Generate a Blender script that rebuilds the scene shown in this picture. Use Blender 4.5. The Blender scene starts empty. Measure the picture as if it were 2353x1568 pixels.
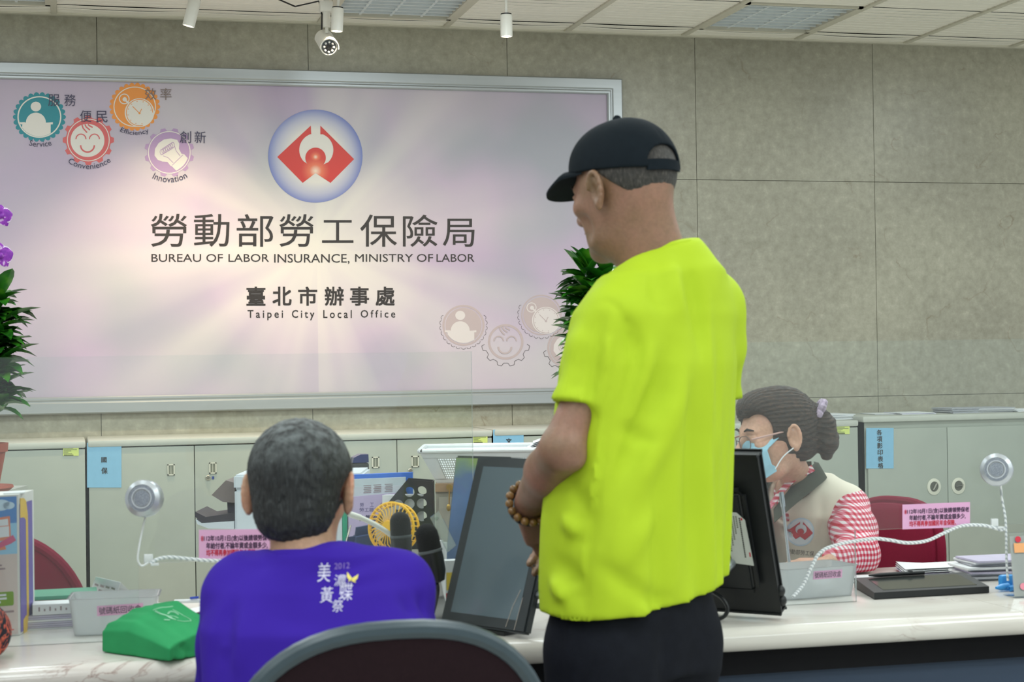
import bpy, bmesh, math, random
import numpy as np
from mathutils import Vector, Matrix
from mathutils.bvhtree import BVHTree
from mathutils.geometry import tessellate_polygon

# ---------------------------------------------------------------- camera
FPX, W_PX, H_PX = 3950.0, 2353.0, 1568.0
YAW, PITCH, ROLL = math.radians(14.4), math.radians(0.638), 0.0145
EYE = np.array([0.0, 0.0, 1.28])
_F = np.array([math.sin(YAW)*math.cos(PITCH), math.cos(YAW)*math.cos(PITCH), math.sin(PITCH)])
_R0 = np.array([math.cos(YAW), -math.sin(YAW), 0.0])
_U0 = np.cross(_R0, _F)
_R = math.cos(ROLL)*_R0 - math.sin(ROLL)*_U0
_U = math.sin(ROLL)*_R0 + math.cos(ROLL)*_U0
FWD = np.array([math.sin(YAW), math.cos(YAW), 0.0])

scene = bpy.context.scene
COL = scene.collection
cam_data = bpy.data.cameras.new('camera')
cam_data.sensor_width = 36.0
cam_data.lens = FPX/W_PX*36.0
cam_data.clip_start, cam_data.clip_end = 0.05, 60
cam_data.dof.use_dof = True
cam_data.dof.focus_distance = 6.6
cam_data.dof.aperture_fstop = 9.0
cam = bpy.data.objects.new('camera', cam_data)
COL.objects.link(cam)
cam.matrix_world = Matrix(((_R[0], _U[0], -_F[0], EYE[0]), (_R[1], _U[1], -_F[1], EYE[1]),
                           (_R[2], _U[2], -_F[2], EYE[2]), (0, 0, 0, 1)))
scene.camera = cam

# ---------------------------------------------------------------- light and exposure
vs = scene.view_settings
vs.view_transform, vs.look, vs.gamma, vs.use_curve_mapping = 'Standard', 'None', 1.0, False
vs.exposure = 0.2
try:
    scene.cycles.use_denoising = True
    scene.cycles.max_bounces = 8
    scene.cycles.transparent_max_bounces = 16
    scene.cycles.caustics_reflective = False
    scene.cycles.caustics_refractive = False
    scene.cycles.sample_clamp_indirect = 4.0
except Exception:
    pass
world = bpy.data.worlds.new('hall_light')
scene.world = world
world.use_nodes = True
_bg = world.node_tree.nodes['Background']
_bg.inputs[0].default_value = (0.86, 0.97, 1.0, 1)
_bg.inputs[1].default_value = 0.56

ZC = 2.87          # ceiling height
def area_light(name, loc, sx, sy, power, color, rot=(0, 0, 0)):
    d = bpy.data.lights.new(name, 'AREA')
    d.shape = 'RECTANGLE'; d.size, d.size_y = sx, sy
    d.energy, d.color = power, color
    o = bpy.data.objects.new(name, d); COL.objects.link(o)
    o.location = loc; o.rotation_euler = rot
    return o
# fluorescent troffers of the hall, in rows over the customers and the desks (all above the frame)
for _x in (-2.4, -0.6, 1.2, 3.0, 4.8):
    for _y, _p in ((6.0, 19), (3.9, 15), (1.6, 18), (-0.8, 18)):
        area_light('troffer_lamp', (_x+0.25, _y, ZC-0.03), 0.55, 0.55 if _y > 5 else 1.15, _p, (0.88, 0.98, 1.0))

# ---------------------------------------------------------------- pixel -> place helpers
def ray(px, py):
    return _F + (px-W_PX/2)/FPX*_R - (py-H_PX/2)/FPX*_U
def QY(px, py, y):
    d = ray(px, py); return EYE + d*(y/d[1])
def QZ(px, py, z):
    d = ray(px, py); return EYE + d*((z-EYE[2])/d[2])
def QD(px, py, dep):
    d = ray(px, py); return EYE + d*(dep/float(d @ FWD))
def V(*a): return np.array(a, float)
def unit(v):
    v = np.asarray(v, float); return v/np.linalg.norm(v)

# ---------------------------------------------------------------- materials
def lin(c):
    out = []
    for v in c[:3]:
        v = v/255.0
        out.append(v/12.92 if v <= 0.04045 else ((v+0.055)/1.055)**2.4)
    return tuple(out)+(1.0,)
MATS = {}
def mat(name, rgb, rough=0.5, metal=0.0, var=0.06, scale=30.0, bump=0.0, bscale=200.0, spec=0.5, sss=0.0, sheen=0.0, coat=0.0, detail=3.0, aniso=None):
    """Principled material with a little procedural colour variation and bump."""
    if name in MATS: return MATS[name]
    m = bpy.data.materials.new(name); m.use_nodes = True
    nt = m.node_tree; b = nt.nodes['Principled BSDF']
    b.inputs['Roughness'].default_value = rough
    b.inputs['Metallic'].default_value = metal
    b.inputs['Specular IOR Level'].default_value = spec
    if coat: b.inputs['Coat Weight'].default_value = coat
    if sheen: b.inputs['Sheen Weight'].default_value = sheen
    if sss:
        b.inputs['Subsurface Weight'].default_value = sss
        b.inputs['Subsurface Radius'].default_value = (0.012, 0.005, 0.003)
        b.inputs['Subsurface Scale'].default_value = 1.0
    c = lin(rgb)
    b.inputs['Base Color'].default_value = c
    tc = nt.nodes.new('ShaderNodeTexCoord')
    mp = nt.nodes.new('ShaderNodeMapping')
    if aniso: mp.inputs['Scale'].default_value = aniso
    nt.links.new(tc.outputs['Object'], mp.inputs['Vector'])
    if var > 0:
        n = nt.nodes.new('ShaderNodeTexNoise'); n.inputs['Scale'].default_value = scale; n.inputs['Detail'].default_value = detail
        nt.links.new(mp.outputs[0], n.inputs['Vector'])
        r = nt.nodes.new('ShaderNodeValToRGB')
        r.color_ramp.elements[0].position, r.color_ramp.elements[1].position = 0.3, 0.7
        r.color_ramp.elements[0].color = tuple(max(0, x*(1-var)) for x in c[:3])+(1,)
        r.color_ramp.elements[1].color = tuple(min(1, x*(1+var)) for x in c[:3])+(1,)
        nt.links.new(n.outputs['Fac'], r.inputs['Fac'])
        nt.links.new(r.outputs['Color'], b.inputs['Base Color'])
    if bump > 0:
        n2 = nt.nodes.new('ShaderNodeTexNoise'); n2.inputs['Scale'].default_value = bscale; n2.inputs['Detail'].default_value = 2
        nt.links.new(mp.outputs[0], n2.inputs['Vector'])
        bp = nt.nodes.new('ShaderNodeBump'); bp.inputs['Strength'].default_value = bump; bp.inputs['Distance'].default_value = 0.01
        nt.links.new(n2.outputs['Fac'], bp.inputs['Height'])
        nt.links.new(bp.outputs['Normal'], b.inputs['Normal'])
    MATS[name] = m
    return m
def print_mat(name, rgb, rough=0.45): return mat(name, rgb, rough=rough, var=0.0)
def node_mat(name):
    m = bpy.data.materials.new(name); m.use_nodes = True
    MATS[name] = m
    return m, m.node_tree, m.node_tree.nodes['Principled BSDF']
def N(nt, kind, **props):
    n = nt.nodes.new(kind)
    for k, v in props.items():
        if k in ('op',): n.operation = v
        else: setattr(n, k, v)
    return n
def ramp(nt, src, stops):
    r = nt.nodes.new('ShaderNodeValToRGB')
    els = r.color_ramp.elements
    while len(els) < len(stops): els.new(0.5)
    for e, (p, c) in zip(els, stops): e.position, e.color = p, c
    nt.links.new(src, r.inputs['Fac'])
    return r
def mix(nt, fac, a, b, mode='MIX'):
    m = nt.nodes.new('ShaderNodeMix'); m.data_type = 'RGBA'; m.blend_type = mode
    for sock, val in ((m.inputs[0], fac), (m.inputs[6], a), (m.inputs[7], b)):
        if hasattr(val, 'is_linked'): nt.links.new(val, sock)
        else: sock.default_value = val
    return m.outputs[2]
def maths(nt, op, a, b=None, c=None, clamp=False):
    m = nt.nodes.new('ShaderNodeMath'); m.operation = op; m.use_clamp = clamp
    for i, v in enumerate((a, b, c)):
        if v is None: continue
        if hasattr(v, 'is_linked'): nt.links.new(v, m.inputs[i])
        else: m.inputs[i].default_value = v
    return m.outputs[0]

def clear_plastic(name, tint=(0.97, 0.99, 0.985), body=(0.8, 0.85, 0.85), haze=0.0, rough=0.02, refl=1.0):
    """thin clear sheet: what is behind shows through, Fresnel reflection on top, optional milky share"""
    m = bpy.data.materials.new(name); m.use_nodes = True
    nt = m.node_tree; nt.nodes.clear()
    out = nt.nodes.new('ShaderNodeOutputMaterial')
    tr = nt.nodes.new('ShaderNodeBsdfTransparent'); tr.inputs[0].default_value = tint+(1,)
    df = nt.nodes.new('ShaderNodeBsdfDiffuse'); df.inputs[0].default_value = body+(1,)
    tl = nt.nodes.new('ShaderNodeBsdfTranslucent'); tl.inputs[0].default_value = body+(1,)
    ad = nt.nodes.new('ShaderNodeMixShader'); ad.inputs[0].default_value = 0.5
    nt.links.new(df.outputs[0], ad.inputs[1]); nt.links.new(tl.outputs[0], ad.inputs[2])
    mx = nt.nodes.new('ShaderNodeMixShader'); mx.inputs[0].default_value = haze
    nt.links.new(tr.outputs[0], mx.inputs[1]); nt.links.new(ad.outputs[0], mx.inputs[2])
    gl = nt.nodes.new('ShaderNodeBsdfGlossy'); gl.inputs['Roughness'].default_value = rough
    fr = nt.nodes.new('ShaderNodeFresnel'); fr.inputs[0].default_value = 1.45
    fm = maths(nt, 'MULTIPLY', fr.outputs[0], refl)
    m2 = nt.nodes.new('ShaderNodeMixShader')
    nt.links.new(fm, m2.inputs[0]); nt.links.new(mx.outputs[0], m2.inputs[1]); nt.links.new(gl.outputs[0], m2.inputs[2])
    nt.links.new(m2.outputs[0], out.inputs[0])
    MATS[name] = m
    return m

# ---------------------------------------------------------------- mesh building
class MB:
    def __init__(self): self.v, self.f, self.m, self.mats = [], [], [], []
    def mi(self, m):
        if m is None: m = 0
        if isinstance(m, int): return m
        if m not in self.mats: self.mats.append(m)
        return self.mats.index(m)
    def add(self, verts, faces, m=None):
        k = len(self.v); i = self.mi(m)
        self.v.extend([tuple(map(float, p)) for p in verts])
        self.f.extend([tuple(k+j for j in f) for f in faces])
        self.m.extend([i]*len(faces))
        return self
    def frame_box(self, o, ex, ey, ez, m=None):
        """box spanned by three edge vectors from corner o"""
        o, ex, ey, ez = (np.asarray(a, float) for a in (o, ex, ey, ez))
        p = [o, o+ex, o+ex+ey, o+ey, o+ez, o+ex+ez, o+ex+ey+ez, o+ey+ez]
        fs = [(0, 3, 2, 1), (4, 5, 6, 7), (0, 1, 5, 4), (1, 2, 6, 5), (2, 3, 7, 6), (3, 0, 4, 7)]
        if np.dot(np.cross(ex, ey), ez) < 0: fs = [f[::-1] for f in fs]
        return self.add(p, fs, m)
    def box(self, lo, hi, m=None, bev=0.0):
        lo, hi = np.asarray(lo, float), np.asarray(hi, float)
        if bev <= 0:
            d = hi-lo
            return self.frame_box(lo, (d[0], 0, 0), (0, d[1], 0), (0, 0, d[2]), m)
        bm = bmesh.new(); bmesh.ops.create_cube(bm, size=1.0)
        for v in bm.verts: v.co = Vector(((lo+hi)/2+np.array(v.co)*(hi-lo)))
        bmesh.ops.bevel(bm, geom=list(bm.edges), offset=min(bev, 0.49*min(hi-lo)), segments=2, affect='EDGES', profile=0.5)
        return self.bm(bm, m)
    def bm(self, bm, m=None):
        bm.verts.index_update()
        self.add([v.co for v in bm.verts], [[v.index for v in f.verts] for f in bm.faces], m)
        bm.free(); return self
    def prism(self, pts, d, m=None):
        """closed polygon (list of 3-D points) extruded by vector d"""
        pts = [np.asarray(p, float) for p in pts]; d = np.asarray(d, float); n = len(pts)
        nr = np.zeros(3)
        for i in range(n): nr += np.cross(pts[i]-pts[0], pts[(i+1) % n]-pts[0])
        fs = [tuple(range(n)), tuple(range(2*n-1, n-1, -1))]+[(i, i+n, (i+1) % n+n, (i+1) % n) for i in range(n)]
        if np.dot(nr, d) > 0: fs = [f[::-1] for f in fs]
        return self.add(pts+[p+d for p in pts], fs, m)
    def tube(self, pts, r, m=None, seg=10, caps=True):
        pts = [np.asarray(p, float) for p in pts]; n = len(pts)
        rs = [r]*n if np.isscalar(r) else list(r)
        vs, fs = [], []
        prev = None
        for i, p in enumerate(pts):
            t = unit(pts[min(i+1, n-1)]-pts[max(i-1, 0)])
            if prev is None:
                a = np.array([0, 0, 1.0]) if abs(t[2]) < 0.9 else np.array([1.0, 0, 0])
                x = unit(np.cross(t, a))
            else:
                x = unit(prev-t*np.dot(prev, t))
            y = np.cross(t, x); prev = x
            for k in range(seg):
                an = 2*math.pi*k/seg
                vs.append(p+rs[i]*(math.cos(an)*x+math.sin(an)*y))
        for i in range(n-1):
            for k in range(seg):
                a, b = i*seg+k, i*seg+(k+1) % seg
                fs.append((a, b, b+seg, a+seg))
        if caps:
            fs.append(tuple(range(seg-1, -1, -1))); fs.append(tuple(range((n-1)*seg, n*seg)))
        return self.add(vs, fs, m)
    def lathe(self, o, axis, prof, m=None, seg=32, squash=None):
        """profile [(r, h)] turned about axis from o"""
        o, ax = np.asarray(o, float), unit(axis)
        a = np.array([0, 0, 1.0]) if abs(ax[2]) < 0.9 else np.array([0, 1.0, 0])
        x = unit(np.cross(a, ax)); y = np.cross(ax, x)
        if squash: x, y = x*squash[0], y*squash[1]
        vs, fs = [], []
        for r, h in prof:
            r = max(r, 1e-5)
            for k in range(seg):
                an = 2*math.pi*k/seg
                vs.append(o+ax*h+r*(math.cos(an)*x+math.sin(an)*y))
        for i in range(len(prof)-1):
            for k in range(seg):
                p, q = i*seg+k, i*seg+(k+1) % seg
                fs.append((p, q, q+seg, p+seg))
        if prof[0][0] > 1e-4: fs.append(tuple(range(seg-1, -1, -1)))
        if prof[-1][0] > 1e-4: fs.append(tuple(range((len(prof)-1)*seg, len(prof)*seg)))
        return self.add(vs, fs, m)
    def ball(self, c, r, m=None, seg=16, rings=10):
        r = np.array([r]*3 if np.isscalar(r) else r, float); c = np.asarray(c, float)
        vs, fs = [c+(0, 0, r[2])], []
        for i in range(1, rings):
            t = math.pi*i/rings
            for k in range(seg):
                a = 2*math.pi*k/seg
                vs.append(c+r*np.array([math.sin(t)*math.cos(a), math.sin(t)*math.sin(a), math.cos(t)]))
        vs.append(c-(0, 0, r[2]))
        for k in range(seg): fs.append((0, 1+k, 1+(k+1) % seg))
        for i in range(rings-2):
            for k in range(seg):
                a, b = 1+i*seg+k, 1+i*seg+(k+1) % seg
                fs.append((a, a+seg, b+seg, b))
        e = len(vs)-1; s = 1+(rings-2)*seg
        for k in range(seg): fs.append((s+k, e, s+(k+1) % seg))
        return self.add(vs, fs, m)
    def grid(self, P, m=None, closed=False):
        """P: array (n, m, 3) of points -> quads"""
        P = np.asarray(P, float); n, k = P.shape[:2]
        fs = []
        for i in range(n-1):
            for j in range(k if closed else k-1):
                a, b = i*k+j, i*k+(j+1) % k
                fs.append((a, b, b+k, a+k))
        return self.add(P.reshape(-1, 3), fs, m)
    def build(self, name, m=None, parent=None, smooth=35.0, origin=None):
        me = bpy.data.meshes.new(name)
        off = np.zeros(3)
        if parent is not None:
            off = world_loc(parent)
        elif origin is not None:
            off = np.asarray(origin, float)
        vs = np.array(self.v, float).reshape(-1, 3)-off
        me.from_pydata(vs.tolist(), [], self.f)
        ms = self.mats if self.mats else [m]
        for q in ms: me.materials.append(q)
        if len(ms) > 1: me.polygons.foreach_set('material_index', self.m)
        if smooth:
            me.polygons.foreach_set('use_smooth', [True]*len(me.polygons))
            me.set_sharp_from_angle(angle=math.radians(smooth))
        me.validate(); me.update()
        o = bpy.data.objects.new(name, me); COL.objects.link(o)
        if parent is not None: o.parent = parent
        elif origin is not None: o.location = tuple(off)
        return o

def world_loc(o):
    p = np.zeros(3)
    while o is not None:
        p += np.array(o.location); o = o.parent
    return p
def tag(o, label, cat, group=None):
    o['label'] = label; o['category'] = cat
    if group: o['group'] = group
    return o
def thing(name, loc, label, cat, group=None):
    o = bpy.data.objects.new(name, None); COL.objects.link(o)
    o.empty_display_size = 0.05
    o.location = tuple(float(a) for a in loc)
    return tag(o, label, cat, group)
def single(name, mb, m, label, cat, group=None, origin=None, smooth=35.0):
    vs = np.array(mb.v)
    if origin is None:
        lo, hi = vs.min(0), vs.max(0); origin = ((lo[0]+hi[0])/2, (lo[1]+hi[1])/2, lo[2])
    return tag(mb.build(name, m, None, smooth, origin), label, cat, group)
def structure(name, mb, m, smooth=35.0):
    o = mb.build(name, m, None, smooth); o['kind'] = 'structure'; return o
def copy_tree(o, parent=None):
    c = o.copy(); COL.objects.link(c)
    if parent is not None: c.parent = parent
    for ch in o.children: copy_tree(ch, c)
    return c

# ---------------------------------------------------------------- flat print: polygons and lettering on a surface
_TXT = {}
def text_shape(body, spacing=1.0):
    key = (body, spacing)
    if key in _TXT: return _TXT[key]
    c = bpy.data.curves.new('lettering', 'FONT'); c.body = body; c.size = 1.0
    c.resolution_u = 3; c.space_character = spacing
    o = bpy.data.objects.new('lettering', c); COL.objects.link(o)
    dg = bpy.context.evaluated_depsgraph_get()
    me = bpy.data.meshes.new_from_object(o.evaluated_get(dg))
    vs = np.zeros(len(me.vertices)*3); me.vertices.foreach_get('co', vs); vs = vs.reshape(-1, 3)[:, :2]
    fs = [tuple(p.vertices) for p in me.polygons]
    bpy.data.objects.remove(o); bpy.data.curves.remove(c); bpy.data.meshes.remove(me)
    lo, hi = vs.min(0), vs.max(0)
    _TXT[key] = ((vs-lo)/np.maximum(hi-lo, 1e-6), fs, (hi-lo)[0]/(hi-lo)[1])
    return _TXT[key]
class Art:
    """flat artwork: 2-D coordinates (photo-like, y down) mapped to a surface by f(x, y, lift)"""
    def __init__(self, f): self.f, self.mb = f, MB()
    def poly(self, pts, m, lift=0.0):
        P = [self.f(x, y, lift) for x, y in pts]
        self.mb.add(P, [tuple(range(len(P)))], m); return self
    def ell(self, cx, cy, rx, ry, m, lift=0.0, n=48):
        return self.poly([(cx+rx*math.cos(2*math.pi*k/n), cy+ry*math.sin(2*math.pi*k/n)) for k in range(n)], m, lift)
    def ring(self, cx, cy, r0, r1, m, lift=0.0, a0=0.0, a1=360.0, n=48, sy=1.0):
        A = np.radians(np.linspace(a0, a1, n+1))
        P = [[self.f(cx+r*math.cos(a), cy+sy*r*math.sin(a), lift) for r in (r0, r1)] for a in A]
        self.mb.grid(np.array(P), m); return self
    def stroke(self, pts, w, m, lift=0.0):
        P = [np.array(p, float) for p in pts]; rows = []
        for i, p in enumerate(P):
            t = P[min(i+1, len(P)-1)]-P[max(i-1, 0)]; t = t/max(np.linalg.norm(t), 1e-9)
            nrm = np.array([-t[1], t[0]])*w/2
            rows.append([self.f(*(p-nrm), lift), self.f(*(p+nrm), lift)])
        self.mb.grid(np.array(rows), m); return self
    def text(self, body, x0, y0, x1, y1, m, lift=0.0, bold=0.0, dy=0.0, spacing=1.0):
        """lettering filling the box x0..x1, y0 (top)..y1 (bottom); dy = how much lower the right end sits"""
        vs, fs, _ = text_shape(body, spacing)
        w = abs(y1-y0)*bold
        for k, (ox, oy) in enumerate(((0, 0),) if bold <= 0 else ((-w, -w), (w, -w), (w, w), (-w, w))):
            P = [self.f(x0+ox+u*(x1-x0), y1+oy+v*(y0-y1)+u*dy, lift*(1+0.04*k)) for u, v in vs]
            self.mb.add(P, fs, m)
        return self
    def arc_text(self, body, cx, cy, r, h, a0, a1, m, lift=0.0, spacing=1.0):
        """lettering along the lower side of a circle, tops towards the centre; angles in degrees, y down"""
        vs, fs, _ = text_shape(body, spacing)
        P = []
        for u, v in vs:
            a = math.radians(a0+(a1-a0)*u); rr = r-h*v
            P.append(self.f(cx+rr*math.cos(a), cy+rr*math.sin(a), lift))
        self.mb.add(P, fs, m); return self
    def build(self, name, parent): return self.mb.build(name, None, parent, smooth=0)
def plane_map(o, ex, ey, n):
    """2-D (x, y down) in metres on a plane"""
    o, ex, ey, n = (np.asarray(a, float) for a in (o, ex, ey, n))
    return lambda x, y, l=0.0: o+ex*x-ey*y+n*l
def photo_map(y):
    """2-D photo pixel coordinates mapped onto the upright plane Y = y (facing the hall)"""
    return lambda x, yy, l=0.0: QY(x, yy, y)+np.array([0, -l, 0])

# ================================================================= SETTING
# back wall: polished limestone slabs with fine open joints
m, nt, b = node_mat('beige_limestone')
tc = N(nt, 'ShaderNodeTexCoord')
n1 = N(nt, 'ShaderNodeTexNoise'); n1.inputs['Scale'].default_value = 1.6; n1.inputs['Detail'].default_value = 5
n2 = N(nt, 'ShaderNodeTexNoise'); n2.inputs['Scale'].default_value = 22; n2.inputs['Detail'].default_value = 8; n2.inputs['Roughness'].default_value = 0.7
n3 = N(nt, 'ShaderNodeTexVoronoi'); n3.feature = 'DISTANCE_TO_EDGE'; n3.inputs['Scale'].default_value = 2.3
n4 = N(nt, 'ShaderNodeTexNoise'); n4.inputs['Scale'].default_value = 3.5; n4.inputs['Detail'].default_value = 6; n4.inputs['Distortion'].default_value = 1.5
for n in (n1, n2, n4): nt.links.new(tc.outputs['Object'], n.inputs['Vector'])
dis = mix(nt, 0.22, tc.outputs['Object'], n4.outputs['Color'])
nt.links.new(dis, n3.inputs['Vector'])
c1 = ramp(nt, n1.outputs['Fac'], [(0.3, lin((156, 152, 136))), (0.7, lin((174, 170, 152)))])
c2 = ramp(nt, n2.outputs['Fac'], [(0.32, (0.76, 0.76, 0.73, 1)), (0.58, (1, 1, 1, 1)), (0.74, (1.3, 1.3, 1.3, 1))])
base = mix(nt, 1.0, c1.outputs[0], c2.outputs[0], 'MULTIPLY')
vein = ramp(nt, n3.outputs['Distance'], [(0.0, (1, 1, 1, 1)), (0.006, (0.3, 0.3, 0.3, 1)), (0.014, (0, 0, 0, 1))])
gate = ramp(nt, n4.outputs['Fac'], [(0.52, (0, 0, 0, 1)), (0.66, (0.55, 0.55, 0.55, 1))])
vf = mix(nt, 1.0, vein.outputs[0], gate.outputs[0], 'MULTIPLY')
nt.links.new(mix(nt, vf, base, lin((120, 104, 78))), b.inputs['Base Color'])
b.inputs['Roughness'].default_value = 0.34
LIMESTONE = m
JOINT = mat('stone_joint', (96, 88, 70), rough=0.9, var=0)
YW = 8.0
mb = MB()
xs = [0.13+0.96*k for k in range(-6, 9)]
zs = [0.0, 1.07, 2.16, ZC+0.08]
mb.box((xs[0], YW+0.012, 0), (xs[-1], YW+0.15, ZC+0.08), JOINT)
for i in range(len(xs)-1):
    for j in range(3):
        mb.box((xs[i]+0.0013, YW, zs[j]+0.0013), (xs[i+1]-0.0013, YW+0.02, zs[j+1]-0.0013), LIMESTONE)
structure('wall_back', mb, None)

# floor
mb = MB().box((-6, -6, -0.1), (8.5, 8.2, 0))
structure('floor', mb, mat('pale_floor_stone', (206, 203, 196), rough=0.35, var=0.12, scale=5))

# ceiling: cream slatted metal panels between broad bars
SLAT = mat('cream_slat_metal', (246, 241, 228), rough=0.55, var=0.05, scale=3, aniso=(0.4, 12, 1))
GAP_SHADE = mat('ceiling_gap_shade', (38, 36, 30), rough=1.0, var=0)
BAR = mat('ceiling_bar_cream', (206, 201, 184), rough=0.5, var=0.03)
mb = MB()
mb.box((-5.5, -5, ZC+0.05), (8, 8.15, ZC+0.2), GAP_SHADE)
rnd = random.Random(5)
bars_x = [1.744+0.6*k for k in range(-9, 10)]
cells_y = [7.8-0.6*k for k in range(0, 4)]
troffer_cells = [(x, 7.2) for x in (-0.656, 1.144, 2.944)]
def slat_panel(x0, x1, y0, y1, pitch=0.060):
    n = max(1, int(round((y1-y0)/pitch))); p = (y1-y0)/n
    sag = rnd.uniform(0.001, 0.007); L = 6
    for k in range(n):
        a, c = y0+k*p+0.0042, y0+(k+1)*p-0.0042
        rows = []
        for i in range(L+1):
            t = i/L; x = x0+(x1-x0)*t
            z = ZC+0.004-sag*math.sin(math.pi*t)*math.sin(math.pi*(k+0.5)/n)
            rows.append([(x, a, z+0.018), (x, a, z+0.002), (x, a+0.002, z), (x, c-0.002, z), (x, c, z+0.002), (x, c, z+0.018)])
        rows = np.array(rows)[:, ::-1]
        mb.grid(rows[:, 1:5], SLAT); mb.grid(rows[:, :2], GAP_SHADE); mb.grid(rows[:, 4:], GAP_SHADE)  # slat sides coloured dark, painting in the shade of the gaps
ye = [8.0]+cells_y+[5.4, 4.8]
for bx in bars_x[:-1]:
    for k in range(len(ye)-1):
        if any(abs(bx-tx) < 0.05 and abs(ye[k+1]-ty) < 0.05 for tx, ty in troffer_cells): continue
        slat_panel(bx+0.014, bx+0.586, ye[k+1]+0.006, ye[k]-0.006)
mb.box((-5.5, -5, ZC), (8, 4.8, ZC+0.06), SLAT)
structure('ceiling', mb, None)
mb = MB()
for bx in bars_x: mb.box((bx-0.0135, 4.8, ZC-0.004), (bx+0.0135, 8.0, ZC+0.03), None)
structure('trim_1', mb, BAR)
mb = MB().box((-5.5, 7.972, ZC-0.006), (8, 8.0, ZC+0.02))
structure('trim_2', mb, BAR)

# louvred troffers, switched off, mirror louvre
LOUVRE = mat('mirror_louvre', (226, 232, 234), rough=0.3, metal=0.0, var=0.02)
TROFF_IN = mat('troffer_reflector', (236, 240, 240), rough=0.35, var=0.02)
for k, ((tx, ty), where) in enumerate(zip(troffer_cells, ('at the upper left corner above the teal badge', 'left of the middle, behind the security camera', 'over the bare stone wall at right'))):
    t = thing('ceiling_troffer', (tx+0.3, ty+0.3, ZC), 'square louvred ceiling light '+where, 'ceiling light', 'louvred ceiling lights')
    x0, x1, y0, y1 = tx+0.0136, tx+0.5864, ty-0.005, ty+0.605
    mb = MB()
    for lo, hi in (((x0, y0), (x1, y0+0.022)), ((x0, y1-0.022), (x1, y1)), ((x0, y0), (x0+0.022, y1)), ((x1-0.022, y0), (x1, y1))):
        mb.box((lo[0], lo[1], ZC-0.004), (hi[0], hi[1], ZC+0.012))
    mb.build('frame', BAR, t)
    MB().box((x0+0.01, y0+0.01, ZC+0.036), (x1-0.01, y1-0.01, ZC+0.042)).build('reflector', TROFF_IN, t)
    mb = MB()
    for i in range(1, 4):
        xx = x0+(x1-x0)*i/4
        mb.prism([(xx-0.006, y0+0.02, ZC+0.004), (xx+0.006, y0+0.02, ZC+0.004), (xx+0.002, y0+0.02, ZC+0.022), (xx-0.002, y0+0.02, ZC+0.022)], (0, y1-y0-0.04, 0))
    for i in range(1, 9):
        yy = y0+(y1-y0)*i/9
        mb.prism([(x0+0.02, yy-0.007, ZC+0.002), (x0+0.02, yy+0.007, ZC+0.002), (x0+0.02, yy+0.001, ZC+0.022), (x0+0.02, yy-0.001, ZC+0.022)], (x1-x0-0.04, 0, 0))
    mb.build('louvre', LOUVRE, t)
    mb = MB()
    for i in range(4):
        xx = x0+(x1-x0)*(i+0.5)/4
        mb.tube([(xx, y0+0.03, ZC+0.0295), (xx, y1-0.03, ZC+0.0295)], 0.006, seg=8)
    mb.build('tube', mat('unlit_tube', (225, 230, 228), rough=0.3, var=0), t)

# ================================================================= SIGN BOARD
YS = 7.978
ALU = mat('brushed_aluminium', (176, 180, 182), rough=0.38, metal=0.6, var=0.04, scale=40, aniso=(0.05, 1, 1))
sx0, sx1, sz0, sz1 = -0.44, 2.62, 1.066, 2.645
sign = thing('sign_board', (1.09, YS, sz0), 'wide aluminium framed sign board with red and blue emblem on the stone wall', 'sign')
fr = MB()
def frame_rail(p0, p1, inward):
    """a moulded rail between two mitred corners; inward = unit vector towards the panel"""
    prof = [(0, 0.026), (0.0, -0.002), (0.006, -0.010), (0.048, -0.010), (0.054, -0.004), (0.058, -0.004), (0.064, -0.0075), (0.072, -0.0075), (0.078, 0.0), (0.078, 0.012)]
    p0, p1, inward = V(*p0), V(*p1), V(*inward); t = unit(p1-p0)
    A = [p0+(inward+t)*a+np.array([0, dy, 0]) for a, dy in prof]
    B = [p1+(inward-t)*a+np.array([0, dy, 0]) for a, dy in prof]
    fr.grid(np.array([A, B]), None)
yy = YS-0.006
c4 = [(sx0, yy, sz0), (sx1, yy, sz0), (sx1, yy, sz1), (sx0, yy, sz1)]
for i, inw in enumerate([(0, 0, 1), (-1, 0, 0), (0, 0, -1), (1, 0, 0)]):
    frame_rail(c4[i], c4[(i+1) % 4], inw)
fr.build('frame', ALU, sign, smooth=20)
# printed panel: lavender and cream light rays
m, nt, b = node_mat('ray_print')
tc = N(nt, 'ShaderNodeTexCoord'); sep = N(nt, 'ShaderNodeSeparateXYZ')
nt.links.new(tc.outputs['Object'], sep.inputs[0])
ctr = QY(728, 560, YS)-V(1.09, YS, sz0)
dx = maths(nt, 'SUBTRACT', sep.outputs[0], float(ctr[0])); dz = maths(nt, 'SUBTRACT', sep.outputs[2], float(ctr[2]))
ang = maths(nt, 'ARCTAN2', dx, dz)
rad = maths(nt, 'SQRT', maths(nt, 'ADD', maths(nt, 'MULTIPLY', dx, dx), maths(nt, 'MULTIPLY', dz, dz)))
w1 = N(nt, 'ShaderNodeTexNoise'); w1.noise_dimensions = '1D'; w1.inputs['Scale'].default_value = 2.1; w1.inputs['Detail'].default_value = 1.5
nt.links.new(ang, w1.inputs['W'])
big = N(nt, 'ShaderNodeTexNoise'); big.inputs['Scale'].default_value = 1.3; big.inputs['Detail'].default_value = 2
nt.links.new(tc.outputs['Object'], big.inputs['Vector'])
lav = ramp(nt, big.outputs['Fac'], [(0.34, lin((166, 165, 176))), (0.5, lin((188, 170, 192))), (0.68, lin((190, 182, 190)))])
cream = lin((226, 220, 210))
rayf = ramp(nt, w1.outputs['Fac'], [(0.36, (0, 0, 0, 1)), (0.72, (0.8, 0.8, 0.8, 1))])
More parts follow.
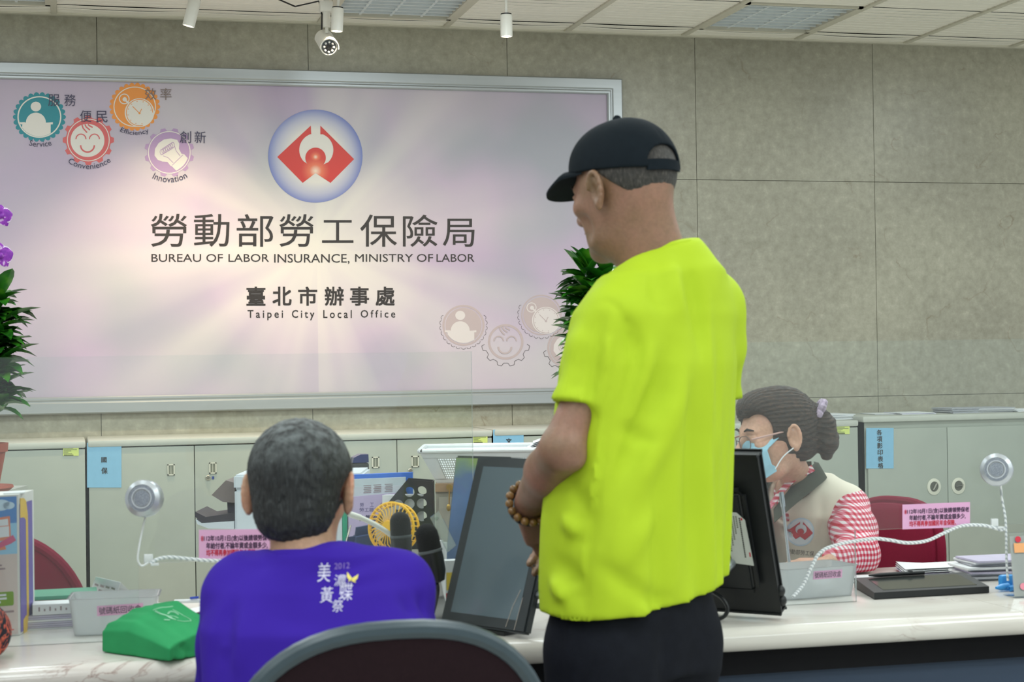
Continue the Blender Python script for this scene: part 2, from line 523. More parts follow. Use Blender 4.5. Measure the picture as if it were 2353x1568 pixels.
fall = ramp(nt, maths(nt, 'MULTIPLY', rad, 0.7), [(0.05, (1, 1, 1, 1)), (0.45, (0.75, 0.75, 0.75, 1)), (1.0, (0.25, 0.25, 0.25, 1))])
core = ramp(nt, maths(nt, 'MULTIPLY', rad, 1.0), [(0.0, (1, 1, 1, 1)), (0.55, (0, 0, 0, 1))])
rf = mix(nt, 1.0, rayf.outputs[0], fall.outputs[0], 'MULTIPLY')
rf2 = mix(nt, 1.0, rf, core.outputs[0], 'SCREEN')
nt.links.new(mix(nt, rf2, lav.outputs[0], cream), b.inputs['Base Color'])
b.inputs['Roughness'].default_value = 0.42
b.inputs['Specular IOR Level'].default_value = 0.35
RAYS = m
MB().box((sx0+0.07, YS, sz0+0.07), (sx1-0.07, YS+0.02, sz1-0.07)).build('printed_panel', RAYS, sign)

SM = photo_map(YS)
INK = print_mat('sign_ink', (46, 40, 38)); NAVY = print_mat('sign_navy_ink', (62, 56, 84))
PALE = print_mat('sign_pale_print', (226, 219, 210))
a = Art(SM)
heads = [(347, 429), (446, 527), (544, 628), (642, 720), (740, 812), (828, 912), (926, 1005), (1018, 1090)]
for ch, (xa, xb) in zip('勞動部勞工保險局', heads):
    y0 = {'工': 505, '局': 501}.get(ch, 492)+(xa-347)*0.003; y1 = {'工': 558}.get(ch, 567)
    a.text(ch, xa, y0, xb, y1, INK, 0.001, bold=0.003)
a.build('headline_lettering', sign)
for word, xa, xb in (('BUREAU', 348, 462), ('OF', 474, 512), ('LABOR', 525, 618), ('INSURANCE,', 630, 803), ('MINISTRY', 816, 949), ('OF', 958, 995), ('LABOR', 1003, 1090)):
    yt = 584; yb = 607 if ',' in word else 602
    a = Art(SM); a.text(word, xa, yt, xb, yb, INK, 0.001, bold=0.004); a.build('english_word', sign)
a = Art(SM)
for ch, xa in zip('臺北市辦事處', (567, 627, 686, 747, 805, 864)):
    a.text(ch, xa, 660, xa+42, 702, INK, 0.001, bold=0.022)
for word, xa, xb, yb in (('Taipei', 569, 650, 736), ('City', 671, 722, 736), ('Local', 743, 808, 731), ('Office', 829, 908, 730)):
    a.text(word, xa, 713, xb, yb, INK, 0.001, bold=0.012, spacing=1.45)
a.build('office_lettering', sign)

# round emblem: blue-edged disc, red diamond halves holding a ball
m, nt, b = node_mat('emblem_disc_print')
tc = N(nt, 'ShaderNodeTexCoord'); sep = N(nt, 'ShaderNodeSeparateXYZ'); nt.links.new(tc.outputs['Object'], sep.inputs[0])
ec = QY(724.5, 359, YS)-V(1.09, YS, sz0); er = float(QY(833, 359, YS)[0]-QY(724.5, 359, YS)[0])
dx = maths(nt, 'SUBTRACT', sep.outputs[0], float(ec[0])); dz = maths(nt, 'SUBTRACT', sep.outputs[2], float(ec[2]))
rad = maths(nt, 'DIVIDE', maths(nt, 'SQRT', maths(nt, 'ADD', maths(nt, 'MULTIPLY', dx, dx), maths(nt, 'MULTIPLY', dz, dz))), er)
r_ = ramp(nt, rad, [(0.55, lin((232, 224, 214))), (0.8, lin((190, 188, 206))), (1.0, lin((112, 124, 186)))])
nt.links.new(r_.outputs[0], b.inputs['Base Color']); b.inputs['Roughness'].default_value = 0.42
DISC = m
m, nt, b = node_mat('emblem_red_print')
tc = N(nt, 'ShaderNodeTexCoord'); sep = N(nt, 'ShaderNodeSeparateXYZ'); nt.links.new(tc.outputs['Object'], sep.inputs[0])
def glow_at(px, py, rpx):
    c_ = QY(px, py, YS)-V(1.09, YS, sz0); rr = er*rpx/108.5
    dx = maths(nt, 'SUBTRACT', sep.outputs[0], float(c_[0])); dz = maths(nt, 'SUBTRACT', sep.outputs[2], float(c_[2]))
    d = maths(nt, 'SQRT', maths(nt, 'ADD', maths(nt, 'MULTIPLY', dx, dx), maths(nt, 'MULTIPLY', dz, dz)))
    return maths(nt, 'SUBTRACT', 1.0, maths(nt, 'DIVIDE', d, rr), clamp=True)
g = maths(nt, 'MAXIMUM', maths(nt, 'POWER', glow_at(725, 361, 15), 1.5), maths(nt, 'POWER', glow_at(725, 393, 34), 1.3))
r_ = ramp(nt, g, [(0.0, lin((216, 58, 48))), (0.5, lin((238, 120, 84))), (1.0, lin((250, 225, 200)))])
nt.links.new(r_.outputs[0], b.inputs['Base Color']); b.inputs['Roughness'].default_value = 0.42
EMB_RED = m
def emblem(art, fx, fy, s, mdisc, mred, lift=0.001, pale=None):
    """emblem drawn around (fx, fy) at scale s (1 = photo pixels of the board)"""
    T = lambda pts: [(fx+(x-725)*s, fy+(y-359)*s) for x, y in pts]
    if mdisc: art.poly(T([(724.5+108.5*math.cos(t), 359+107*math.sin(t)) for t in np.linspace(0, 2*math.pi, 72, endpoint=False)]), mdisc, lift)
    def arcpts(cx, cy, rx, ry, a0, a1, n=16):
        return [(cx+rx*math.cos(math.radians(t)), cy+ry*math.sin(math.radians(t))) for t in np.linspace(a0, a1, n)]
    left = [(714, 289), (637, 361), (695.5, 420.5), (725, 398), (725, 386)]+arcpts(725, 363, 23.5, 23.5, 90, 145, 6)+arcpts(727, 345, 39.5, 39, 130, 250, 16)[1:]+[(715, 309)]
    right = [(736, 289), (813.5, 366), (759.5, 420.5), (725, 398), (725, 386)]+arcpts(725, 363, 23.5, 23.5, 90, 40, 6)+arcpts(727, 345, 39, 39, 55, -68, 16)[1:]+[(736, 309)]
    art.poly(T(left), mred, lift*2); art.poly(T(right[::-1]), mred, lift*2)
    art.poly(T(arcpts(725, 363, 23.5, 23.5, 0, 354, 40)), mred, lift*2.4)
a = Art(SM); emblem(a, 725, 359, 1.0, DISC, EMB_RED); a.build('emblem', sign)

# gear badges
def scallop(cx, cy, r0, r1, n, sy=1.0):
    return [(cx+(r0+(r1-r0)*abs(math.cos(n*t/2))**0.7)*math.cos(t), cy+sy*(r0+(r1-r0)*abs(math.cos(n*t/2))**0.7)*math.sin(t)) for t in np.linspace(0, 2*math.pi, n*10, endpoint=False)]
def gear(cx, cy, r0, r1, n, sy=1.0, ph=0.0):
    out = []
    for k in range(n):
        for fr_, r in ((-0.30, r0), (-0.17, r1), (0.17, r1), (0.30, r0)):
            t = 2*math.pi*(k+fr_)/n+ph
            out.append((cx+r*math.cos(t), cy+sy*r*math.sin(t)))
    return out
L1, L2, L3, L4 = 0.0008, 0.0014, 0.0020, 0.0026
def arc(cx, cy, r, a0, a1, n=14, sy=1.0):
    return [(cx+r*math.cos(math.radians(t)), cy+sy*r*math.sin(math.radians(t))) for t in np.linspace(a0, a1, n)]
def badge_service(art, cx, cy, k, col, pale, edge=True):
    if edge: art.poly(scallop(cx, cy, 54.5*k, 61*k, 26, 0.94), col, L1)
    else: art.ring(cx, cy, 46*k, 51*k, col, L1, sy=0.97)
    if edge: art.ring(cx, cy, 47.5*k, 50.5*k, pale, L2, sy=0.95)
    R = 45.0*k if not edge else 47*k
    dome = [(cx-33*k, cy+12*k)]+[(x, y) for x, y in arc(cx-8*k, cy+13*k, 23*k, 180, 360, 18, 1.0)]+[(cx+31*k, cy+12*k), (cx+31*k, cy+17*k), (cx+26*k, cy+17*k), (cx+26*k, cy+39*k)]+arc(cx, cy, R, 57, 148, 16, 0.95)+[(cx-39*k, cy+17*k), (cx-45*k, cy+17*k), (cx-45*k, cy+12*k)]
    if not edge: art.ell(cx, cy, 43.5*k, 42.5*k, col, L1)
    art.poly(dome, pale, L2)
    art.ell(cx-8*k, cy-24*k, 12*k, 11.2*k, pale, L2, 28)
def badge_smile(art, cx, cy, k, col, pale, edge=True):
    if edge:
        art.poly(gear(cx, cy, 52*k, 59*k, 12, 0.98), col, L1)
        art.ring(cx, cy, 47*k, 49*k, pale, L2)
        art.ell(cx-2*k, cy+1*k, 39*k, 38*k, pale, L2)
    else:
        art.ring(cx, cy, 37.5*k, 43*k, col, L1)
    for dx_ in (-17, 14): art.ring(cx+dx_*k, cy-2*k, 10.2*k, 12.8*k, col, L3, 180, 360, 14)
    art.ring(cx-2*k, cy+12*k, 14*k, 17.5*k, col, L3, 0, 180, 16)
    for j in range(3):
        art.stroke([(cx+(-15+j*7)*k, cy-36*k), (cx+(-12+j*7)*k, cy-(27+3*j)*k), (cx+(-3+j*6.5)*k, cy-(17+6*j)*k)], 3*k, col, L3+0.0002)
def badge_clock(art, cx, cy, k, col, pale, edge=True):
    if edge: art.poly(scallop(cx, cy, 52*k, 58.5*k, 26, 0.95), col, L1); art.ring(cx, cy, 46.5*k, 48.8*k, pale, L2, sy=0.95)
    else: art.ring(cx, cy, 46*k, 49*k, col, L1); art.ell(cx, cy, 43.5*k, 43*k, col, L1)
    art.ell(cx+11*k, cy+13.5*k, 34*k, 33*k, pale, L2+0.0001)
    art.ring(cx+11*k, cy+13.5*k, 29.5*k, 31*k, col, L3, 75, 360, 30)
    art.ring(cx-24*k, cy-18*k, 10*k, 12.2*k, pale, L2); art.ell(cx-23*k, cy-17*k, 5*k, 5*k, pale, L2+0.0002, 20)
    art.stroke([(cx-22*k, cy-16*k), (cx-14*k, cy-8*k)], 4*k, pale, L2+0.0004)
    art.stroke([(cx-5*k, cy-1*k), (cx+11*k, cy+15*k)], 1.6*k, col, L3); art.stroke([(cx+11*k, cy+15*k), (cx+16*k, cy+5*k)], 1.6*k, col, L3+0.0002)
    art.ell(cx+11*k, cy+15*k, 2.4*k, 2.4*k, col, L4, 12)
    for t in range(0, 360, 30):
        if 20 < t < 80: continue
        x, y = cx+11*k+27*k*math.cos(math.radians(t-12)), cy+13.5*k+26*k*math.sin(math.radians(t-12))
        art.ell(x, y, 1.1*k, 1.1*k, col, L3, 8)
def badge_bulb(art, cx, cy, k, col, pale, edge=True):
    if edge: art.poly(gear(cx, cy, 51*k, 57.5*k, 12, 0.98, 0.26), col, L1); art.ring(cx, cy, 47*k, 49*k, pale, L2)
    else: art.ring(cx, cy, 44*k, 49*k, col, L1); art.ell(cx, cy, 42*k, 42*k, col, L1)
    bulb = [(-25, -21), (-12, -30), (4, -32), (18, -29), (23, -20), (22, -8), (28, 3), (34, 4), (43, 14)]+[(44*math.cos(math.radians(t)), 44*math.sin(math.radians(t))) for t in range(18, 66, 8)]+[(16, 42), (6, 32), (2, 30), (-4, 22), (-16, 21), (-27, 17), (-34, 7), (-33, -8)]
    art.poly([(cx+x*k, cy+y*k) for x, y in bulb], pale, L2)
    for pts in ([(6, 30), (32, 5)], [(-14, 8), (-3, 12), (9, 24)], [(12, -15), (16, -3), (25, 8)]):
        art.stroke([(cx+x*k, cy+y*k) for x, y in pts], 1.2*k, col, L3)
    for j in range(7):
        art.ring(cx+(-17+j*4.1)*k, cy+(-1-j*2.6)*k, 3.8*k, 4.8*k, col, L3+0.0001*(j+1), n=16, sy=1.5)
TEAL = print_mat('badge_teal', (30, 134, 146)); CORAL = print_mat('badge_coral', (214, 100, 100))
ORNG = print_mat('badge_orange', (236, 148, 66)); MAUVE = print_mat('badge_mauve', (178, 146, 184)); DUSK = print_mat('badge_faded', (188, 170, 170))
FADE_IN = print_mat('badge_faded_pale', (216, 206, 204))
BROWNISH = print_mat('sign_soft_ink', (128, 110, 104))
a = Art(SM); badge_service(a, 90.5, 269, 1.0, TEAL, PALE); a.build('service_badge', sign)
a = Art(SM); badge_smile(a, 203, 322, 1.0, CORAL, PALE); a.build('convenience_badge', sign)
a = Art(SM); badge_clock(a, 309.5, 245.5, 1.0, ORNG, PALE); a.build('efficiency_badge', sign)
a = Art(SM); badge_bulb(a, 389, 350.5, 1.0, MAUVE, PALE); a.build('innovation_badge', sign)
captions = [Art(SM) for _ in range(12)]
for j, (ch, xa, ya, c_) in enumerate( (('服', 111, 217, NAVY), ('務', 148, 217, NAVY), ('便', 184, 254, NAVY), ('民', 221, 255, NAVY), ('效', 333, 203, BROWNISH), ('率', 368, 203, BROWNISH), ('創', 413, 302, NAVY), ('新', 447, 302, NAVY))):
    captions[4+j].text(ch, xa, ya, xa+26, ya+27, c_, 0.004)
captions[0].arc_text('Service', 92, 250, 88, 13, 107, 72, NAVY, 0.004)
captions[1].arc_text('Convenience', 204, 306, 83, 13, 126, 52, NAVY, 0.004)
captions[2].arc_text('Efficiency', 311, 232, 82, 14, 117, 66, NAVY, 0.004)
captions[3].arc_text('Innovation', 389, 335, 84, 14, 118, 60, NAVY, 0.004)
for j, a in enumerate(captions): a.build('caption_word' if j < 4 else 'caption_character', sign)
EDGE = print_mat('badge_faded_edge', (104, 94, 96))
for nm, fn, cx, cy in (('faded_service_badge', badge_service, 1065, 748), ('faded_smile_badge', badge_smile, 1162, 786), ('faded_clock_badge', badge_clock, 1244, 724), ('faded_bulb_badge', badge_bulb, 1304, 800)):
    a = Art(SM); fn(a, cx, cy, 0.95, DUSK, FADE_IN, False)
    if fn in (badge_service, badge_clock):
        for j in range(26):
            t = 2*math.pi*(j+0.5)/26
            if math.sin(t) < -0.45: continue
            a.ring(cx+50*math.cos(t), cy+50*math.sin(t), 4.6, 5.4, EDGE, L2, math.degrees(t)-75, math.degrees(t)+75, 8)
    else:
        g_ = gear(cx, cy, 49, 56, 12, 1.0, 0.26)
        for j in range(len(g_)):
            p, q = g_[j], g_[(j+1) % len(g_)]
            if (p[1]+q[1])/2 > cy+6: a.stroke([p, q], 1.0, EDGE, L2)
    a.build(nm, sign)
#SECTION2
# ================================================================= CEILING FIXTURES
WHITE_PAINT = mat('white_paint_metal', (232, 230, 222), rough=0.4, var=0.02)
BLACK_PL = mat('black_plastic', (24, 27, 29), rough=0.45, var=0.05)
LAMP = bpy.data.materials.new('lamp_glow'); LAMP.use_nodes = True
_b = LAMP.node_tree.nodes['Principled BSDF']; _b.inputs['Emission Color'].default_value = (1, 0.85, 0.62, 1); _b.inputs['Emission Strength'].default_value = 12
def track_spot(cap_px, top_px, bot_px, dep, label, aim_px, power, size=0.62):
    top, bot, cap = QD(*top_px, dep), QD(*bot_px, dep), QD(*cap_px, dep)
    t = thing('track_spotlight', (cap[0], cap[1], ZC), label, 'spotlight', 'white track spotlights')
    ax = unit(bot-top); L = float(np.linalg.norm(bot-top)); r = 0.0255
    MB().lathe(top, ax, [(0.0, 0.004), (r*0.92, 0.004), (r, 0.008), (r, L), (r*0.86, L), (r*0.84, L-0.02), (0, L-0.02)], seg=28).build('housing', WHITE_PAINT, t)
    MB().lathe(top, ax, [(0.0, -0.001), (r*0.9, -0.001), (r*0.9, 0.004), (0, 0.004)], seg=28).build('rear_cap', BLACK_PL, t)
    MB().lathe(top, ax, [(0.0, L-0.017), (r*0.8, L-0.017), (r*0.8, L-0.019), (0, L-0.019)], seg=20).build('lens', LAMP, t)
    MB().box((cap[0]-0.055, cap[1]-0.017, ZC-0.022), (cap[0]+0.055, cap[1]+0.017, ZC), None, 0.003).build('track_adapter', WHITE_PAINT, t)
    MB().tube([(cap[0], cap[1], ZC-0.015), (cap[0]*0.3+top[0]*0.7, cap[1]*0.3+top[1]*0.7, top[2]+0.03), top], 0.006, seg=8).build('stem', WHITE_PAINT, t)
    d = bpy.data.lights.new('spot_beam', 'SPOT'); d.energy = power; d.color = (1.0, 0.78, 0.52)
    d.spot_size = math.radians(90); d.spot_blend = 1.0; d.shadow_soft_size = 0.03
    o = bpy.data.objects.new('spot_beam', d); COL.objects.link(o); o.parent = t
    p = bot+ax*0.004; base = world_loc(t)
    o.location = tuple(p-base)
    tgt = QY(*aim_px, YS)
    o.rotation_euler = Vector(tuple(tgt-p)).to_track_quat('-Z', 'Y').to_euler()
    return t
track_spot((455, -30), (449, -4), (433, 60), 7.15, 'white spotlight above the sign, leftmost of the three hanging cylinders', (425, 1110), 86)
track_spot((782, -12), (776, 17), (774, 72), 7.2, 'white spotlight hanging right beside the security camera', (700, 1110), 38)
track_spot((1163, 5), (1163, 32), (1164, 84), 7.2, 'white spotlight above right part of the sign, rightmost of the three cylinders', (1060, 1110), 26)

# security camera on a ceiling bracket
cc = QD(754, 105, 7.25)
t = thing('security_camera', (cc[0], cc[1], ZC), 'white bullet security camera with ring of infrared lamps', 'security camera')
u_ = -FWD; right_ = V(_R0[0], _R0[1], 0)
aim = unit(V(*(u_*0.86+right_*0.24))+V(0, 0, -0.42))
tail = cc-aim*0.11
MB().lathe(tail, aim, [(0, 0), (0.030, 0), (0.036, 0.008), (0.037, 0.13), (0.033, 0.134), (0.031, 0.128), (0, 0.128)], seg=28).build('body', WHITE_PAINT, t)
mb = MB(); rows = []
side = unit(np.cross(aim, V(0, 0, 1))); upv = np.cross(side, aim)
for h in (-0.004, 0.148):
    rows.append([tail+aim*h+0.0405*(math.sin(an)*side+math.cos(an)*upv) for an in np.linspace(-1.7, 1.7, 16)])
    rows.append([tail+aim*h+0.0385*(math.sin(an)*side+math.cos(an)*upv) for an in np.linspace(-1.7, 1.7, 16)])
rows = [rows[0], rows[2], rows[3], rows[1], rows[0]]
mb.grid(np.array(rows)).build('sunshield', WHITE_PAINT, t)
MB().lathe(tail, aim, [(0, 0.131), (0.030, 0.131), (0.030, 0.132), (0, 0.132)], seg=28).build('face_plate', mat('camera_face', (70, 74, 76), rough=0.3, var=0), t)
MB().lathe(tail, aim, [(0.010, 0.1325), (0.012, 0.137), (0.009, 0.137), (0, 0.134)], seg=20).build('lens', mat('lens_black', (14, 16, 18), rough=0.12, var=0), t)
LEDM = mat('infrared_led', (190, 192, 190), rough=0.25, var=0)
for k in range(8):
    an = 2*math.pi*k/8
    MB().ball(tail+aim*0.133+0.021*(math.cos(an)*side+math.sin(an)*upv), 0.0055, seg=10, rings=6).build('infrared_lamp', LEDM, t)
arm_lo = tail+aim*0.06+upv*0.04
MB().tube([arm_lo, arm_lo+V(0, 0, 0.03)], 0.007, seg=10).tube([arm_lo+V(0, 0, 0.025), arm_lo+V(0, 0, 0.105)], 0.0165, seg=16).box(arm_lo+V(-0.03, -0.02, 0.09), arm_lo+V(0.025, 0.02, 0.135), None, 0.004).tube([arm_lo+V(0, 0, 0.12), V(arm_lo[0], arm_lo[1], ZC)], 0.012, seg=12).build('bracket', WHITE_PAINT, t)
MB().tube([tail, tail+V(-0.01, 0, 0.04), arm_lo+V(-0.02, 0.0, 0.08), arm_lo+V(-0.03, 0.02, 0.14), arm_lo+V(-0.12, 0.1, 0.13), arm_lo+V(-0.2, 0.2, ZC-arm_lo[2]-0.004)], 0.0035, seg=6).build('cable', BLACK_PL, t)

# ================================================================= STEEL CABINETS
YC = 7.55
STEEL = mat('sage_grey_steel', (157, 162, 151), rough=0.42, var=0.03, scale=8, bump=0.02, bscale=300)
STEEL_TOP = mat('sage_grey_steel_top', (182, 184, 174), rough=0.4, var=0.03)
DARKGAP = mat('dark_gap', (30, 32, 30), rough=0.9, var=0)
NICKEL = mat('nickel', (190, 186, 172), rough=0.25, metal=0.9, var=0.03)
BEZ = mat('handle_bezel', (206, 204, 188), rough=0.35, var=0.02)
BLUE_PAPER = mat('blue_paper', (128, 178, 206), rough=0.8, var=0.03, scale=60)
YELLOW_PAPER = mat('yellow_sticker', (204, 216, 120), rough=0.7, var=0.03)
PRINT_INK = print_mat('black_print', (40, 42, 44)); GREY_INK = print_mat('grey_print', (96, 104, 84))
CM = photo_map(YC-0.012)
def cabinet(x0, x1, zt, splits, label, inset=0.0):
    t = thing('steel_cabinet', ((x0+x1)/2, (YC+YW)/2, 0), label, 'cabinet', 'grey steel cabinets along the wall')
    g = 0.004
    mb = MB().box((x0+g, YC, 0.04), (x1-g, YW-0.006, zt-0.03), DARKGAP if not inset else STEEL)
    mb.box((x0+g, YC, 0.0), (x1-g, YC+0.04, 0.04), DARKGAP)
    mb.box((x0+g, YC, 0.04), (x0+g+0.012, YW-0.006, zt-0.03), STEEL)
    mb.box((x1-g-0.012, YC, 0.04), (x1-g, YW-0.006, zt-0.03), STEEL)
    mb.build('carcass', None, t)
    MB().box((x0+g/2, YC-0.018, zt-0.03), (x1-g/2, YW-0.004, zt), None, 0.008).build('top_panel', STEEL_TOP, t)
    doors = []
    e = [x0+g+inset]+splits+[x1-g-inset]
    for i in range(len(e)-1):
        d = MB().box((e[i]+0.0015, YC-0.012, 0.06), (e[i+1]-0.0015, YC-0.001, zt-0.034-inset*1.3), None, 0.002).build('door', STEEL, t)
        doors.append(d)
    return t, doors
def recess_handle(door, px, py, w=17, h=25):
    a0, a1 = QY(px-w/2, py-h/2, YC-0.012), QY(px+w/2, py+h/2, YC-0.012)
    x0, x1, z1, z0 = a0[0], a1[0], a0[2], a1[2]
    y = YC-0.012
    mb = MB()
    for lo, hi in (((x0, z0), (x1, z0+0.005)), ((x0, z1-0.005), (x1, z1)), ((x0, z0), (x0+0.005, z1)), ((x1-0.005, z0), (x1, z1))):
        mb.box((lo[0], y-0.004, lo[1]), (hi[0], y+0.001, hi[1]), BEZ)
    mb.box((x0+0.004, y-0.0012, z0+0.004), (x1-0.004, y-0.0002, z1-0.004), mat('handle_recess', (120, 122, 106), rough=0.5, var=0.02))
    mb.box((x0+0.014, y-0.003, z0+0.005), (x0+0.016, y-0.001, z1-0.005), BEZ)
    return mb.build('recessed_handle', None, door)
def key_lock(door, px, py, r=0.011):
    c = QY(px, py, YC-0.012)
    MB().lathe(c, (0, -1, 0), [(0, 0), (r, 0), (r, 0.004), (r*0.75, 0.006), (0, 0.006)], seg=20).lathe(c, (0, -1, 0), [(0, 0.006), (r*0.4, 0.006), (r*0.4, 0.008), (0, 0.008)], seg=12).build('key_lock', NICKEL, door)
def notice(name, m, x0, y0, x1, y1, label, group=None, mapper=CM, lift=0.001, cat='notice', thick=0.0008):
    """a sheet with real thickness stuck on a surface; returns the sheet object for its print"""
    P = [mapper(x, y, lift) for x, y in ((x0, y0), (x1, y0), (x1, y1), (x0, y1))]
    n = mapper(x0, y0, lift+thick)-mapper(x0, y0, lift)
    return single(name, MB().prism(P, n), m, label, cat, group, origin=tuple(sum(P)/4))
ca, da = cabinet(-0.84, 0.059, 0.962, [-0.39], 'grey steel cabinet at left end of the wall row, behind the maroon chair')
cb, db = cabinet(0.063, 0.953, 0.964, [0.512], 'grey steel cabinet carrying the blue 國保 sheet')
cc_, dc = cabinet(0.957, 1.84, 0.966, [1.40], 'grey steel cabinet behind the white basket, left of the blue 文 sheet')
cd, dd = cabinet(1.844, 2.735, 0.968, [2.29], 'grey steel cabinet behind the man in yellow, with the blue 文 sheet')
ce, de = cabinet(2.739, 3.637, 0.97, [3.19], 'grey steel cabinet behind the masked clerk')
cf, df = cabinet(3.655, 4.565, 0.987, [4.102], 'grey steel cabinet with two round handles at right', inset=0.022)
recess_handle(db[0], 393, 1080); recess_handle(db[1], 489, 1076); key_lock(db[1], 478, 1098)
MB().box(QY(487, 1102, YC-0.012)+V(0, -0.001, 0), QY(492, 1095, YC-0.012)+V(0, 0.0, 0)).build('blue_tab', mat('blue_tab', (40, 62, 130), var=0), db[1])
recess_handle(dc[0], 863, 1063); recess_handle(dc[1], 954, 1061); key_lock(dc[1], 943, 1082)
for d_, px, py, ang_ in ((df[0], 2146, 1119, 0.5), (df[1], 2202, 1117, 1.4)):
    c = QY(px, py, YC-0.012)
    MB().lathe(c, (0, -1, 0), [(0, -0.001), (0.040, 0.0), (0.040, 0.003), (0.026, 0.006), (0.024, 0.002), (0, 0.002)], seg=32, squash=(0.9, 1)).build('handle_rosette', BEZ, d_)
    MB().lathe(c, (0, -1, 0), [(0, 0.002), (0.0235, 0.002), (0.0235, 0.003), (0, 0.003)], seg=28, squash=(0.9, 1)).build('handle_well', mat('handle_well', (84, 84, 74), rough=0.6, var=0), d_)
    MB().frame_box(c+V(-0.005*math.cos(ang_)-0.018*math.sin(ang_), -0.012, -0.018*math.cos(ang_)), (0.010, 0, 0.003), (0, 0.010, 0), (0.036*math.sin(ang_), 0, 0.036*math.cos(ang_)), None).build('handle_turn', NICKEL, d_)
def lettered(sheet, items, m, lift, mapper=CM, name='lettering'):
    for body, x0, y0, x1, y1, *r in items:
        a = Art(mapper); a.text(body, x0, y0, x1, y1, m, lift, *(r[:1] or [0.0])); a.build('character', sheet)
s_ = notice('paper_notice', BLUE_PAPER, 200, 1018, 279, 1121, 'light blue sheet with 國保 taped on the left cabinet door', 'blue sheets on the cabinets')
lettered(s_, [('國', 233, 1051, 245, 1063, 0.02), ('保', 233, 1075, 247, 1089, 0.02)], PRINT_INK, 0.0026)
s_ = notice('paper_notice', BLUE_PAPER, 1133, 988, 1203, 1090, 'light blue sheet with 文 taped on cabinet above the white basket', 'blue sheets on the cabinets')
lettered(s_, [('文', 1163, 1008, 1175, 1020, 0.03)], PRINT_INK, 0.0026)
s_ = notice('paper_notice', BLUE_PAPER, 1990, 984, 2053, 1077, 'light blue sheet with six vertical characters on the right cabinet door', 'blue sheets on the cabinets')
lettered(s_, [(ch, 2014+k*0.6, 988+k*15.2, 2026+k*0.6, 1000.5+k*15.2, 0.02) for k, ch in enumerate('各項影印表格')], PRINT_INK, 0.0026)
for (x0, y0, x1, y1, lab) in ((145, 1027, 181, 1048, 'left of the blue 國保 sheet'), (1087, 999, 1120, 1018, 'above the white basket'), (1922, 979, 1952, 998, 'right of the clerk’s ponytail')):
    s_ = notice('asset_sticker', YELLOW_PAPER, x0, y0, x1, y1, 'small yellow sticker on grey cabinet '+lab, 'yellow stickers on the cabinets', cat='sticker')
    a = Art(CM)
    w = x1-x0
    for k, (f0, f1) in enumerate(((0.04, 0.65), (0.04, 0.88), (0.04, 0.5), (0.04, 0.36), (0.04, 0.6), (0.06, 0.66))):
        yk = y0+(y1-y0)*(0.14+0.145*k)
        for q in np.arange(x0+w*f0, x0+w*f1-1, 2.2): a.poly([(q, yk), (q+1.7, yk), (q+1.7, yk+(2.2 if k == 5 else 1.3)), (q, yk+(2.2 if k == 5 else 1.3))], PRINT_INK if k == 5 else GREY_INK, 0.0026)
    a.build('print', s_)
# sheets lying on the cabinet tops
PAPER = mat('white_paper', (226, 228, 230), rough=0.85, var=0.03, scale=12)
PAPER2 = mat('grey_printed_paper', (176, 178, 184), rough=0.8, var=0.08, scale=60)
PAPER3 = mat('lilac_paper', (192, 186, 208), rough=0.8, var=0.04)
def paper_pile(name, c, sx, sy, n, h, rz, label, cat='papers', group=None, mats=(None,), jit=0.006, seed=1, sheet_name='sheet'):
    rn = random.Random(seed)
    t = thing(name, c, label, cat, group)
    for k in range(n):
        a_ = rz+rn.uniform(-jit, jit)*6; ca_, sa_ = math.cos(a_), math.sin(a_)
        ox, oy = rn.uniform(-jit, jit), rn.uniform(-jit, jit)
        ex, ey = V(ca_, sa_, 0)*sx, V(-sa_, ca_, 0)*sy
        o = V(*c)+V(ox, oy, h*k/n)-ex/2-ey/2
        MB().frame_box(o, ex, ey, (0, 0, h/n*0.8)).build(sheet_name, (mats[k % len(mats)] or PAPER), t)
    return t
zt_ = 0.9705
c = QY(1912, 949, 7.75); paper_pile('booklet_pile', (c[0], 7.75, 0.9705), 0.13, 0.21, 6, 0.026, 0.02, 'small pile of white booklets on cabinet behind the clerk’s ponytail', seed=2)
for k, (px, yy, zz, sx, n, h, lab, ms) in enumerate(((2030, 7.78, 0.9875, 0.16, 2, 0.004, 'loose flat sheets on right cabinet, left of the thick piles', (PAPER2, PAPER)), (2090, 7.7, 0.9875, 0.18, 3, 0.009, 'thin pile of white sheets on right cabinet above the blue notice', (PAPER, PAPER3)), (2196, 7.72, 0.9875, 0.15, 5, 0.026, 'grey printed booklets on right cabinet above the round handles', (PAPER2,)), (2265, 7.76, 0.9875, 0.20, 5, 0.024, 'pale printed pile on right cabinet, second from the frame edge', (PAPER2, PAPER)), (2345, 7.74, 0.9875, 0.18, 3, 0.012, 'low white pile on right cabinet at the right frame edge', (PAPER,)))):
    c = QY(px, 945, yy); paper_pile('paper_pile', (c[0], yy, zz), sx, 0.2, n, h, 0.03*(k-2), lab, seed=k+4, mats=ms)

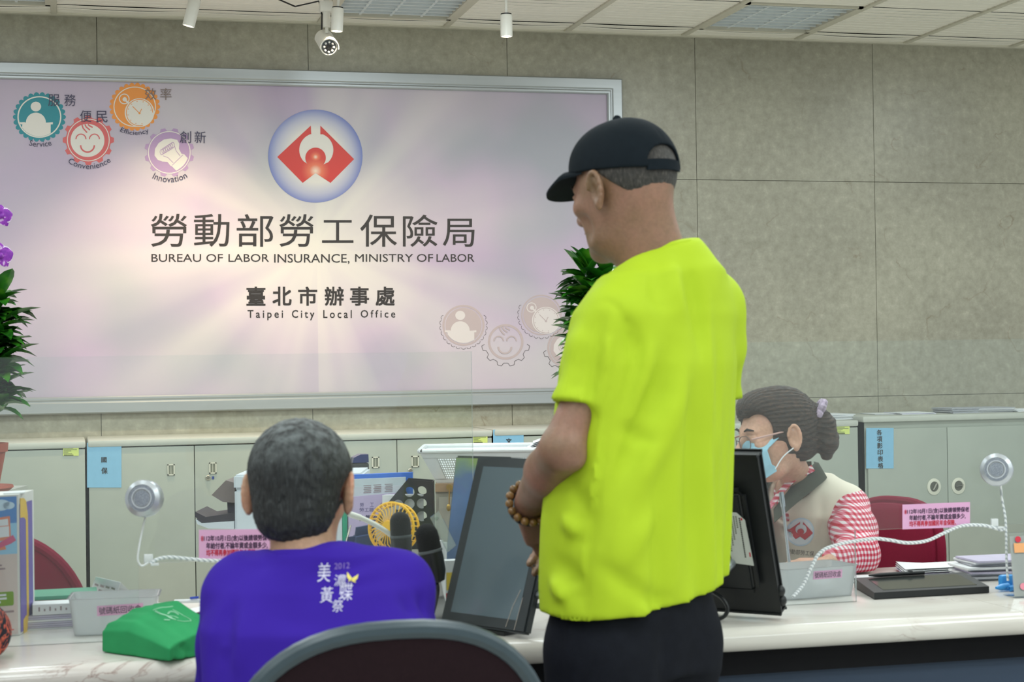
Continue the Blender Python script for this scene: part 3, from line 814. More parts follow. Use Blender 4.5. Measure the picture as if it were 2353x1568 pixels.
# ================================================================= SERVICE COUNTER
ZT, YF, YB = 0.73, 3.26, 4.07
m, nt, b = node_mat('cream_marble')
tc = N(nt, 'ShaderNodeTexCoord')
mp = N(nt, 'ShaderNodeMapping'); mp.inputs['Scale'].default_value = (0.8, 1.6, 1.6); nt.links.new(tc.outputs['Object'], mp.inputs[0])
na = N(nt, 'ShaderNodeTexNoise'); na.inputs['Scale'].default_value = 2.2; na.inputs['Detail'].default_value = 6; na.inputs['Distortion'].default_value = 1.2
nb = N(nt, 'ShaderNodeTexNoise'); nb.inputs['Scale'].default_value = 5.5; nb.inputs['Detail'].default_value = 8; nb.inputs['Distortion'].default_value = 2.5
nc = N(nt, 'ShaderNodeTexNoise'); nc.inputs['Scale'].default_value = 3.0; nc.inputs['Detail'].default_value = 3
for n in (na, nb, nc): nt.links.new(mp.outputs[0], n.inputs['Vector'])
base = ramp(nt, na.outputs['Fac'], [(0.3, lin((206, 200, 193))), (0.55, lin((226, 222, 216))), (0.75, lin((212, 203, 198)))])
vv = maths(nt, 'ABSOLUTE', maths(nt, 'SUBTRACT', nb.outputs['Fac'], 0.5))
vr = ramp(nt, vv, [(0.0, (1, 1, 1, 1)), (0.012, (0.35, 0.35, 0.35, 1)), (0.03, (0, 0, 0, 1))])
gt = ramp(nt, nc.outputs['Fac'], [(0.56, (0, 0, 0, 1)), (0.72, (0.7, 0.7, 0.7, 1))])
nt.links.new(mix(nt, mix(nt, 1.0, vr.outputs[0], gt.outputs[0], 'MULTIPLY'), base.outputs[0], lin((138, 92, 84))), b.inputs['Base Color'])
b.inputs['Roughness'].default_value = 0.16
MARBLE = m
counter = thing('service_counter', (0.8, (YF+YB)/2, 0), 'long cream marble topped service counter with dark front', 'counter')
prof = [(YB, ZT-0.05), (YB, ZT)]+[(YF+0.025-0.025*math.sin(t), ZT-0.025+0.025*math.cos(t)) for t in np.linspace(0, math.pi, 10)]
XJ = float(QZ(2340, 1425, ZT-0.02)[0])
for x0, x1 in ((-2.6, XJ-0.0006), (XJ+0.0006, 4.2)):
    MB().prism([(x0, y, z) for y, z in prof], (x1-x0, 0, 0)).build('marble_top', MARBLE, counter)
MB().box((-2.6, YF+0.045, 0.628), (4.2, YB-0.03, ZT-0.05)).build('apron', mat('apron_shade_black', (20, 20, 23), rough=0.8, spec=0.15, var=0.04), counter)  # apron coloured near-black to carry the shade below the marble nosing
MB().box((-2.6, YF+0.06, 0.0), (4.2, YF+0.10, 0.628)).build('front_panel', mat('slate_blue_laminate', (56, 68, 86), rough=0.6, spec=0.2, var=0.06, scale=6, aniso=(0.3, 1, 6)), counter)
for x in (-2.5, -1.2, 0.2, 1.5, 2.8, 4.1):
    MB().box((x-0.015, YF+0.10, 0), (x+0.015, YB-0.05, 0.628)).build('side_panel', STEEL, counter)

# clear acrylic screens standing on the counter, each with a pass-through notch
ACRYL = clear_plastic('clear_acrylic', haze=0.03, refl=0.7)
AEDGE = clear_plastic('acrylic_edge', tint=(0.75, 0.86, 0.84), body=(0.72, 0.83, 0.82), haze=0.75, rough=0.1, refl=0.6)
YP, TP = 3.53, 0.006
def acrylic_screen(x0, x1, zt, nx0, nx1, nz, label):
    t = thing('acrylic_screen', ((x0+x1)/2, YP, ZT), label, 'screen', 'clear acrylic screens on the counter')
    mb = MB()
    def sl(a, b_, z0, z1):
        mb.frame_box((a, YP, z0), (b_-a, 0, 0), (0, TP, 0), (0, 0, z1-z0), ACRYL)
    P = [(x0, ZT), (nx0, ZT), (nx0, nz), (nx1, nz), (nx1, ZT), (x1, ZT), (x1, zt), (x0, zt)]
    n = len(P)
    for y, fl in ((YP, 1), (YP+TP, 0)):
        for (a, b_, z0, z1) in ((x0, nx0, ZT, zt), (nx0, nx1, nz, zt), (nx1, x1, ZT, zt)):
            q = [(a, y, z0), (b_, y, z0), (b_, y, z1), (a, y, z1)]
            mb.add(q if fl else q[::-1], [(0, 1, 2, 3)], ACRYL)
    for i in range(n):
        (a, c_), (b_, d_) = P[i], P[(i+1) % n]
        mb.add([(a, YP, c_), (b_, YP, d_), (b_, YP+TP, d_), (a, YP+TP, c_)], [(0, 3, 2, 1)], AEDGE)
    mb.build('pane', None, t, smooth=0)
    return t
pe = float(QY(1085, 900, YP)[0])
n0, n1 = float(QY(318, 1297, YP)[0]), float(QY(620, 1290, YP)[0])
zn = float(QY(450, 1291, YP)[2])
acrylic_screen(-1.0, pe, float(QY(1085, 808, YP)[2]), n0, n1, zn, 'clear acrylic screen at left, its right edge standing beside the customer monitor')
r0_ = float(QY(1690, 900, YP)[0])-0.12
zn2 = float(QY(2040, 1217, YP)[2])
acrylic_screen(r0_, 2.75, float(QY(2000, 784, YP)[2]), float(QY(1966, 1217, YP)[0]), float(QY(2440, 1210, YP)[0]), zn2, 'clear acrylic screen in front of the masked clerk')

# round intercom speakers hooked on the screens
SILVER = mat('satin_silver', (200, 205, 212), rough=0.3, metal=0.55, var=0.02)
def mesh_grille(name):
    m, nt, b = node_mat(name)
    tc = N(nt, 'ShaderNodeTexCoord'); vo = N(nt, 'ShaderNodeTexVoronoi'); vo.inputs['Scale'].default_value = 620
    nt.links.new(tc.outputs['Object'], vo.inputs['Vector'])
    r_ = ramp(nt, vo.outputs['Distance'], [(0.2, lin((96, 102, 114))), (0.55, lin((150, 156, 168)))])
    nt.links.new(r_.outputs[0], b.inputs['Base Color']); b.inputs['Roughness'].default_value = 0.4; b.inputs['Metallic'].default_value = 0.4
    return m
GRILLE = mesh_grille('speaker_grille')
WIRE = mat('clear_white_wire', (228, 232, 234), rough=0.35, var=0.02)
m, nt, b = node_mat('twisted_white_cable')
tc = N(nt, 'ShaderNodeTexCoord'); wv = N(nt, 'ShaderNodeTexWave'); wv.inputs['Scale'].default_value = 62; wv.bands_direction = 'DIAGONAL'
nt.links.new(tc.outputs['Object'], wv.inputs['Vector'])
r_ = ramp(nt, wv.outputs['Fac'], [(0.2, lin((176, 184, 190))), (0.6, lin((236, 240, 242)))])
nt.links.new(r_.outputs[0], b.inputs['Base Color']); b.inputs['Roughness'].default_value = 0.3
TWIST = m
def smooth_path(pts, n=8):
    P = [np.asarray(p, float) for p in pts]; out = []
    P = [2*P[0]-P[1]]+P+[2*P[-1]-P[-2]]
    for i in range(1, len(P)-2):
        for k in range(n):
            t = k/n
            out.append(0.5*((2*P[i])+(-P[i-1]+P[i+1])*t+(2*P[i-1]-5*P[i]+4*P[i+1]-P[i+2])*t*t+(-P[i-1]+3*P[i]-3*P[i+1]+P[i+2])*t**3))
    out.append(P[-2]); return out
def intercom(px, py, lab, tilt):
    c = QY(px, py, YP-0.03)
    ax = unit(-FWD+_R0*tilt+V(0, 0, 0.12))
    t = thing('intercom_speaker', c, lab, 'speaker', 'round silver intercom speakers on the screens')
    r = 0.037
    MB().lathe(c-ax*0.02, ax, [(0, 0), (r*0.8, 0), (r, 0.008), (r, 0.026), (r*0.96, 0.031), (r*0.74, 0.036), (r*0.72, 0.034), (0, 0.034)], seg=40).build('housing', SILVER, t)
    MB().lathe(c-ax*0.02, ax, [(0, 0.0342), (r*0.70, 0.0342), (r*0.70, 0.0350), (0, 0.0355)], seg=36).build('grille', GRILLE, t)
    MB().lathe(c-ax*0.02, ax, [(r*0.50, 0.0352), (r*0.50, 0.0365), (r*0.56, 0.0365), (r*0.56, 0.0352)], seg=36).build('ring', SILVER, t)
    MB().tube([c-ax*0.02, V(c[0], YP-0.0005, c[2])], 0.012, seg=12).build('mount', SILVER, t)
    return t, c
intercom(331, 1146, 'round silver speaker on the left screen, beside the blue 國保 sheet', -0.1)
intercom(2290, 1080, 'round silver speaker on the right screen, over the paper stacks', -0.32)
def cable(name, pxs, r, m, label, y=YP-0.006, group='white cables on the screens', cat='cable'):
    P = smooth_path([QY(a[0], a[1], y-(a[2] if len(a) > 2 else 0)) for a in pxs])
    return single(name, MB().tube(P, r, seg=8), m, label, cat, group)
cable('speaker_cable', [(334, 1190, 0.012), (326, 1225), (319, 1262), (317, 1288), (326, 1301), (342, 1293)], 0.0022, WIRE, 'thin clear cable hanging from the left round speaker')
cable('speaker_cable', [(346, 1295), (364, 1285), (390, 1281), (425, 1284), (470, 1288), (520, 1290), (570, 1296)], 0.0038, TWIST, 'white twisted cable along the left screen toward the purple shirt')
cable('speaker_cable', [(2299, 1116, 0.012), (2303, 1150), (2310, 1190), (2312, 1230), (2313, 1290), (2316, 1335)], 0.0030, TWIST, 'white twisted cable dropping from the right round speaker')
cable('speaker_cable', [(1822, 1372, 0.004), (1845, 1345), (1862, 1308), (1885, 1270), (1925, 1252), (2000, 1239), (2040, 1241), (2085, 1248), (2130, 1243), (2170, 1225), (2210, 1209), (2260, 1208), (2300, 1218), (2309, 1214)], 0.0040, TWIST, 'white twisted cable snaking from right ticket box to the right speaker', )
CLIP = mat('white_clip', (222, 226, 228), rough=0.35, var=0.02)
for px, py, lab in ((341, 1284, 'small white cable clip below the left round speaker'), (2283, 1201, 'small white cable clip below the right round speaker')):
    c = QY(px, py, YP)
    single('cable_clip', MB().box(c+V(-0.009, -0.007, -0.009), c+V(0.009, -0.0003, 0.009), None, 0.002).box(c+V(0.004, -0.012, -0.014), c+V(0.02, -0.001, -0.009), None, 0.001), CLIP, lab, 'clip', 'white clips on the screens')
PINK = mat('pink_paper', (226, 172, 212), rough=0.7, var=0.02)
PINK_RED = print_mat('red_print', (206, 36, 62)); PURP_INK = print_mat('dark_violet_print', (66, 44, 74))
PM = photo_map(YP-0.0005)
def pink_notice(x0, y0, x1, y1, dy, lab):
    f = lambda x, y, l=0.0: PM(x, y+dy*(x-x0)/(x1-x0), l)
    s_ = notice('pink_notice', PINK, x0, y0, x1, y1, lab, 'pink notices on the screens', mapper=f)
    w, h = x1-x0, y1-y0
    X = lambda u: x0+w*u
    Yv = lambda v: y0+h*v
    a = Art(f)
    a.text('※', X(0.025), Yv(0.20), X(0.062), Yv(0.40), PINK_RED, 0.0026)
    a.text('112年10月1日(含)以後請領勞保老', X(0.068), Yv(0.19), X(0.985), Yv(0.42), PURP_INK, 0.0026, 0.015)
    a.text('年給付者,不論年資或金額多少,', X(0.10), Yv(0.44), X(0.93), Yv(0.66), PURP_INK, 0.0026, 0.015)
    a.text('均不得再參加國民年金保險、', X(0.10), Yv(0.68), X(0.79), Yv(0.90), PINK_RED, 0.0026, 0.015)
    a.build('print', s_)
pink_notice(457, 1218, 626, 1285, -2, 'pink notice on the left screen, partly hidden by the purple shirt')
pink_notice(2073, 1160, 2228, 1217, -6, 'pink notice on the right screen before the maroon chair')

# ================================================================= THINGS ON THE COUNTER
FROST = clear_plastic('frosted_plastic', tint=(0.97, 0.985, 1.0), body=(0.97, 0.985, 1.0), haze=0.72, rough=0.25, refl=0.9)
def open_box(mb, o, ex, ey, h, taper, th, m=None):
    """open tray: o = bottom centre, ex/ey half vectors at the bottom, rim wider by taper"""
    o, ex, ey = V(*o), V(*ex), V(*ey)
    def rect(k, z, n=5):
        # rounded rectangle
        pts = []
        lx, ly = np.linalg.norm(ex)*k[0], np.linalg.norm(ey)*k[1]
        r = min(lx, ly)*0.22
        for cx, cy, a0 in ((lx-r, ly-r, 0), (-lx+r, ly-r, 90), (-lx+r, -ly+r, 180), (lx-r, -ly+r, 270)):
            for q in range(n):
                an = math.radians(a0+90*q/(n-1)); x, y = cx+r*math.cos(an), cy+r*math.sin(an)
                pts.append(o+unit(ex)*x+unit(ey)*y+V(0, 0, z))
        return pts
    lx, ly = np.linalg.norm(ex), np.linalg.norm(ey)
    kk = lambda d: ((lx+d)/lx, (ly+d)/ly)
    rings = [rect(kk(-0.001), 0.0), rect(kk(0), 0.0), rect(kk(taper), h), rect(kk(taper+0.004), h), rect(kk(taper+0.004), h-0.004), rect(kk(taper-0.0), h-0.005)][:4]
    rings += [rect(kk(taper-th), h), rect(kk(-th), th)]
    mb.grid(np.array(rings), m, closed=True)
    n = len(rings[0]); k = len(mb.v)
    mb.add(rings[0], [tuple(range(n-1, -1, -1))], m); mb.add(rings[-1], [tuple(range(n))], m)
    return mb
def ticket_box(bl, br, depth, h, lab, label_px):
    a, c = QZ(*bl, ZT), QZ(*br, ZT)
    ex = (c-a)/2; ey = unit(np.cross(V(0, 0, 1), ex))*depth/2
    if ey[1] < 0: ey = -ey
    o = (a+c)/2+ey+V(0, 0, 0.0005)
    t = thing('ticket_box', o, lab, 'plastic box', 'translucent number slip boxes')
    open_box(MB(), o, ex, ey, h, 0.010, 0.002).build('tray', FROST, t)
    nrm = -unit(ey); up = unit(V(0, 0, h)+nrm*0.010)
    f0 = lambda u, v, l=0.0: o-ey+unit(ex)*u+up*v+nrm*(0.0012+l)
    lx, ly, lw, lh, sl = label_px
    P = [f0(lx, ly), f0(lx+lw, ly+sl), f0(lx+lw, ly+lh+sl), f0(lx, ly+lh)]
    lb = MB().prism(P, nrm*0.0005).build('pink_label', mat('bright_pink_paper', (244, 180, 222), rough=0.7, var=0.02), t); lb['label'] = 'pink label with dark characters'
    a_ = Art(lambda x, y, l=0.0: f0(x, y+sl*(x-lx)/lw, 0.0008+l))
    a_.text('號碼紙回收盒', lx+lw*0.04, ly+lh*0.86, lx+lw*0.96, ly+lh*0.14, PURP_INK, 0.0003)
    a_.build('lettering', lb)
    return t, o, ex, ey
ticket_box((170, 1463), (352, 1456), 0.10, 0.076, 'translucent number slip box with pink label beside the green bag', (-0.032, 0.040, 0.092, 0.021, 0.003))
tb, tbo, tbex, tbey = ticket_box((1806, 1381), (1961, 1369), 0.10, 0.070, 'translucent number slip box with pink label in front of the masked clerk', (-0.022, 0.044, 0.076, 0.019, 0.0))
for k, (du, rz) in enumerate(((-0.03, 0.4), (0.0, -0.5), (0.025, 0.9))):
    c = tbo+unit(tbex)*du+V(0, 0, 0.004+0.012*k)
    ca_, sa_ = math.cos(rz), math.sin(rz)
    rows = []
    for i in range(5):
        u_ = (i/4-0.5)*0.07
        rows.append([c+V(ca_*u_-sa_*w_, sa_*u_+ca_*w_, 0.006*math.sin(3*i+w_*60)+0.002*k) for w_ in (-0.025, 0, 0.025)])
    single('number_slip', MB().grid(np.array(rows)), PAPER, ('crumpled white number slip at the left', 'crumpled white number slip in the middle', 'crumpled white number slip at the right')[k]+' inside the clerk’s ticket box', 'paper slip', 'paper slips in the right ticket box')

def plate(name, mb_corners, n_thick, m, label=None, cat=None, group=None, parent=None):
    P = [V(*p) for p in mb_corners]
    mb = MB().prism(P, n_thick)
    if parent is not None: return mb.build(name, m, parent)
    return single(name, mb, m, label, cat, group)

# brochure display box at the left edge
A = QZ(46, 1461, ZT)+V(0, 0, 0.001); d_ = V(-0.24, -0.055, 0); s_v = V(0.027, 0.122, 0)
hgt = 0.288
t = thing('brochure_display', A+d_/2+s_v/2, 'cardboard display box with blue poster front and purple yellow-lined side', 'display box')
MB().frame_box(A, d_, s_v, (0, 0, hgt)).build('box', mat('white_card', (222, 220, 216), rough=0.7, var=0.02), t)
nF = unit(np.cross(d_, V(0, 0, 1))); nF = -nF if nF[1] > 0 else nF
Lf = float(np.linalg.norm(d_))
fF = lambda x, y, l=0.0: A+unit(d_)*(-x)+V(0, 0, hgt*(1-y))+nF*(0.0006+l)      # x <= 0 from the right edge in metres, y 0..1 down
SKY = print_mat('poster_sky', (70, 130, 200)); SKYL = print_mat('poster_sky_light', (150, 200, 232)); CLD = print_mat('poster_cloud', (196, 220, 240)); BEI = print_mat('poster_beige', (214, 196, 192))
ORP = print_mat('poster_orange', (222, 130, 98)); PKP = print_mat('poster_pink', (206, 84, 128)); GRP = print_mat('poster_green', (122, 160, 48)); GTX = print_mat('poster_grey_text', (150, 130, 136)); RTX = print_mat('poster_red_text', (216, 120, 116))
VIO = print_mat('violet_card', (104, 84, 168)); GLD = print_mat('gold_line', (226, 184, 50)); PWH = print_mat('poster_white', (226, 228, 234))
a = Art(fF)
x0 = -Lf+0.004
a.poly([(x0, 0.012), (-0.004, 0.012), (-0.004, 0.26), (x0, 0.26)], SKY, 0.0003)
a.poly([(x0, 0.22), (-0.004, 0.20), (-0.004, 0.42), (x0, 0.42)], SKYL, 0.0004)
for cx, cy, r in ((-0.02, 0.075, 0.012), (-0.035, 0.07, 0.018), (-0.055, 0.08, 0.016), (-0.12, 0.06, 0.02), (-0.15, 0.075, 0.016)): a.ell(cx, cy, r, r*2.2, CLD, 0.0005, 20)
a.poly([(x0, 0.42), (-0.004, 0.42), (-0.004, 0.99), (x0, 0.99)], BEI, 0.0003)
a.poly([(-0.048, 0.16), (-0.018, 0.15), (-0.016, 0.31), (-0.048, 0.33)], ORP, 0.0007)
a.poly([(-0.044, 0.175), (-0.022, 0.168), (-0.021, 0.215), (-0.044, 0.22)], PWH, 0.0009)
a.poly([(-0.043, 0.225), (-0.020, 0.22), (-0.0195, 0.295), (-0.043, 0.30)], PWH, 0.0009)
a.poly([(-0.040, 0.335), (-0.012, 0.285), (-0.006, 0.325), (-0.016, 0.345), (-0.040, 0.375)], PKP, 0.0010)
a.poly([(-0.040, 0.375), (-0.028, 0.36), (-0.026, 0.385), (-0.040, 0.39)], ORP, 0.0010)
for y_, xr in ((0.49, -0.035), (0.515, -0.028)): a.poly([(x0+0.02, y_), (xr, y_), (xr, y_+0.012), (x0+0.02, y_+0.012)], GTX, 0.0005)
a.poly([(x0+0.02, 0.685), (-0.014, 0.685), (-0.012, 0.695), (-0.012, 0.775), (-0.014, 0.785), (x0+0.02, 0.785)], GRP, 0.0006)
for y_, xr in ((0.70, -0.027), (0.725, -0.026), (0.75, -0.038)): a.poly([(x0+0.03, y_), (xr, y_), (xr, y_+0.014), (x0+0.03, y_+0.014)], PWH, 0.0008)
a.poly([(x0+0.02, 0.82), (-0.012, 0.82), (-0.012, 0.834), (x0+0.02, 0.834)], GTX, 0.0005)
a.ring(-0.03, 0.88, 0.0075, 0.0085, GTX, 0.0005, n=24)
a.poly([(-0.06, 0.952), (-0.012, 0.952), (-0.012, 0.962), (-0.06, 0.962)], RTX, 0.0005)
a.build('poster_print', t)
fS = lambda x, y, l=0.0: A+s_v*x+V(0, 0, hgt*(1-y))+unit(V(1, -0.1, 0))*(0.0006+l)
a = Art(fS)
a.poly([(0.03, 0.07), (0.88, 0.07), (0.88, 0.985), (0.03, 0.985)], VIO, 0.0003)
a.stroke([(0.06, 0.10), (0.3, 0.105), (0.45, 0.13), (0.5, 0.17), (0.5, 0.90), (0.4, 0.95), (0.2, 0.975)], 0.14, GLD, 0.0006)
a.build('side_print', t)
single('card_slip', MB().frame_box(A+V(-0.03, 0.01, hgt), V(0.042, 0.005, 0), V(0, 0.05, 0), V(0, 0, 0.003)), PAPER, 'white slip lying on top of the brochure display box', 'card')

# forms with a green folder behind
B0 = QZ(84, 1451, ZT)
t = paper_pile('form_stack', B0+V(0.052, 0.09, 0), 0.15, 0.15, 7, 0.03, 0.05, 'stack of white and lilac forms between the display box and left ticket box', mats=(PAPER, PAPER3, PAPER3, PAPER3), jit=0.003, seed=7)
cfm = B0+V(0.04, 0.06, 0.0305)
lf = thing('leaflet_pad', cfm+V(0, 0.02, 0), 'white leaflet pad with small print standing on the form stack', 'leaflets')
MB().frame_box(cfm+V(-0.048, -0.045, 0), (0.125, 0.004, 0), (0, 0.06, 0.0), (0, 0, 0.022)).build('pages', PAPER, lf)
a = Art(plane_map(cfm+V(-0.048, -0.0456, 0), (1, 0.03, 0), (0, 0, 1), (0, -1, 0)))
for k in range(9):
    xk = 0.012+0.011*k; a.poly([(xk, -0.017+0.004*(k % 2)), (xk+0.003, -0.017+0.004*(k % 2)), (xk+0.003, -0.008), (xk, -0.008)], GTX, 0.0004)
a.build('print', lf)
single('green_folder', MB().frame_box(cfm+V(-0.05, 0.02, 0.0225), (0.135, 0.003, 0), (0, 0.12, 0), (0, 0, 0.008)), mat('green_folder', (62, 140, 112), rough=0.5), 'green folder lying over the stacked forms at left', 'folder')

# tent card
c0, c1 = QD(220, 1326, 3.80), QD(277, 1339, 3.72)
t = thing('tent_card', (c0+c1)/2*V(1, 1, 0)+V(0, 0, ZT), 'small folded white tent card with print behind the left ticket box', 'card')
f0, f1 = QZ(196, 1392, ZT)+V(0, 0.02, 0), QZ(256, 1405, ZT)+V(0, 0.02, 0)
b0, b1 = f0+V(0.085, 0.06, 0), f1+V(0.075, 0.06, 0)
mb = MB()
th = V(0, 0.001, -0.0006)
mb.prism([f0, f1, c1, c0], V(0.0008, 0.0012, 0)); mb.prism([b0, b1, c1, c0][::-1], V(0.0004, -0.0012, 0))
mb.build('card', PAPER, t)
a = Art(lambda x, y, l=0.0: (c0+(c1-c0)*x)*(1-y)+(f0+(f1-f0)*x)*y+V(-0.5, -0.8, 0.2)*(0.001+l))
for k in range(12):
    u_, v_ = 0.08+0.22*(k % 4), 0.22+0.16*(k//4)
    a.poly([(u_, v_), (u_+0.15, v_+0.02), (u_+0.15, v_+0.08), (u_, v_+0.06)], GREY_INK if k % 4 > 1 else GTX, 0.0)
a.build('print', t)

# loose sheet and pen behind the green bag
c = QZ(430, 1412, ZT)
rows = [[c+V(-0.05+0.12*i/8, -0.035+0.09*j/5, 0.004+0.006*math.sin(i*0.9+j*0.5)**2) for i in range(9)] for j in range(6)]
single('crumpled_sheet', MB().grid(np.array(rows)), PAPER, 'crumpled white sheet lying between green bag and purple shirt', 'paper')
pc = QZ(444, 1400, ZT)+V(0, 0, 0.018)
t = thing('pen', pc-V(0, 0, 0.018), 'white pen with blue clip on the crumpled sheet', 'pen')
MB().tube([pc+V(-0.04, 0.02, -0.002), pc+V(0.05, -0.01, 0.0)], 0.0045).build('barrel', PAPER, t)
MB().tube([pc+V(-0.006, 0.004, 0.006), pc+V(0.012, -0.002, 0.008)], 0.003, seg=6).build('clip', mat('pen_blue', (36, 66, 168), var=0), t)

# ---- customer monitor (portrait panel leaning back)
DARKBEZ = mat('charcoal_bezel', (46, 52, 55), rough=0.5, var=0.04)
def screen_panel(name, BL, BR, height, back_dir_tilt, bezel, thick, label, screen_mat, cat='monitor', face=1):
    """slab standing on the edge BL-BR, leaning; face=+1 screen toward the viewer"""
    ex = unit(BR-BL); w = float(np.linalg.norm(BR-BL))
    n0 = unit(np.cross(ex, V(0, 0, 1)))
    if n0[1] > 0: n0 = -n0                       # horizontal, toward the viewer
    up = unit(V(0, 0, 1)*math.cos(back_dir_tilt)-n0*math.sin(back_dir_tilt))
    n = unit(np.cross(ex, up)); n = n if np.dot(n, n0) > 0 else -n
    t = thing(name, (BL+BR)/2*V(1, 1, 0)+V(0, 0, ZT), label, cat)
    bm = bmesh.new(); bmesh.ops.create_cube(bm, size=1.0)
    for v in bm.verts:
        q = np.array(v.co)+0.5
        v.co = Vector(tuple(BL+ex*q[0]*w+up*q[1]*height-n*thick*(1-q[2])))
    bmesh.ops.bevel(bm, geom=list(bm.edges), offset=0.004, segments=2, affect='EDGES')
    bmesh.ops.recalc_face_normals(bm, faces=bm.faces)
    MB().bm(bm).build('casing', DARKBEZ if face > 0 else BLACK_PL, t)
    if face > 0:
        MB().frame_box(BL+ex*bezel[0]+up*bezel[1]-n*0.001, ex*(w-bezel[0]-bezel[2]), up*(height-bezel[1]-bezel[3]), n*0.0014).build('screen', screen_mat, t)
    return t, ex, up, n, w
m, nt, b = node_mat('dull_screen_glass'); b.inputs['Base Color'].default_value = lin((98, 112, 120)); b.inputs['Roughness'].default_value = 0.09; b.inputs['Specular IOR Level'].default_value = 0.5
GLASSGREY = m
BLc, BRc = QZ(1010, 1430, ZT+0.012), QZ(1205, 1457, ZT+0.012)
mon, ex, up, n, w = screen_panel('customer_monitor', BLc, BRc, 0.356, math.radians(19), (0.026, 0.024, 0.026, 0.022), 0.022, 'tilted black tablet monitor with blank grey screen facing the customers', GLASSGREY)
cb_ = (BLc+BRc)/2
ST = mat('stand_grey_steel', (140, 146, 150), rough=0.3, metal=0.6, var=0.03)
nh = unit(n*V(1, 1, 0))
MB().frame_box(cb_*V(1, 1, 0)-ex*0.06-nh*0.076+V(0, 0, ZT+0.0005), ex*0.12, nh*0.072, V(0, 0, 0.008)).build('foot_plate', BLACK_PL, mon)
for sgn in (-1, 1):
    MB().tube([cb_+ex*0.045*sgn-n*0.035+up*0.12, cb_+ex*0.045*sgn-nh*0.074+V(0, 0, 0.04), cb_+ex*0.045*sgn-nh*0.066+V(0, 0, 0.004)], 0.009, seg=10).build('stand_leg', ST, mon)
hb = QD(1228, 1392, 3.42)
MB().tube([hb-ex*0.04, hb+ex*0.035], 0.006).tube([hb-ex*0.06+V(0, 0, 0.02), hb+ex*0.03+V(0, 0, 0.022)], 0.008).ball(hb-ex*0.02, 0.011).build('hinge', ST, mon)
MB().tube([cb_+ex*(w*0.38)+up*0.004+n*0.0006, cb_+ex*(w*0.40)+up*0.07+n*0.0006], 0.0006, seg=5).tube([cb_+ex*(w*0.28)+up*0.008+n*0.0008, cb_+ex*(w*0.31)+up*0.05+n*0.0008, cb_+ex*(w*0.36)+up*0.085+n*0.0008], 0.0006, seg=5).build('scratch', mat('scratch', (200, 190, 180), rough=0.4, var=0), mon)

# ---- monitor seen from behind, in front of the clerk
BLb, BRb = QZ(1588, 1396, ZT+0.016), QZ(1792, 1410, ZT+0.016)
# keep its rear face toward the viewer, leaning to the clerk
exb = unit(BRb-BLb)
monb, ex, up, n, w = screen_panel('monitor', BLb, BRb, 0.352, math.radians(-19), (0, 0, 0, 0), 0.026, 'black monitor seen from behind with a white label, before the clerk', None, face=-1)
def BM(x, y, l=0.0): return BRb-ex*x+up*y+n*(0.0005+l)       # x leftward from the right edge, y up (metres)
def BMc(x, y, l=0.0, zmin=0.013):
    p_ = BM(x, y, l); p_[2] = max(p_[2], ZT+zmin); return p_
bm = bmesh.new(); bmesh.ops.create_cube(bm, size=1.0)
for v in bm.verts:
    q = np.array(v.co)+0.5; v.co = Vector(tuple(BM(0.03+q[0]*(w-0.06), 0.05+q[1]*0.235, q[2]*0.022)))
bmesh.ops.bevel(bm, geom=list(bm.edges), offset=0.014, segments=3, affect='EDGES'); bmesh.ops.recalc_face_normals(bm, faces=bm.faces)
MB().bm(bm).build('rear_housing', BLACK_PL, monb)
LBL = mat('white_label', (208, 212, 208), rough=0.6, var=0.02)
P = [BM(x, y, 0.023) for x, y in ((0.085, 0.238), (0.05, 0.236), (0.034, 0.220), (0.030, 0.118), (0.077, 0.122))]
lb = MB().prism(P, n*0.0006).build('rear_label', LBL, monb); lb['label'] = 'white printed label'
a = Art(lambda x, y, l=0.0: BM(x, y, 0.0239+l))
for k in range(5):
    xk = 0.076-0.0055*k
    for j in range(18-3*k):
        y_ = 0.228-0.0045*j; a.poly([(xk, y_), (xk-0.003, y_), (xk-0.003, y_-0.003), (xk, y_-0.003)], GREY_INK, 0.0)
for j in range(20): a.poly([(0.047, 0.225-0.0045*j), (0.044, 0.225-0.0045*j), (0.044, 0.2215-0.0045*j), (0.047, 0.2215-0.0045*j)], PRINT_INK, 0.0)
a.ell(0.079, 0.203, 0.0035, 0.0045, print_mat('label_blue', (60, 110, 180)), 0.0, 16)
a.poly([(0.036, 0.148), (0.033, 0.148), (0.033, 0.138), (0.036, 0.138)], PINK_RED, 0.0)
a.ell(0.041, 0.222, 0.002, 0.003, PINK_RED, 0.0, 12)
a.build('print', lb)
P = [BM(x, y, 0.0004) for x, y in ((0.16, 0.36), (0.117, 0.36), (0.113, 0.31), (0.118, 0.302), (0.16, 0.304))]
lb = MB().prism(P, n*0.0006).build('barcode_label', mat('pale_blue_label', (170, 188, 204), rough=0.6, var=0.02), monb)
a = Art(lambda x, y, l=0.0: BM(x, y, 0.0014+l))
for k in range(6): a.poly([(0.118+0.0035*k, 0.342), (0.120+0.0035*k, 0.342), (0.120+0.0035*k, 0.328), (0.118+0.0035*k, 0.328)], PRINT_INK, 0.0)
a.build('print', lb)
MB().tube(smooth_path([BM(0.15, 0.075, 0.05), BM(0.12, 0.09, 0.055), BM(0.10, 0.105, 0.05), BM(0.085, 0.118, 0.035), BM(0.08, 0.122, 0.02)]), [0.011]*33, seg=10).build('stand_arm', ST, monb)
MB().tube([BM(0.16, 0.15, 0.02), BM(0.13, 0.13, 0.07), BMc(0.14, 0.06, 0.09), BMc(0.15, 0.0, 0.10)], 0.012, seg=10).build('stand_leg', BLACK_PL, monb)
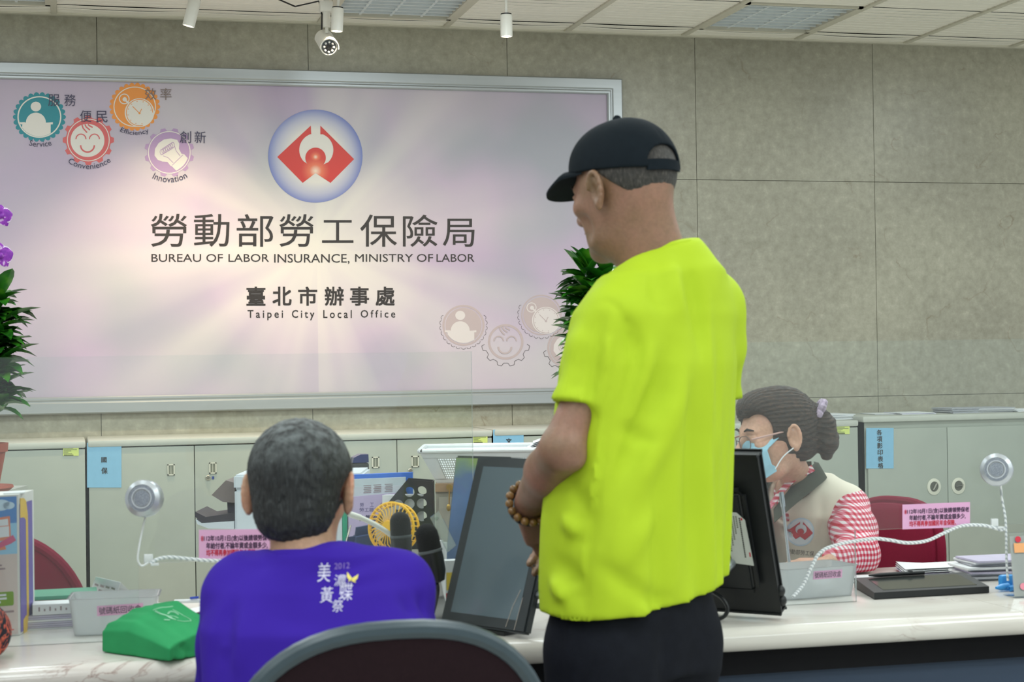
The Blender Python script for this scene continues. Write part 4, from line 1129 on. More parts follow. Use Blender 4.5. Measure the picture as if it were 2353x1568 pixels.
MB().tube(smooth_path([BM(0.14, 0.06, 0.03), BM(0.10, 0.052, 0.05), BMc(0.088, 0.03, 0.06, 0.006), BMc(0.11, 0.01, 0.075, 0.006), BMc(0.18, 0.006, 0.1, 0.006)]), 0.0045, seg=8).build('power_cable', BLACK_PL, monb)
for y_ in (0.024, 0.046): MB().ball(BM(-0.004, y_, -0.012), (0.010, 0.010, 0.012), seg=12, rings=8).build('rubber_foot', BLACK_PL, monb)
MB().box(QD(1780, 1228, 4.0)+V(-0.02, 0, -0.03), QD(1780, 1228, 4.0)+V(0.02, 0.03, 0.03), None, 0.01).build('side_knob', mat('grey_plastic', (96, 100, 106), rough=0.5), monb) if False else None

# ---- pen display lying flat on the right
a0, a1, b0 = QZ(2009, 1379, ZT), QZ(2273, 1364, ZT), QZ(1963, 1352, ZT)
sv = b0-a0
t = thing('pen_tablet', (a0+a1)/2+sv/2, 'flat black pen tablet lying on the right of the counter', 'tablet')
h0, h1 = 0.016, 0.024
mb = MB()
mb.frame_box(a0+V(0, 0, 0.001), a1-a0, sv, V(0, 0, 0.001))
P = [a0, a1, a1+sv, a0+sv]
tops = [P[0]+V(0, 0, h0), P[1]+V(0, 0, h0), P[2]+V(0, 0, h1), P[3]+V(0, 0, h1)]
mb.add([p+V(0, 0, 0.001) for p in P]+tops, [(0, 1, 5, 4), (1, 2, 6, 5), (2, 3, 7, 6), (3, 0, 4, 7), (4, 5, 6, 7), (3, 2, 1, 0)])
mb.build('casing', BLACK_PL, t)
q = lambda u, v: (tops[0]*(1-u)+tops[1]*u)*(1-v)+(tops[3]*(1-u)+tops[2]*u)*v
MB().prism([q(0.10, 0.12), q(0.92, 0.12), q(0.92, 0.88), q(0.10, 0.88)], V(0, 0, 0.0008)).build('screen', mat('tablet_glass', (52, 56, 54), rough=0.12, var=0), t)
pp0, pp1 = q(0.12, 0.93)+V(0, 0, 0.006), q(0.62, 0.95)+V(0, 0, 0.006)
t = thing('stylus', (pp0+pp1)/2-V(0, 0, 0.006), 'black stylus lying along the back edge of the pen tablet', 'stylus')
MB().tube([pp0, pp0*0.8+pp1*0.2, pp1], [0.002, 0.005, 0.005]).build('barrel', BLACK_PL, t)
MB().ball(pp0*0.25+pp1*0.75+V(0, 0, 0.004), (0.008, 0.004, 0.003), seg=10, rings=6).build('button', BLACK_PL, t)

# ---- papers on the right of the counter
c = QZ(2020, 1338, ZT); paper_pile('loose_papers', c+V(0, 0.05, 0), 0.17, 0.12, 3, 0.004, -0.15, 'loose white papers between right ticket box and tablet', seed=11, jit=0.012)
c = QZ(2160, 1320, ZT)+V(0.0, 0.05, 0)
t = thing('open_papers', c, 'loose white papers with curled corner behind the tablet', 'papers')
for k in range(4):
    rows = [[c+V(-0.10+0.20*i/8+0.004*k+0.03*j/4, -0.055+0.11*j/4+0.006*k, 0.002+0.004*k+0.018*max(0, 0.35-i/8)*(j/4)) for i in range(9)] for j in range(5)]
    MB().grid(np.array(rows)).build('sheet', (PAPER3 if k == 0 else PAPER), t)
c = QZ(2290, 1336, ZT)+V(0.03, 0.07, 0)
paper_pile('paper_stack', c, 0.16, 0.12, 9, 0.05, -0.1, 'thick uneven stack of papers at the right edge of the counter', seed=13, jit=0.014, mats=(PAPER, PAPER2, PAPER, PAPER3, PAPER))

# ---- blue coiled counter pen and clear sign holder at the right edge
BLU = mat('bright_blue_plastic', (60, 150, 220), rough=0.35, var=0.03)
c = QZ(2302, 1360, ZT)
t = thing('counter_pen', c, 'bright blue counter pen with coiled cord', 'pen')
MB().lathe(c+V(0.035, 0.03, 0), (0, 0, 1), [(0.0, 0.0), (0.024, 0.0), (0.022, 0.008), (0.008, 0.012), (0.007, 0.026), (0, 0.028)], seg=24).build('base', BLU, t)
MB().tube([c+V(-0.018, -0.006, 0.010), c+V(0.0, 0, 0.010), c+V(0.02, 0.006, 0.012)], [0.003, 0.008, 0.007], seg=12).build('barrel', BLU, t)
P = []
for k in range(120):
    u = k/119; P.append(c+V(0.012+0.06*u, -0.012+0.012*u, 0.0075)+0.0055*V(0, math.cos(k*0.8), math.sin(k*0.8)))
MB().tube(P, 0.0016, seg=6).build('coiled_cord', BLU, t)
MB().box(c+V(0.012, 0.02, 0.0), c+V(0.05, 0.04, 0.034), None, 0.006).build('pen_holder', BLU, t)
c0_ = QD(2332, 1352, 3.86); c1_ = QD(2320, 1228, 3.90); c0_[2] = ZT+0.0005
exs = V(0.16, -0.015, 0); ups = (c1_-c0_)
t = thing('sign_holder', c0_+exs/2, 'clear upright sign holder with orange headed card at right frame edge', 'sign holder')
nS = unit(np.cross(exs, ups)); nS = nS if nS[1] < 0 else -nS
MB().frame_box(c0_-ups*0.0+unit(exs)*-0.003, exs*1.04, ups*1.02, nS*0.003).frame_box(c0_, exs, V(0, 0.05, 0), V(0, 0, 0.003)).build('holder', clear_plastic('holder_acrylic', haze=0.12), t)
MB().frame_box(c0_+ups*0.02-nS*0.002, exs, ups*0.95, nS*0.0008).build('card', mat('card_white', (230, 226, 224), rough=0.6, var=0.02), t)
a = Art(lambda x, y, l=0.0: c0_+ups*(0.97-y)+exs*x+nS*(0.0032+l))
a.poly([(0.04, 0.12), (1, 0.12), (1, 0.27), (0.04, 0.27)], print_mat('card_orange', (236, 168, 110)), 0.0)
a.ell(0.11, 0.06, 0.045, 0.05, PINK_RED, 0.0, 16)
for k in range(4): a.poly([(0.22, 0.14+0.03*k), (0.9, 0.14+0.03*k), (0.9, 0.155+0.03*k), (0.22, 0.155+0.03*k)], print_mat('card_gold', (214, 190, 60)), 0.0003)
a.ell(0.13, 0.80, 0.05, 0.055, print_mat('card_pink', (232, 140, 160)), 0.0, 16)
for k in range(3): a.poly([(0.25, 0.72+0.06*k), (0.9, 0.72+0.06*k), (0.9, 0.74+0.06*k), (0.25, 0.74+0.06*k)], GTX, 0.0)
a.build('print', t)

# ---- clerk's gooseneck microphone
CHR = mat('chrome', (200, 206, 212), rough=0.15, metal=0.95, var=0)
P = [QD(1795, 1132, 4.12), QD(1799, 1165, 4.12), QD(1803, 1200, 4.12), QD(1809, 1255, 4.12), QD(1815, 1310, 4.12)]
bz = V(P[-1][0], P[-1][1], ZT)
t = thing('gooseneck_microphone', bz, 'slim chrome gooseneck microphone before the clerk’s vest', 'microphone')
MB().tube(P+[bz+V(0, 0, 0.02)], [0.0042, 0.0042, 0.0038, 0.0038, 0.0045, 0.006], seg=12).build('neck', CHR, t)
MB().tube([P[0]+V(0, 0, 0.001), P[0]*0.4+P[1]*0.6, P[1]], [0.0055, 0.0065, 0.006], seg=14).build('head', CHR, t)
MB().box(bz+V(-0.03, -0.025, 0), bz+V(0.03, 0.03, 0.022), None, 0.006).build('base', BLACK_PL, t)

# ---- customer-side black microphones with foam heads
FOAM = mat('black_foam', (22, 24, 26), rough=0.95, var=0.15, scale=300, bump=0.4, bscale=500)
GREYBAND = mat('grey_rubber_band', (84, 90, 94), rough=0.5)
def foam_mic(p_top, p_bot, dep, r, lab, base_px):
    a, c = QD(*p_top, dep), QD(*p_bot, dep); ax = unit(c-a); L = float(np.linalg.norm(c-a))
    bz = QZ(*base_px, ZT)
    t = thing('foam_microphone', bz, lab, 'microphone', 'black microphones beside the customer monitor')
    MB().lathe(a, ax, [(0, 0), (r*0.45, r*0.10), (r*0.8, r*0.38), (r*0.97, r*0.8), (r, r*1.3), (r, L*0.44)], seg=28).build('foam_head', FOAM, t)
    MB().lathe(a, ax, [(r*0.98, L*0.43), (r*1.06, L*0.44), (r*1.06, L*0.475), (r*1.0, L*0.48)], seg=28).build('band', GREYBAND, t)
    MB().lathe(a, ax, [(r, L*0.475), (r*1.02, L*0.6), (r*0.96, L*0.8), (r*0.7, L*0.96), (0, L)], seg=28).build('body', BLACK_PL, t)
    MB().tube(smooth_path([c-ax*0.01, c+V(0, 0, -0.02), bz+V(0, 0, 0.02), bz]), 0.004, seg=8).lathe(bz, (0, 0, 1), [(0, 0), (0.02, 0), (0.018, 0.006), (0, 0.008)], seg=20).build('cable', BLACK_PL, t)
foam_mic((918, 1176), (925, 1300), 3.70, 0.0225, 'black foam microphone in front of the yellow fan', (905, 1420))
foam_mic((975, 1204), (1005, 1342), 3.46, 0.0235, 'black foam microphone against the customer monitor’s left edge', (992, 1446))
# white gooseneck lamp
P = smooth_path([QD(800, 1181, 3.70), QD(835, 1193, 3.70), QD(872, 1212, 3.70), QD(905, 1236, 3.70), QD(928, 1262, 3.70), QD(945, 1320, 3.76), QZ(968, 1384, ZT)+V(0, 0, 0.01)])
bz = P[-1]-V(0, 0, 0.01)
t = thing('gooseneck_lamp', bz, 'white gooseneck desk lamp arching before the yellow fan', 'lamp')
MB().tube(P, [0.0055]*len(P), seg=12).build('neck', WHITE_PAINT, t)
MB().tube(P[:8], [0.004, 0.0062, 0.0066, 0.0066, 0.0066, 0.0066, 0.0066, 0.006], seg=12).build('tip', WHITE_PAINT, t)
MB().lathe(bz, (0, 0, 1), [(0, 0), (0.022, 0), (0.021, 0.01), (0.008, 0.014), (0, 0.014)], seg=24).build('base', WHITE_PAINT, t)

# yellow hand fan in a cage
YEL = mat('yellow_plastic', (244, 190, 34), rough=0.4, var=0.03)
fc = QD(899, 1213, 3.92); fax = unit(-FWD+_R0*(-0.42)+V(0, 0, 0.12))
fs_ = unit(np.cross(V(0, 0, 1), fax)); fu = np.cross(fax, fs_)
R = 0.056
t = thing('desk_fan', V(fc[0], fc[1], ZT), 'small yellow caged fan standing behind the foam microphones', 'fan')
mb = MB()
def circ(r, h, n=48): return [fc+fax*h+r*(math.cos(2*math.pi*k/n)*fs_+math.sin(2*math.pi*k/n)*fu) for k in range(n+1)]
mb.tube(circ(R, 0.0), 0.0035, seg=8, caps=False).tube(circ(R*0.97, -0.03), 0.003, seg=8, caps=False)
for k in range(30):
    an = 2*math.pi*k/30
    d1 = math.cos(an)*fs_+math.sin(an)*fu; d2 = math.cos(an+0.30)*fs_+math.sin(an+0.30)*fu
    mb.tube([fc+fax*0.016+d1*R*0.26, fc+fax*0.014+(d1*0.7+d2*0.3)*R*0.68, fc+fax*0.006+d2*R*0.98, fc-fax*0.03+d2*R*0.97], 0.0013, seg=5)
mb.build('cage', YEL, t)
MB().lathe(fc, fax, [(0, 0.02), (R*0.26, 0.02), (R*0.30, 0.014), (R*0.28, 0.004)], seg=24).build('hub', YEL, t)
for k in range(4):
    an = 2*math.pi*k/4+0.4; d1 = math.cos(an)*fs_+math.sin(an)*fu; d2 = np.cross(fax, d1)
    MB().prism([fc+d1*0.012-d2*0.008-fax*0.014, fc+d1*0.045-d2*0.02-fax*0.018, fc+d1*0.048+d2*0.015-fax*0.006, fc+d1*0.012+d2*0.008-fax*0.006], fax*0.0015).build('blade', mat('smoke_blade', (188, 186, 182), rough=0.4), t)
MB().lathe(fc-fax*0.05, fax, [(0, 0), (0.02, 0.002), (0.024, 0.012), (0.024, 0.03), (0, 0.032)], seg=24).build('motor', mat('grey_motor', (170, 166, 162), rough=0.5), t)
MB().tube([fc-V(0, 0, R)-fax*0.015, V(fc[0], fc[1], ZT+0.01)-fax*0.015], 0.012, seg=14).lathe(V(fc[0], fc[1], ZT)-fax*0.015, (0, 0, 1), [(0, 0), (0.04, 0), (0.038, 0.01), (0.012, 0.016), (0, 0.016)], seg=24).build('stand', YEL, t)

# small clutter between fan and monitor
NAVYC = mat('navy_cloth', (28, 52, 96), rough=0.85, var=0.08, scale=80, bump=0.1, bscale=400)
pc = QD(826, 1232, 4.0); pc[2] = ZT
bm = bmesh.new(); bmesh.ops.create_cube(bm, size=1.0)
for v in bm.verts: v.co = Vector(tuple(pc+V(v.co.x*0.085+0.03*v.co.z, v.co.y*0.05, (v.co.z+0.5)*(0.17+0.012*v.co.x))))
bmesh.ops.bevel(bm, geom=list(bm.edges), offset=0.02, segments=4, affect='EDGES')
t = thing('pencil_pouch', pc, 'navy zip pouch behind the yellow fan', 'pouch')
MB().bm(bm).build('body', NAVYC, t)
MB().tube([pc+V(-0.04, -0.026, 0.03), pc+V(-0.045, -0.02, 0.1), pc+V(-0.02, 0.0, 0.172)], 0.002, seg=6).build('zip', NICKEL, t)
CLEAR = clear_plastic('clear_case', tint=(0.92, 0.96, 0.93), body=(0.8, 0.88, 0.84), haze=0.22, refl=1.2)
a0, a1 = QD(988, 1190, 3.78), QD(1008, 1174, 3.78); dn = QD(1040, 1262, 3.72)-QD(1000, 1182, 3.78)
t = thing('clear_case', QD(1030, 1270, 3.75)*V(1, 1, 0)+V(0, 0, 0.8), 'clear plastic case leaning in the pen cup by the monitor', 'case')
MB().frame_box(a0, a1-a0, dn, FWD*0.012).build('shell', CLEAR, t)
MB().lathe(a0*0.5+a1*0.5+dn*0.12, -FWD, [(0, 0), (0.005, 0), (0.004, 0.004), (0, 0.004)], seg=12).build('stud', CLEAR, t)
cu = QZ(1014, 1408, ZT)+V(0, 0.02, 0)
t = thing('pen_cup', cu, 'white cup holding paper slips beside the monitor', 'cup')
MB().lathe(cu, (0, 0, 1), [(0, 0), (0.028, 0), (0.034, 0.10), (0.032, 0.10), (0.027, 0.004), (0, 0.004)], seg=28).build('cup', mat('white_cup', (224, 226, 228), rough=0.4), t)
for k, (dx_, h_) in enumerate(((-0.012, 0.17), (0.004, 0.155), (0.014, 0.15))):
    single('paper_roll', MB().tube([cu+V(dx_*0.5, 0.003*k, 0.006), cu+V(dx_, 0.004*k, h_)], 0.0075, seg=12), PAPER, ('tallest rolled white slip', 'middle rolled white slip', 'shortest rolled white slip')[k]+' in the white cup', 'paper slip', 'rolled slips in the white cup')
e0 = QD(1024, 1322, 3.66)
t = thing('snack_box', V(e0[0]+0.012, e0[1], ZT), 'small white box with yellow and red bands beside the monitor', 'box')
MB().frame_box(V(e0[0], e0[1], ZT), V(0.03, 0, 0), V(0, 0.03, 0), V(0, 0, 0.125)).build('carton', PAPER, t)
a = Art(lambda x, y, l=0.0: V(e0[0], e0[1]-0.0004-l, ZT)+V(0.03*x, 0, 0.125*(1-y)))
a.poly([(0.05, 0.2), (0.7, 0.2), (0.7, 0.5), (0.05, 0.5)], print_mat('pack_yellow', (232, 200, 60)), 0.0003); a.poly([(0.0, 0.55), (1, 0.55), (1, 0.85), (0, 0.85)], print_mat('pack_red', (190, 40, 56)), 0.0003)
a.build('print', t)
g0 = QZ(1003, 1425, ZT)
t = thing('folded_card', g0, 'folded white card with brown back at the foot of the monitor', 'card')
pk = QD(1004, 1336, 3.56)
MB().prism([g0+V(-0.012, 0, 0), g0+V(0.03, 0.01, 0), pk+V(0.008, 0.0, 0), pk+V(-0.004, 0, 0)], V(0, 0.0012, 0)).build('front', PAPER, t)
MB().prism([g0+V(-0.018, 0.012, 0), g0+V(-0.012, 0.0, 0), pk+V(-0.004, 0, 0)], V(0, 0.012, 0)).build('back', mat('brown_card', (150, 116, 84), rough=0.8), t)

# ================================================================= STAFF SIDE
DESK = mat('pale_grey_laminate', (196, 194, 186), rough=0.5, var=0.03)
def dep_pt(px, py, dep): return QD(px, py, dep)
pL, pR = QD(505, 1200, 5.05), QD(955, 1200, 5.05)
dsk = thing('side_desk', (pL+pR)/2*V(1, 1, 0), 'low grey side desk carrying the scanner and standing files', 'desk')
exd = (pR-pL)*V(1, 1, 0); eyd = FWD*0.62
o = pL*V(1, 1, 0)
MB().frame_box(o+V(0, 0, ZT-0.03), exd, eyd, V(0, 0, 0.03)).build('desk_top', DESK, dsk)
for u in (0.02, 0.94):
    for v in (0.05, 0.9): MB().frame_box(o+exd*u+eyd*v, unit(exd)*0.035, unit(eyd)*0.035, V(0, 0, ZT-0.03)).build('leg', STEEL, dsk)
# document scanner
SCW = mat('scanner_white', (214, 222, 228), rough=0.4, var=0.015); SCD = mat('scanner_dark', (62, 58, 58), rough=0.45, var=0.05); SCB = mat('scanner_brown_tray', (122, 112, 110), rough=0.45, var=0.05)
a0, a1 = QD(538, 1092, 5.2), QD(822, 1086, 5.2)
zt_s = float(a0[2]); exs = unit((a1-a0)*V(1, 1, 0)); ws = 0.385; eys = unit(np.cross(V(0, 0, 1), exs)); eys = eys if eys[1] > 0 else -eys
o = V(a0[0], a0[1], ZT+0.0)
t = thing('document_scanner', o+exs*ws/2+eys*0.14, 'white document scanner with dark side trays behind the man in purple', 'scanner')
def obox(mb, u0, u1, v0, v1, z0, z1, bev=0.006):
    bm = bmesh.new(); bmesh.ops.create_cube(bm, size=1.0)
    for v in bm.verts:
        q = np.array(v.co)+0.5; v.co = Vector(tuple(o+exs*(u0+(u1-u0)*q[0])+eys*(v0+(v1-v0)*q[1])+V(0, 0, z0-ZT+(z1-z0)*q[2])))
    bmesh.ops.bevel(bm, geom=list(bm.edges), offset=bev, segments=2, affect='EDGES'); bmesh.ops.recalc_face_normals(bm, faces=bm.faces)
    return mb.bm(bm)
obox(MB(), 0, ws, 0, 0.28, ZT, zt_s-0.045).build('body', SCW, t)
obox(MB(), -0.002, ws+0.002, -0.002, 0.282, zt_s-0.0445, zt_s).build('lid', SCW, t)
cs = lambda x, y, l=0.0: QD(x, y, 5.2)-eys*(0.0+l)
tr = lambda px, py, v: QD(px, py, 5.2)+eys*v
mb = MB(); mb.prism([tr(536, 1112, 0.03), tr(515, 1106, 0.03), tr(482, 1140, 0.03), tr(508, 1156, 0.03), tr(536, 1158, 0.03)], eys*0.2)
mb.build('feed_tray', SCB, t)
MB().prism([tr(538, 1150, 0.06), tr(514, 1152, 0.06), tr(516, 1190, 0.06), tr(538, 1190, 0.06)], eys*0.14).build('tray_post', SCD, t)
mb = MB(); mb.prism([tr(537, 1180, 0.02), tr(470, 1190, 0.02), tr(446, 1178, 0.02), tr(446, 1190, 0.02), tr(461, 1203, 0.02), tr(537, 1198, 0.02)], eys*0.2)
mb.build('output_tray', SCD, t)
mb = MB(); mb.prism([tr(537, 1199, 0.01), tr(461, 1204, 0.01), tr(448, 1195, 0.01), tr(452, 1206, 0.01), tr(478, 1216, 0.01), tr(537, 1217, 0.01)], eys*0.22); mb.build('tray_base', SCW, t)
lb = MB().prism([QD(564, 1129, 5.2)-eys*0.0005, QD(564, 1176, 5.2)-eys*0.0005, QD(612, 1176, 5.2)-eys*0.0005, QD(612, 1129, 5.2)-eys*0.0005], -eys*0.0006).build('info_label', mat('grey_label', (178, 182, 190), rough=0.6, var=0.02), t)
a = Art(lambda x, y, l=0.0: QD(x, y, 5.2)-eys*(0.0014+l))
a.ell(570, 1134, 2.6, 2.4, PINK_RED, 0.0, 14)
for k, (f, mk) in enumerate(((30, GREY_INK), (40, PRINT_INK), (20, GREY_INK), (34, GREY_INK), (26, GREY_INK), (40, PRINT_INK), (38, PRINT_INK))):
    for q in np.arange(566, 566+f, 3.0): a.poly([(q, 1140+k*5), (q+2.2, 1140+k*5), (q+2.2, 1142.4+k*5), (q, 1142.4+k*5)], mk, 0.0)
a.build('print', lb)
# dark upright container behind it
c = QD(826, 1090, 5.72); c[2] = ZT
t = thing('dark_container', c, 'dark blue topped black container standing behind the white scanner', 'container')
htop = float(QD(826, 1044, 5.72)[2])-ZT
MB().box(c+V(-0.028, -0.03, 0), c+V(0.028, 0.03, htop-0.028), None, 0.006).build('body', BLACK_PL, t)
MB().prism([c+V(-0.027, -0.029, htop-0.027), c+V(0.027, -0.029, htop-0.027), c+V(0.026, -0.029, htop), c+V(0.0, -0.029, htop), c+V(-0.022, -0.029, htop-0.010)], V(0, 0.058, 0)).build('lid', mat('navy_gloss', (50, 58, 104), rough=0.2), t)
# standing files
def stand_plate(name, x0, x1, ytop, dep, th, m, label, cat='folder', top_dy=0.0, group='files standing on the side desk'):
    p0, p1 = QD(x0, ytop, dep), QD(x1, ytop+top_dy, dep)
    q0, q1 = V(p0[0], p0[1], ZT), V(p1[0], p1[1], ZT)
    mb = MB().prism([q0, q1, p1, p0], FWD*th)
    return single(name, mb, m, label, cat, group)
stand_plate('blue_folder', 690, 948, 1097, 5.12, 0.028, mat('blue_folder', (52, 112, 206), rough=0.4), 'bright blue folder at the back of the standing files', top_dy=-11)
stand_plate('clear_sleeve', 760, 932, 1104, 5.098, 0.012, mat('sleeve_white', (200, 212, 218), rough=0.3), 'white plastic sleeve in front of the blue folder', top_dy=-7)
s_ = stand_plate('printed_form', 806, 930, 1120, 5.092, 0.003, mat('form_grey', (206, 212, 220), rough=0.7), 'grey printed form standing behind the lilac booklet', top_dy=-5)
a = Art(lambda x, y, l=0.0: QD(x, y, 5.0905))
for k in range(5):
    for x0 in (835, 858, 884): a.poly([(x0+(k % 2)*2, 1116+k*4-(x0-835)*0.06), (x0+18, 1115+k*4-(x0-835)*0.06), (x0+18, 1116.6+k*4-(x0-835)*0.06), (x0+(k % 2)*2, 1117.6+k*4-(x0-835)*0.06)], GTX, 0.0)
a.build('print', s_)
stand_plate('green_binder', 786, 797, 1160, 5.088, 0.012, mat('green_binder', (30, 158, 122), rough=0.4), 'thin green binder edge left of the lilac booklet')
stand_plate('white_binder', 774, 785, 1150, 5.088, 0.012, SCW, 'thin white binder edge beside the green binder')
s_ = stand_plate('lilac_booklet', 800, 912, 1143, 5.08, 0.006, mat('lilac_cover', (194, 178, 214), rough=0.6, var=0.02), 'lilac booklet with printed title in front of the standing files', cat='booklet', top_dy=-10)
a = Art(lambda x, y, l=0.0: QD(x, y, 5.0795))
LINK = print_mat('lilac_ink', (92, 84, 140))
for ch, xa in (('勞', 827), ('工', 850), ('保', 873), ('險', 896)): a.text(ch, xa, 1156, xa+9, 1165, LINK, 0.0)
a.text('勞工職業災害', 826, 1167, 893, 1177, LINK, 0.0)
a.text('失能給付', 826, 1184, 880, 1198, print_mat('lilac_ink_dark', (66, 56, 104)), 0.0, 0.02)
a.build('print', s_)
# black magazine file with round holes
MF = mat('magazine_file_black', (26, 29, 34), rough=0.5, var=0.05)
D_ = 4.92
bm = bmesh.new()
def hole_plate(outline, holes, y, th):
    """plate with round holes, from a curve fill"""
    cu_ = bpy.data.curves.new('outline', 'CURVE'); cu_.dimensions = '2D'; cu_.fill_mode = 'BOTH'; cu_.extrude = th/2
    def poly(pts):
        s = cu_.splines.new('POLY'); s.points.add(len(pts)-1); s.use_cyclic_u = True
        for p, q in zip(s.points, pts): p.co = (q[0], q[1], 0, 1)
    poly(outline)
    for hx, hy, hr in holes: poly([(hx+hr*math.cos(k*math.pi/12), hy+hr*math.sin(k*math.pi/12)) for k in range(24)])
    ob = bpy.data.objects.new('outline', cu_); COL.objects.link(ob)
    me = bpy.data.meshes.new_from_object(ob.evaluated_get(bpy.context.evaluated_depsgraph_get()))
    vs = [tuple(v.co) for v in me.vertices]; fs = [tuple(p.vertices) for p in me.polygons]
    bpy.data.objects.remove(ob); bpy.data.curves.remove(cu_); bpy.data.meshes.remove(me)
    return vs, fs
k_ = D_/FPX
ol = [((x-940)*k_, (1150-y)*k_) for x, y in ((936, 1103), (996, 1108), (996, 1262), (868, 1262), (868, 1182))]
hl = [((x-940)*k_, (1150-y)*k_, 11.6*k_) for x, y in ((941, 1131), (969, 1130), (915, 1160), (941, 1158.5), (969, 1158), (888, 1190), (914, 1189), (941, 1187.5), (969, 1187))]
vs_, fs_h = hole_plate(ol, hl, 0, 0.003)
oc = QD(940, 1150, D_)
t = thing('magazine_file', V(oc[0], oc[1], ZT), 'black magazine file with round holes under the white basket', 'file holder')
for dy_, nm in ((0.0, 'side_panel'), (0.075, 'side_panel')):
    MB().add([oc+_R0*p[0]+V(0, 0, p[1])+FWD*(dy_+p[2]) for p in vs_], fs_h).build(nm, MF, t, smooth=0)
zb_ = float(oc[2]-112*k_)
xr_ = 56*k_; xl_ = -72*k_
MB().frame_box(oc+_R0*(xr_-0.003)+V(0, 0, zb_-oc[2]), _R0*0.003, FWD*0.075, V(0, 0, float(154*k_))).frame_box(oc+_R0*xl_+V(0, 0, zb_-oc[2]), _R0*(xr_-xl_), FWD*0.075, V(0, 0, 0.003)).build('spine', MF, t)
st_z = zb_
for k in range(3):
    single('document', MB().frame_box(oc+_R0*(xl_+0.012+0.004*k)+FWD*(0.016+0.018*k)+V(0, 0, zb_-oc[2]+0.0032), _R0*(0.118-0.01*k), FWD*0.006, V(0, 0, 0.15)), PAPER if k < 2 else PAPER3, ('front', 'middle', 'rear')[k]+' sheaf of papers inside the black magazine file', 'papers', 'papers in the magazine file')
single('file_support', MB().frame_box(oc+_R0*(xl_)+V(0, 0, ZT-0.03-oc[2]), _R0*(xr_-xl_), FWD*0.09, V(0, 0, zb_-ZT+0.0299)), DESK, 'low grey ledge under the black magazine file', 'ledge') if zb_ > ZT+0.001 else None
# grey cabinet with keys, carrying the basket and the right-hand plant
kx0, kx1 = QD(1000, 1110, 4.72), QD(1470, 1110, 4.72)
zk = float(QD(1010, 1112, 4.72)[2])
o = kx0*V(1, 1, 0); exk = (kx1-kx0)*V(1, 1, 0)
t = thing('key_cabinet', o+exk/2+FWD*0.2, 'low grey drawer cabinet with hanging keys under the white basket', 'cabinet')
MB().frame_box(o, exk, FWD*0.42, V(0, 0, zk-0.022)).build('carcass', mat('putty_grey_steel', (150, 146, 134), rough=0.45, var=0.03), t)
MB().frame_box(o-FWD*0.01+V(0, 0, zk-0.022), exk, FWD*0.43, V(0, 0, 0.022)).build('top', mat('brown_laminate', (146, 118, 88), rough=0.5, var=0.08), t)
for k in range(3):
    d_k = MB().frame_box(o-FWD*0.014+unit(exk)*(0.01)+V(0, 0, 0.05+k*(zk-0.08)/3), unit(exk)*(np.linalg.norm(exk)-0.02), FWD*0.013, V(0, 0, (zk-0.08)/3-0.006)).build('drawer', mat('putty_grey_steel', (150, 146, 134)), t)
    if k == 2:
        kc = QD(1033, 1120, 4.70)-FWD*0.002
        MB().lathe(kc, -FWD, [(0, 0), (0.009, 0), (0.009, 0.006), (0, 0.006)], seg=16).tube([kc-FWD*0.008, kc-FWD*0.008+V(-0.002, 0, -0.05)], 0.002, seg=6).ball(kc-FWD*0.009+V(-0.003, 0, -0.055), (0.006, 0.002, 0.01), seg=10, rings=6).build('key', mat('brass', (176, 146, 80), rough=0.3, metal=0.8), d_k)
# white perforated basket
BSK = mat('white_basket_plastic', (228, 232, 234), rough=0.4, var=0.02)
a0 = QD(1003, 1110, 4.74)
t = thing('plastic_basket', a0+_R0*0.15+FWD*0.11, 'white perforated plastic basket on the grey key cabinet', 'basket')
zb0, zb1 = zk+0.001, float(QD(960, 1034, 4.8)[2])
bo = V(a0[0], a0[1], 0)+FWD*0.012
def bask(u, v, w_):   # u along right, v depth, w 0..1 height with flare
    fl = 0.045*w_
    U = (-fl)+u*(0.30+2*fl); Vd = (-fl*0.9)+v*(0.20+1.8*fl)
    return bo+_R0*U+FWD*Vd+V(0, 0, zb0+(zb1-zb0)*w_)
mb = MB()
def lattice(p00, p10, p01, p11, nu, nv, th):
    """perforated wall: bars both ways"""
    P = lambda a_, b_: (p00*(1-a_)+p10*a_)*(1-b_)+(p01*(1-a_)+p11*a_)*b_
    nr = unit(np.cross(p10-p00, p01-p00))*th
    for i in range(nu+1):
        a_ = i/nu; w_ = 0.22/nu
        mb.prism([P(max(0, a_-w_), 0), P(min(1, a_+w_), 0), P(min(1, a_+w_), 1), P(max(0, a_-w_), 1)], nr)
    for j in range(nv+1):
        b_ = j/nv; w_ = 0.24/nv
        mb.prism([P(0, max(0, b_-w_)), P(1, max(0, b_-w_)), P(1, min(1, b_+w_)), P(0, min(1, b_+w_))], nr)
for (ua, va, ub, vb, nu) in ((0, 0, 1, 0, 44), (0, 1, 1, 1, 44), (0, 0, 0, 1, 26), (1, 0, 1, 1, 26)):
    A_ = lambda u, v, w_: bask(u, v, w_)
    lattice(A_(ua+(ub-ua)*0.1, va+(vb-va)*0.1, 0.12), A_(ua+(ub-ua)*0.9, va+(vb-va)*0.9, 0.12), A_(ua+(ub-ua)*0.1, va+(vb-va)*0.1, 0.78), A_(ua+(ub-ua)*0.9, va+(vb-va)*0.9, 0.78), nu, 9, 0.0022)
    for (s0, s1, w0, w1) in ((0, 1, 0, 0.13), (0, 1, 0.77, 0.98), (0, 0.11, 0.1, 0.8), (0.89, 1, 0.1, 0.8)):
        q = [A_(ua+(ub-ua)*s, va+(vb-va)*s, w_) for s, w_ in ((s0, w0), (s1, w0), (s1, w1), (s0, w1))]
        mb.prism(q, unit(np.cross(q[1]-q[0], q[3]-q[0]))*0.0022)
mb.prism([bask(0, 0, 0), bask(1, 0, 0), bask(1, 1, 0), bask(0, 1, 0)], V(0, 0, 0.002))
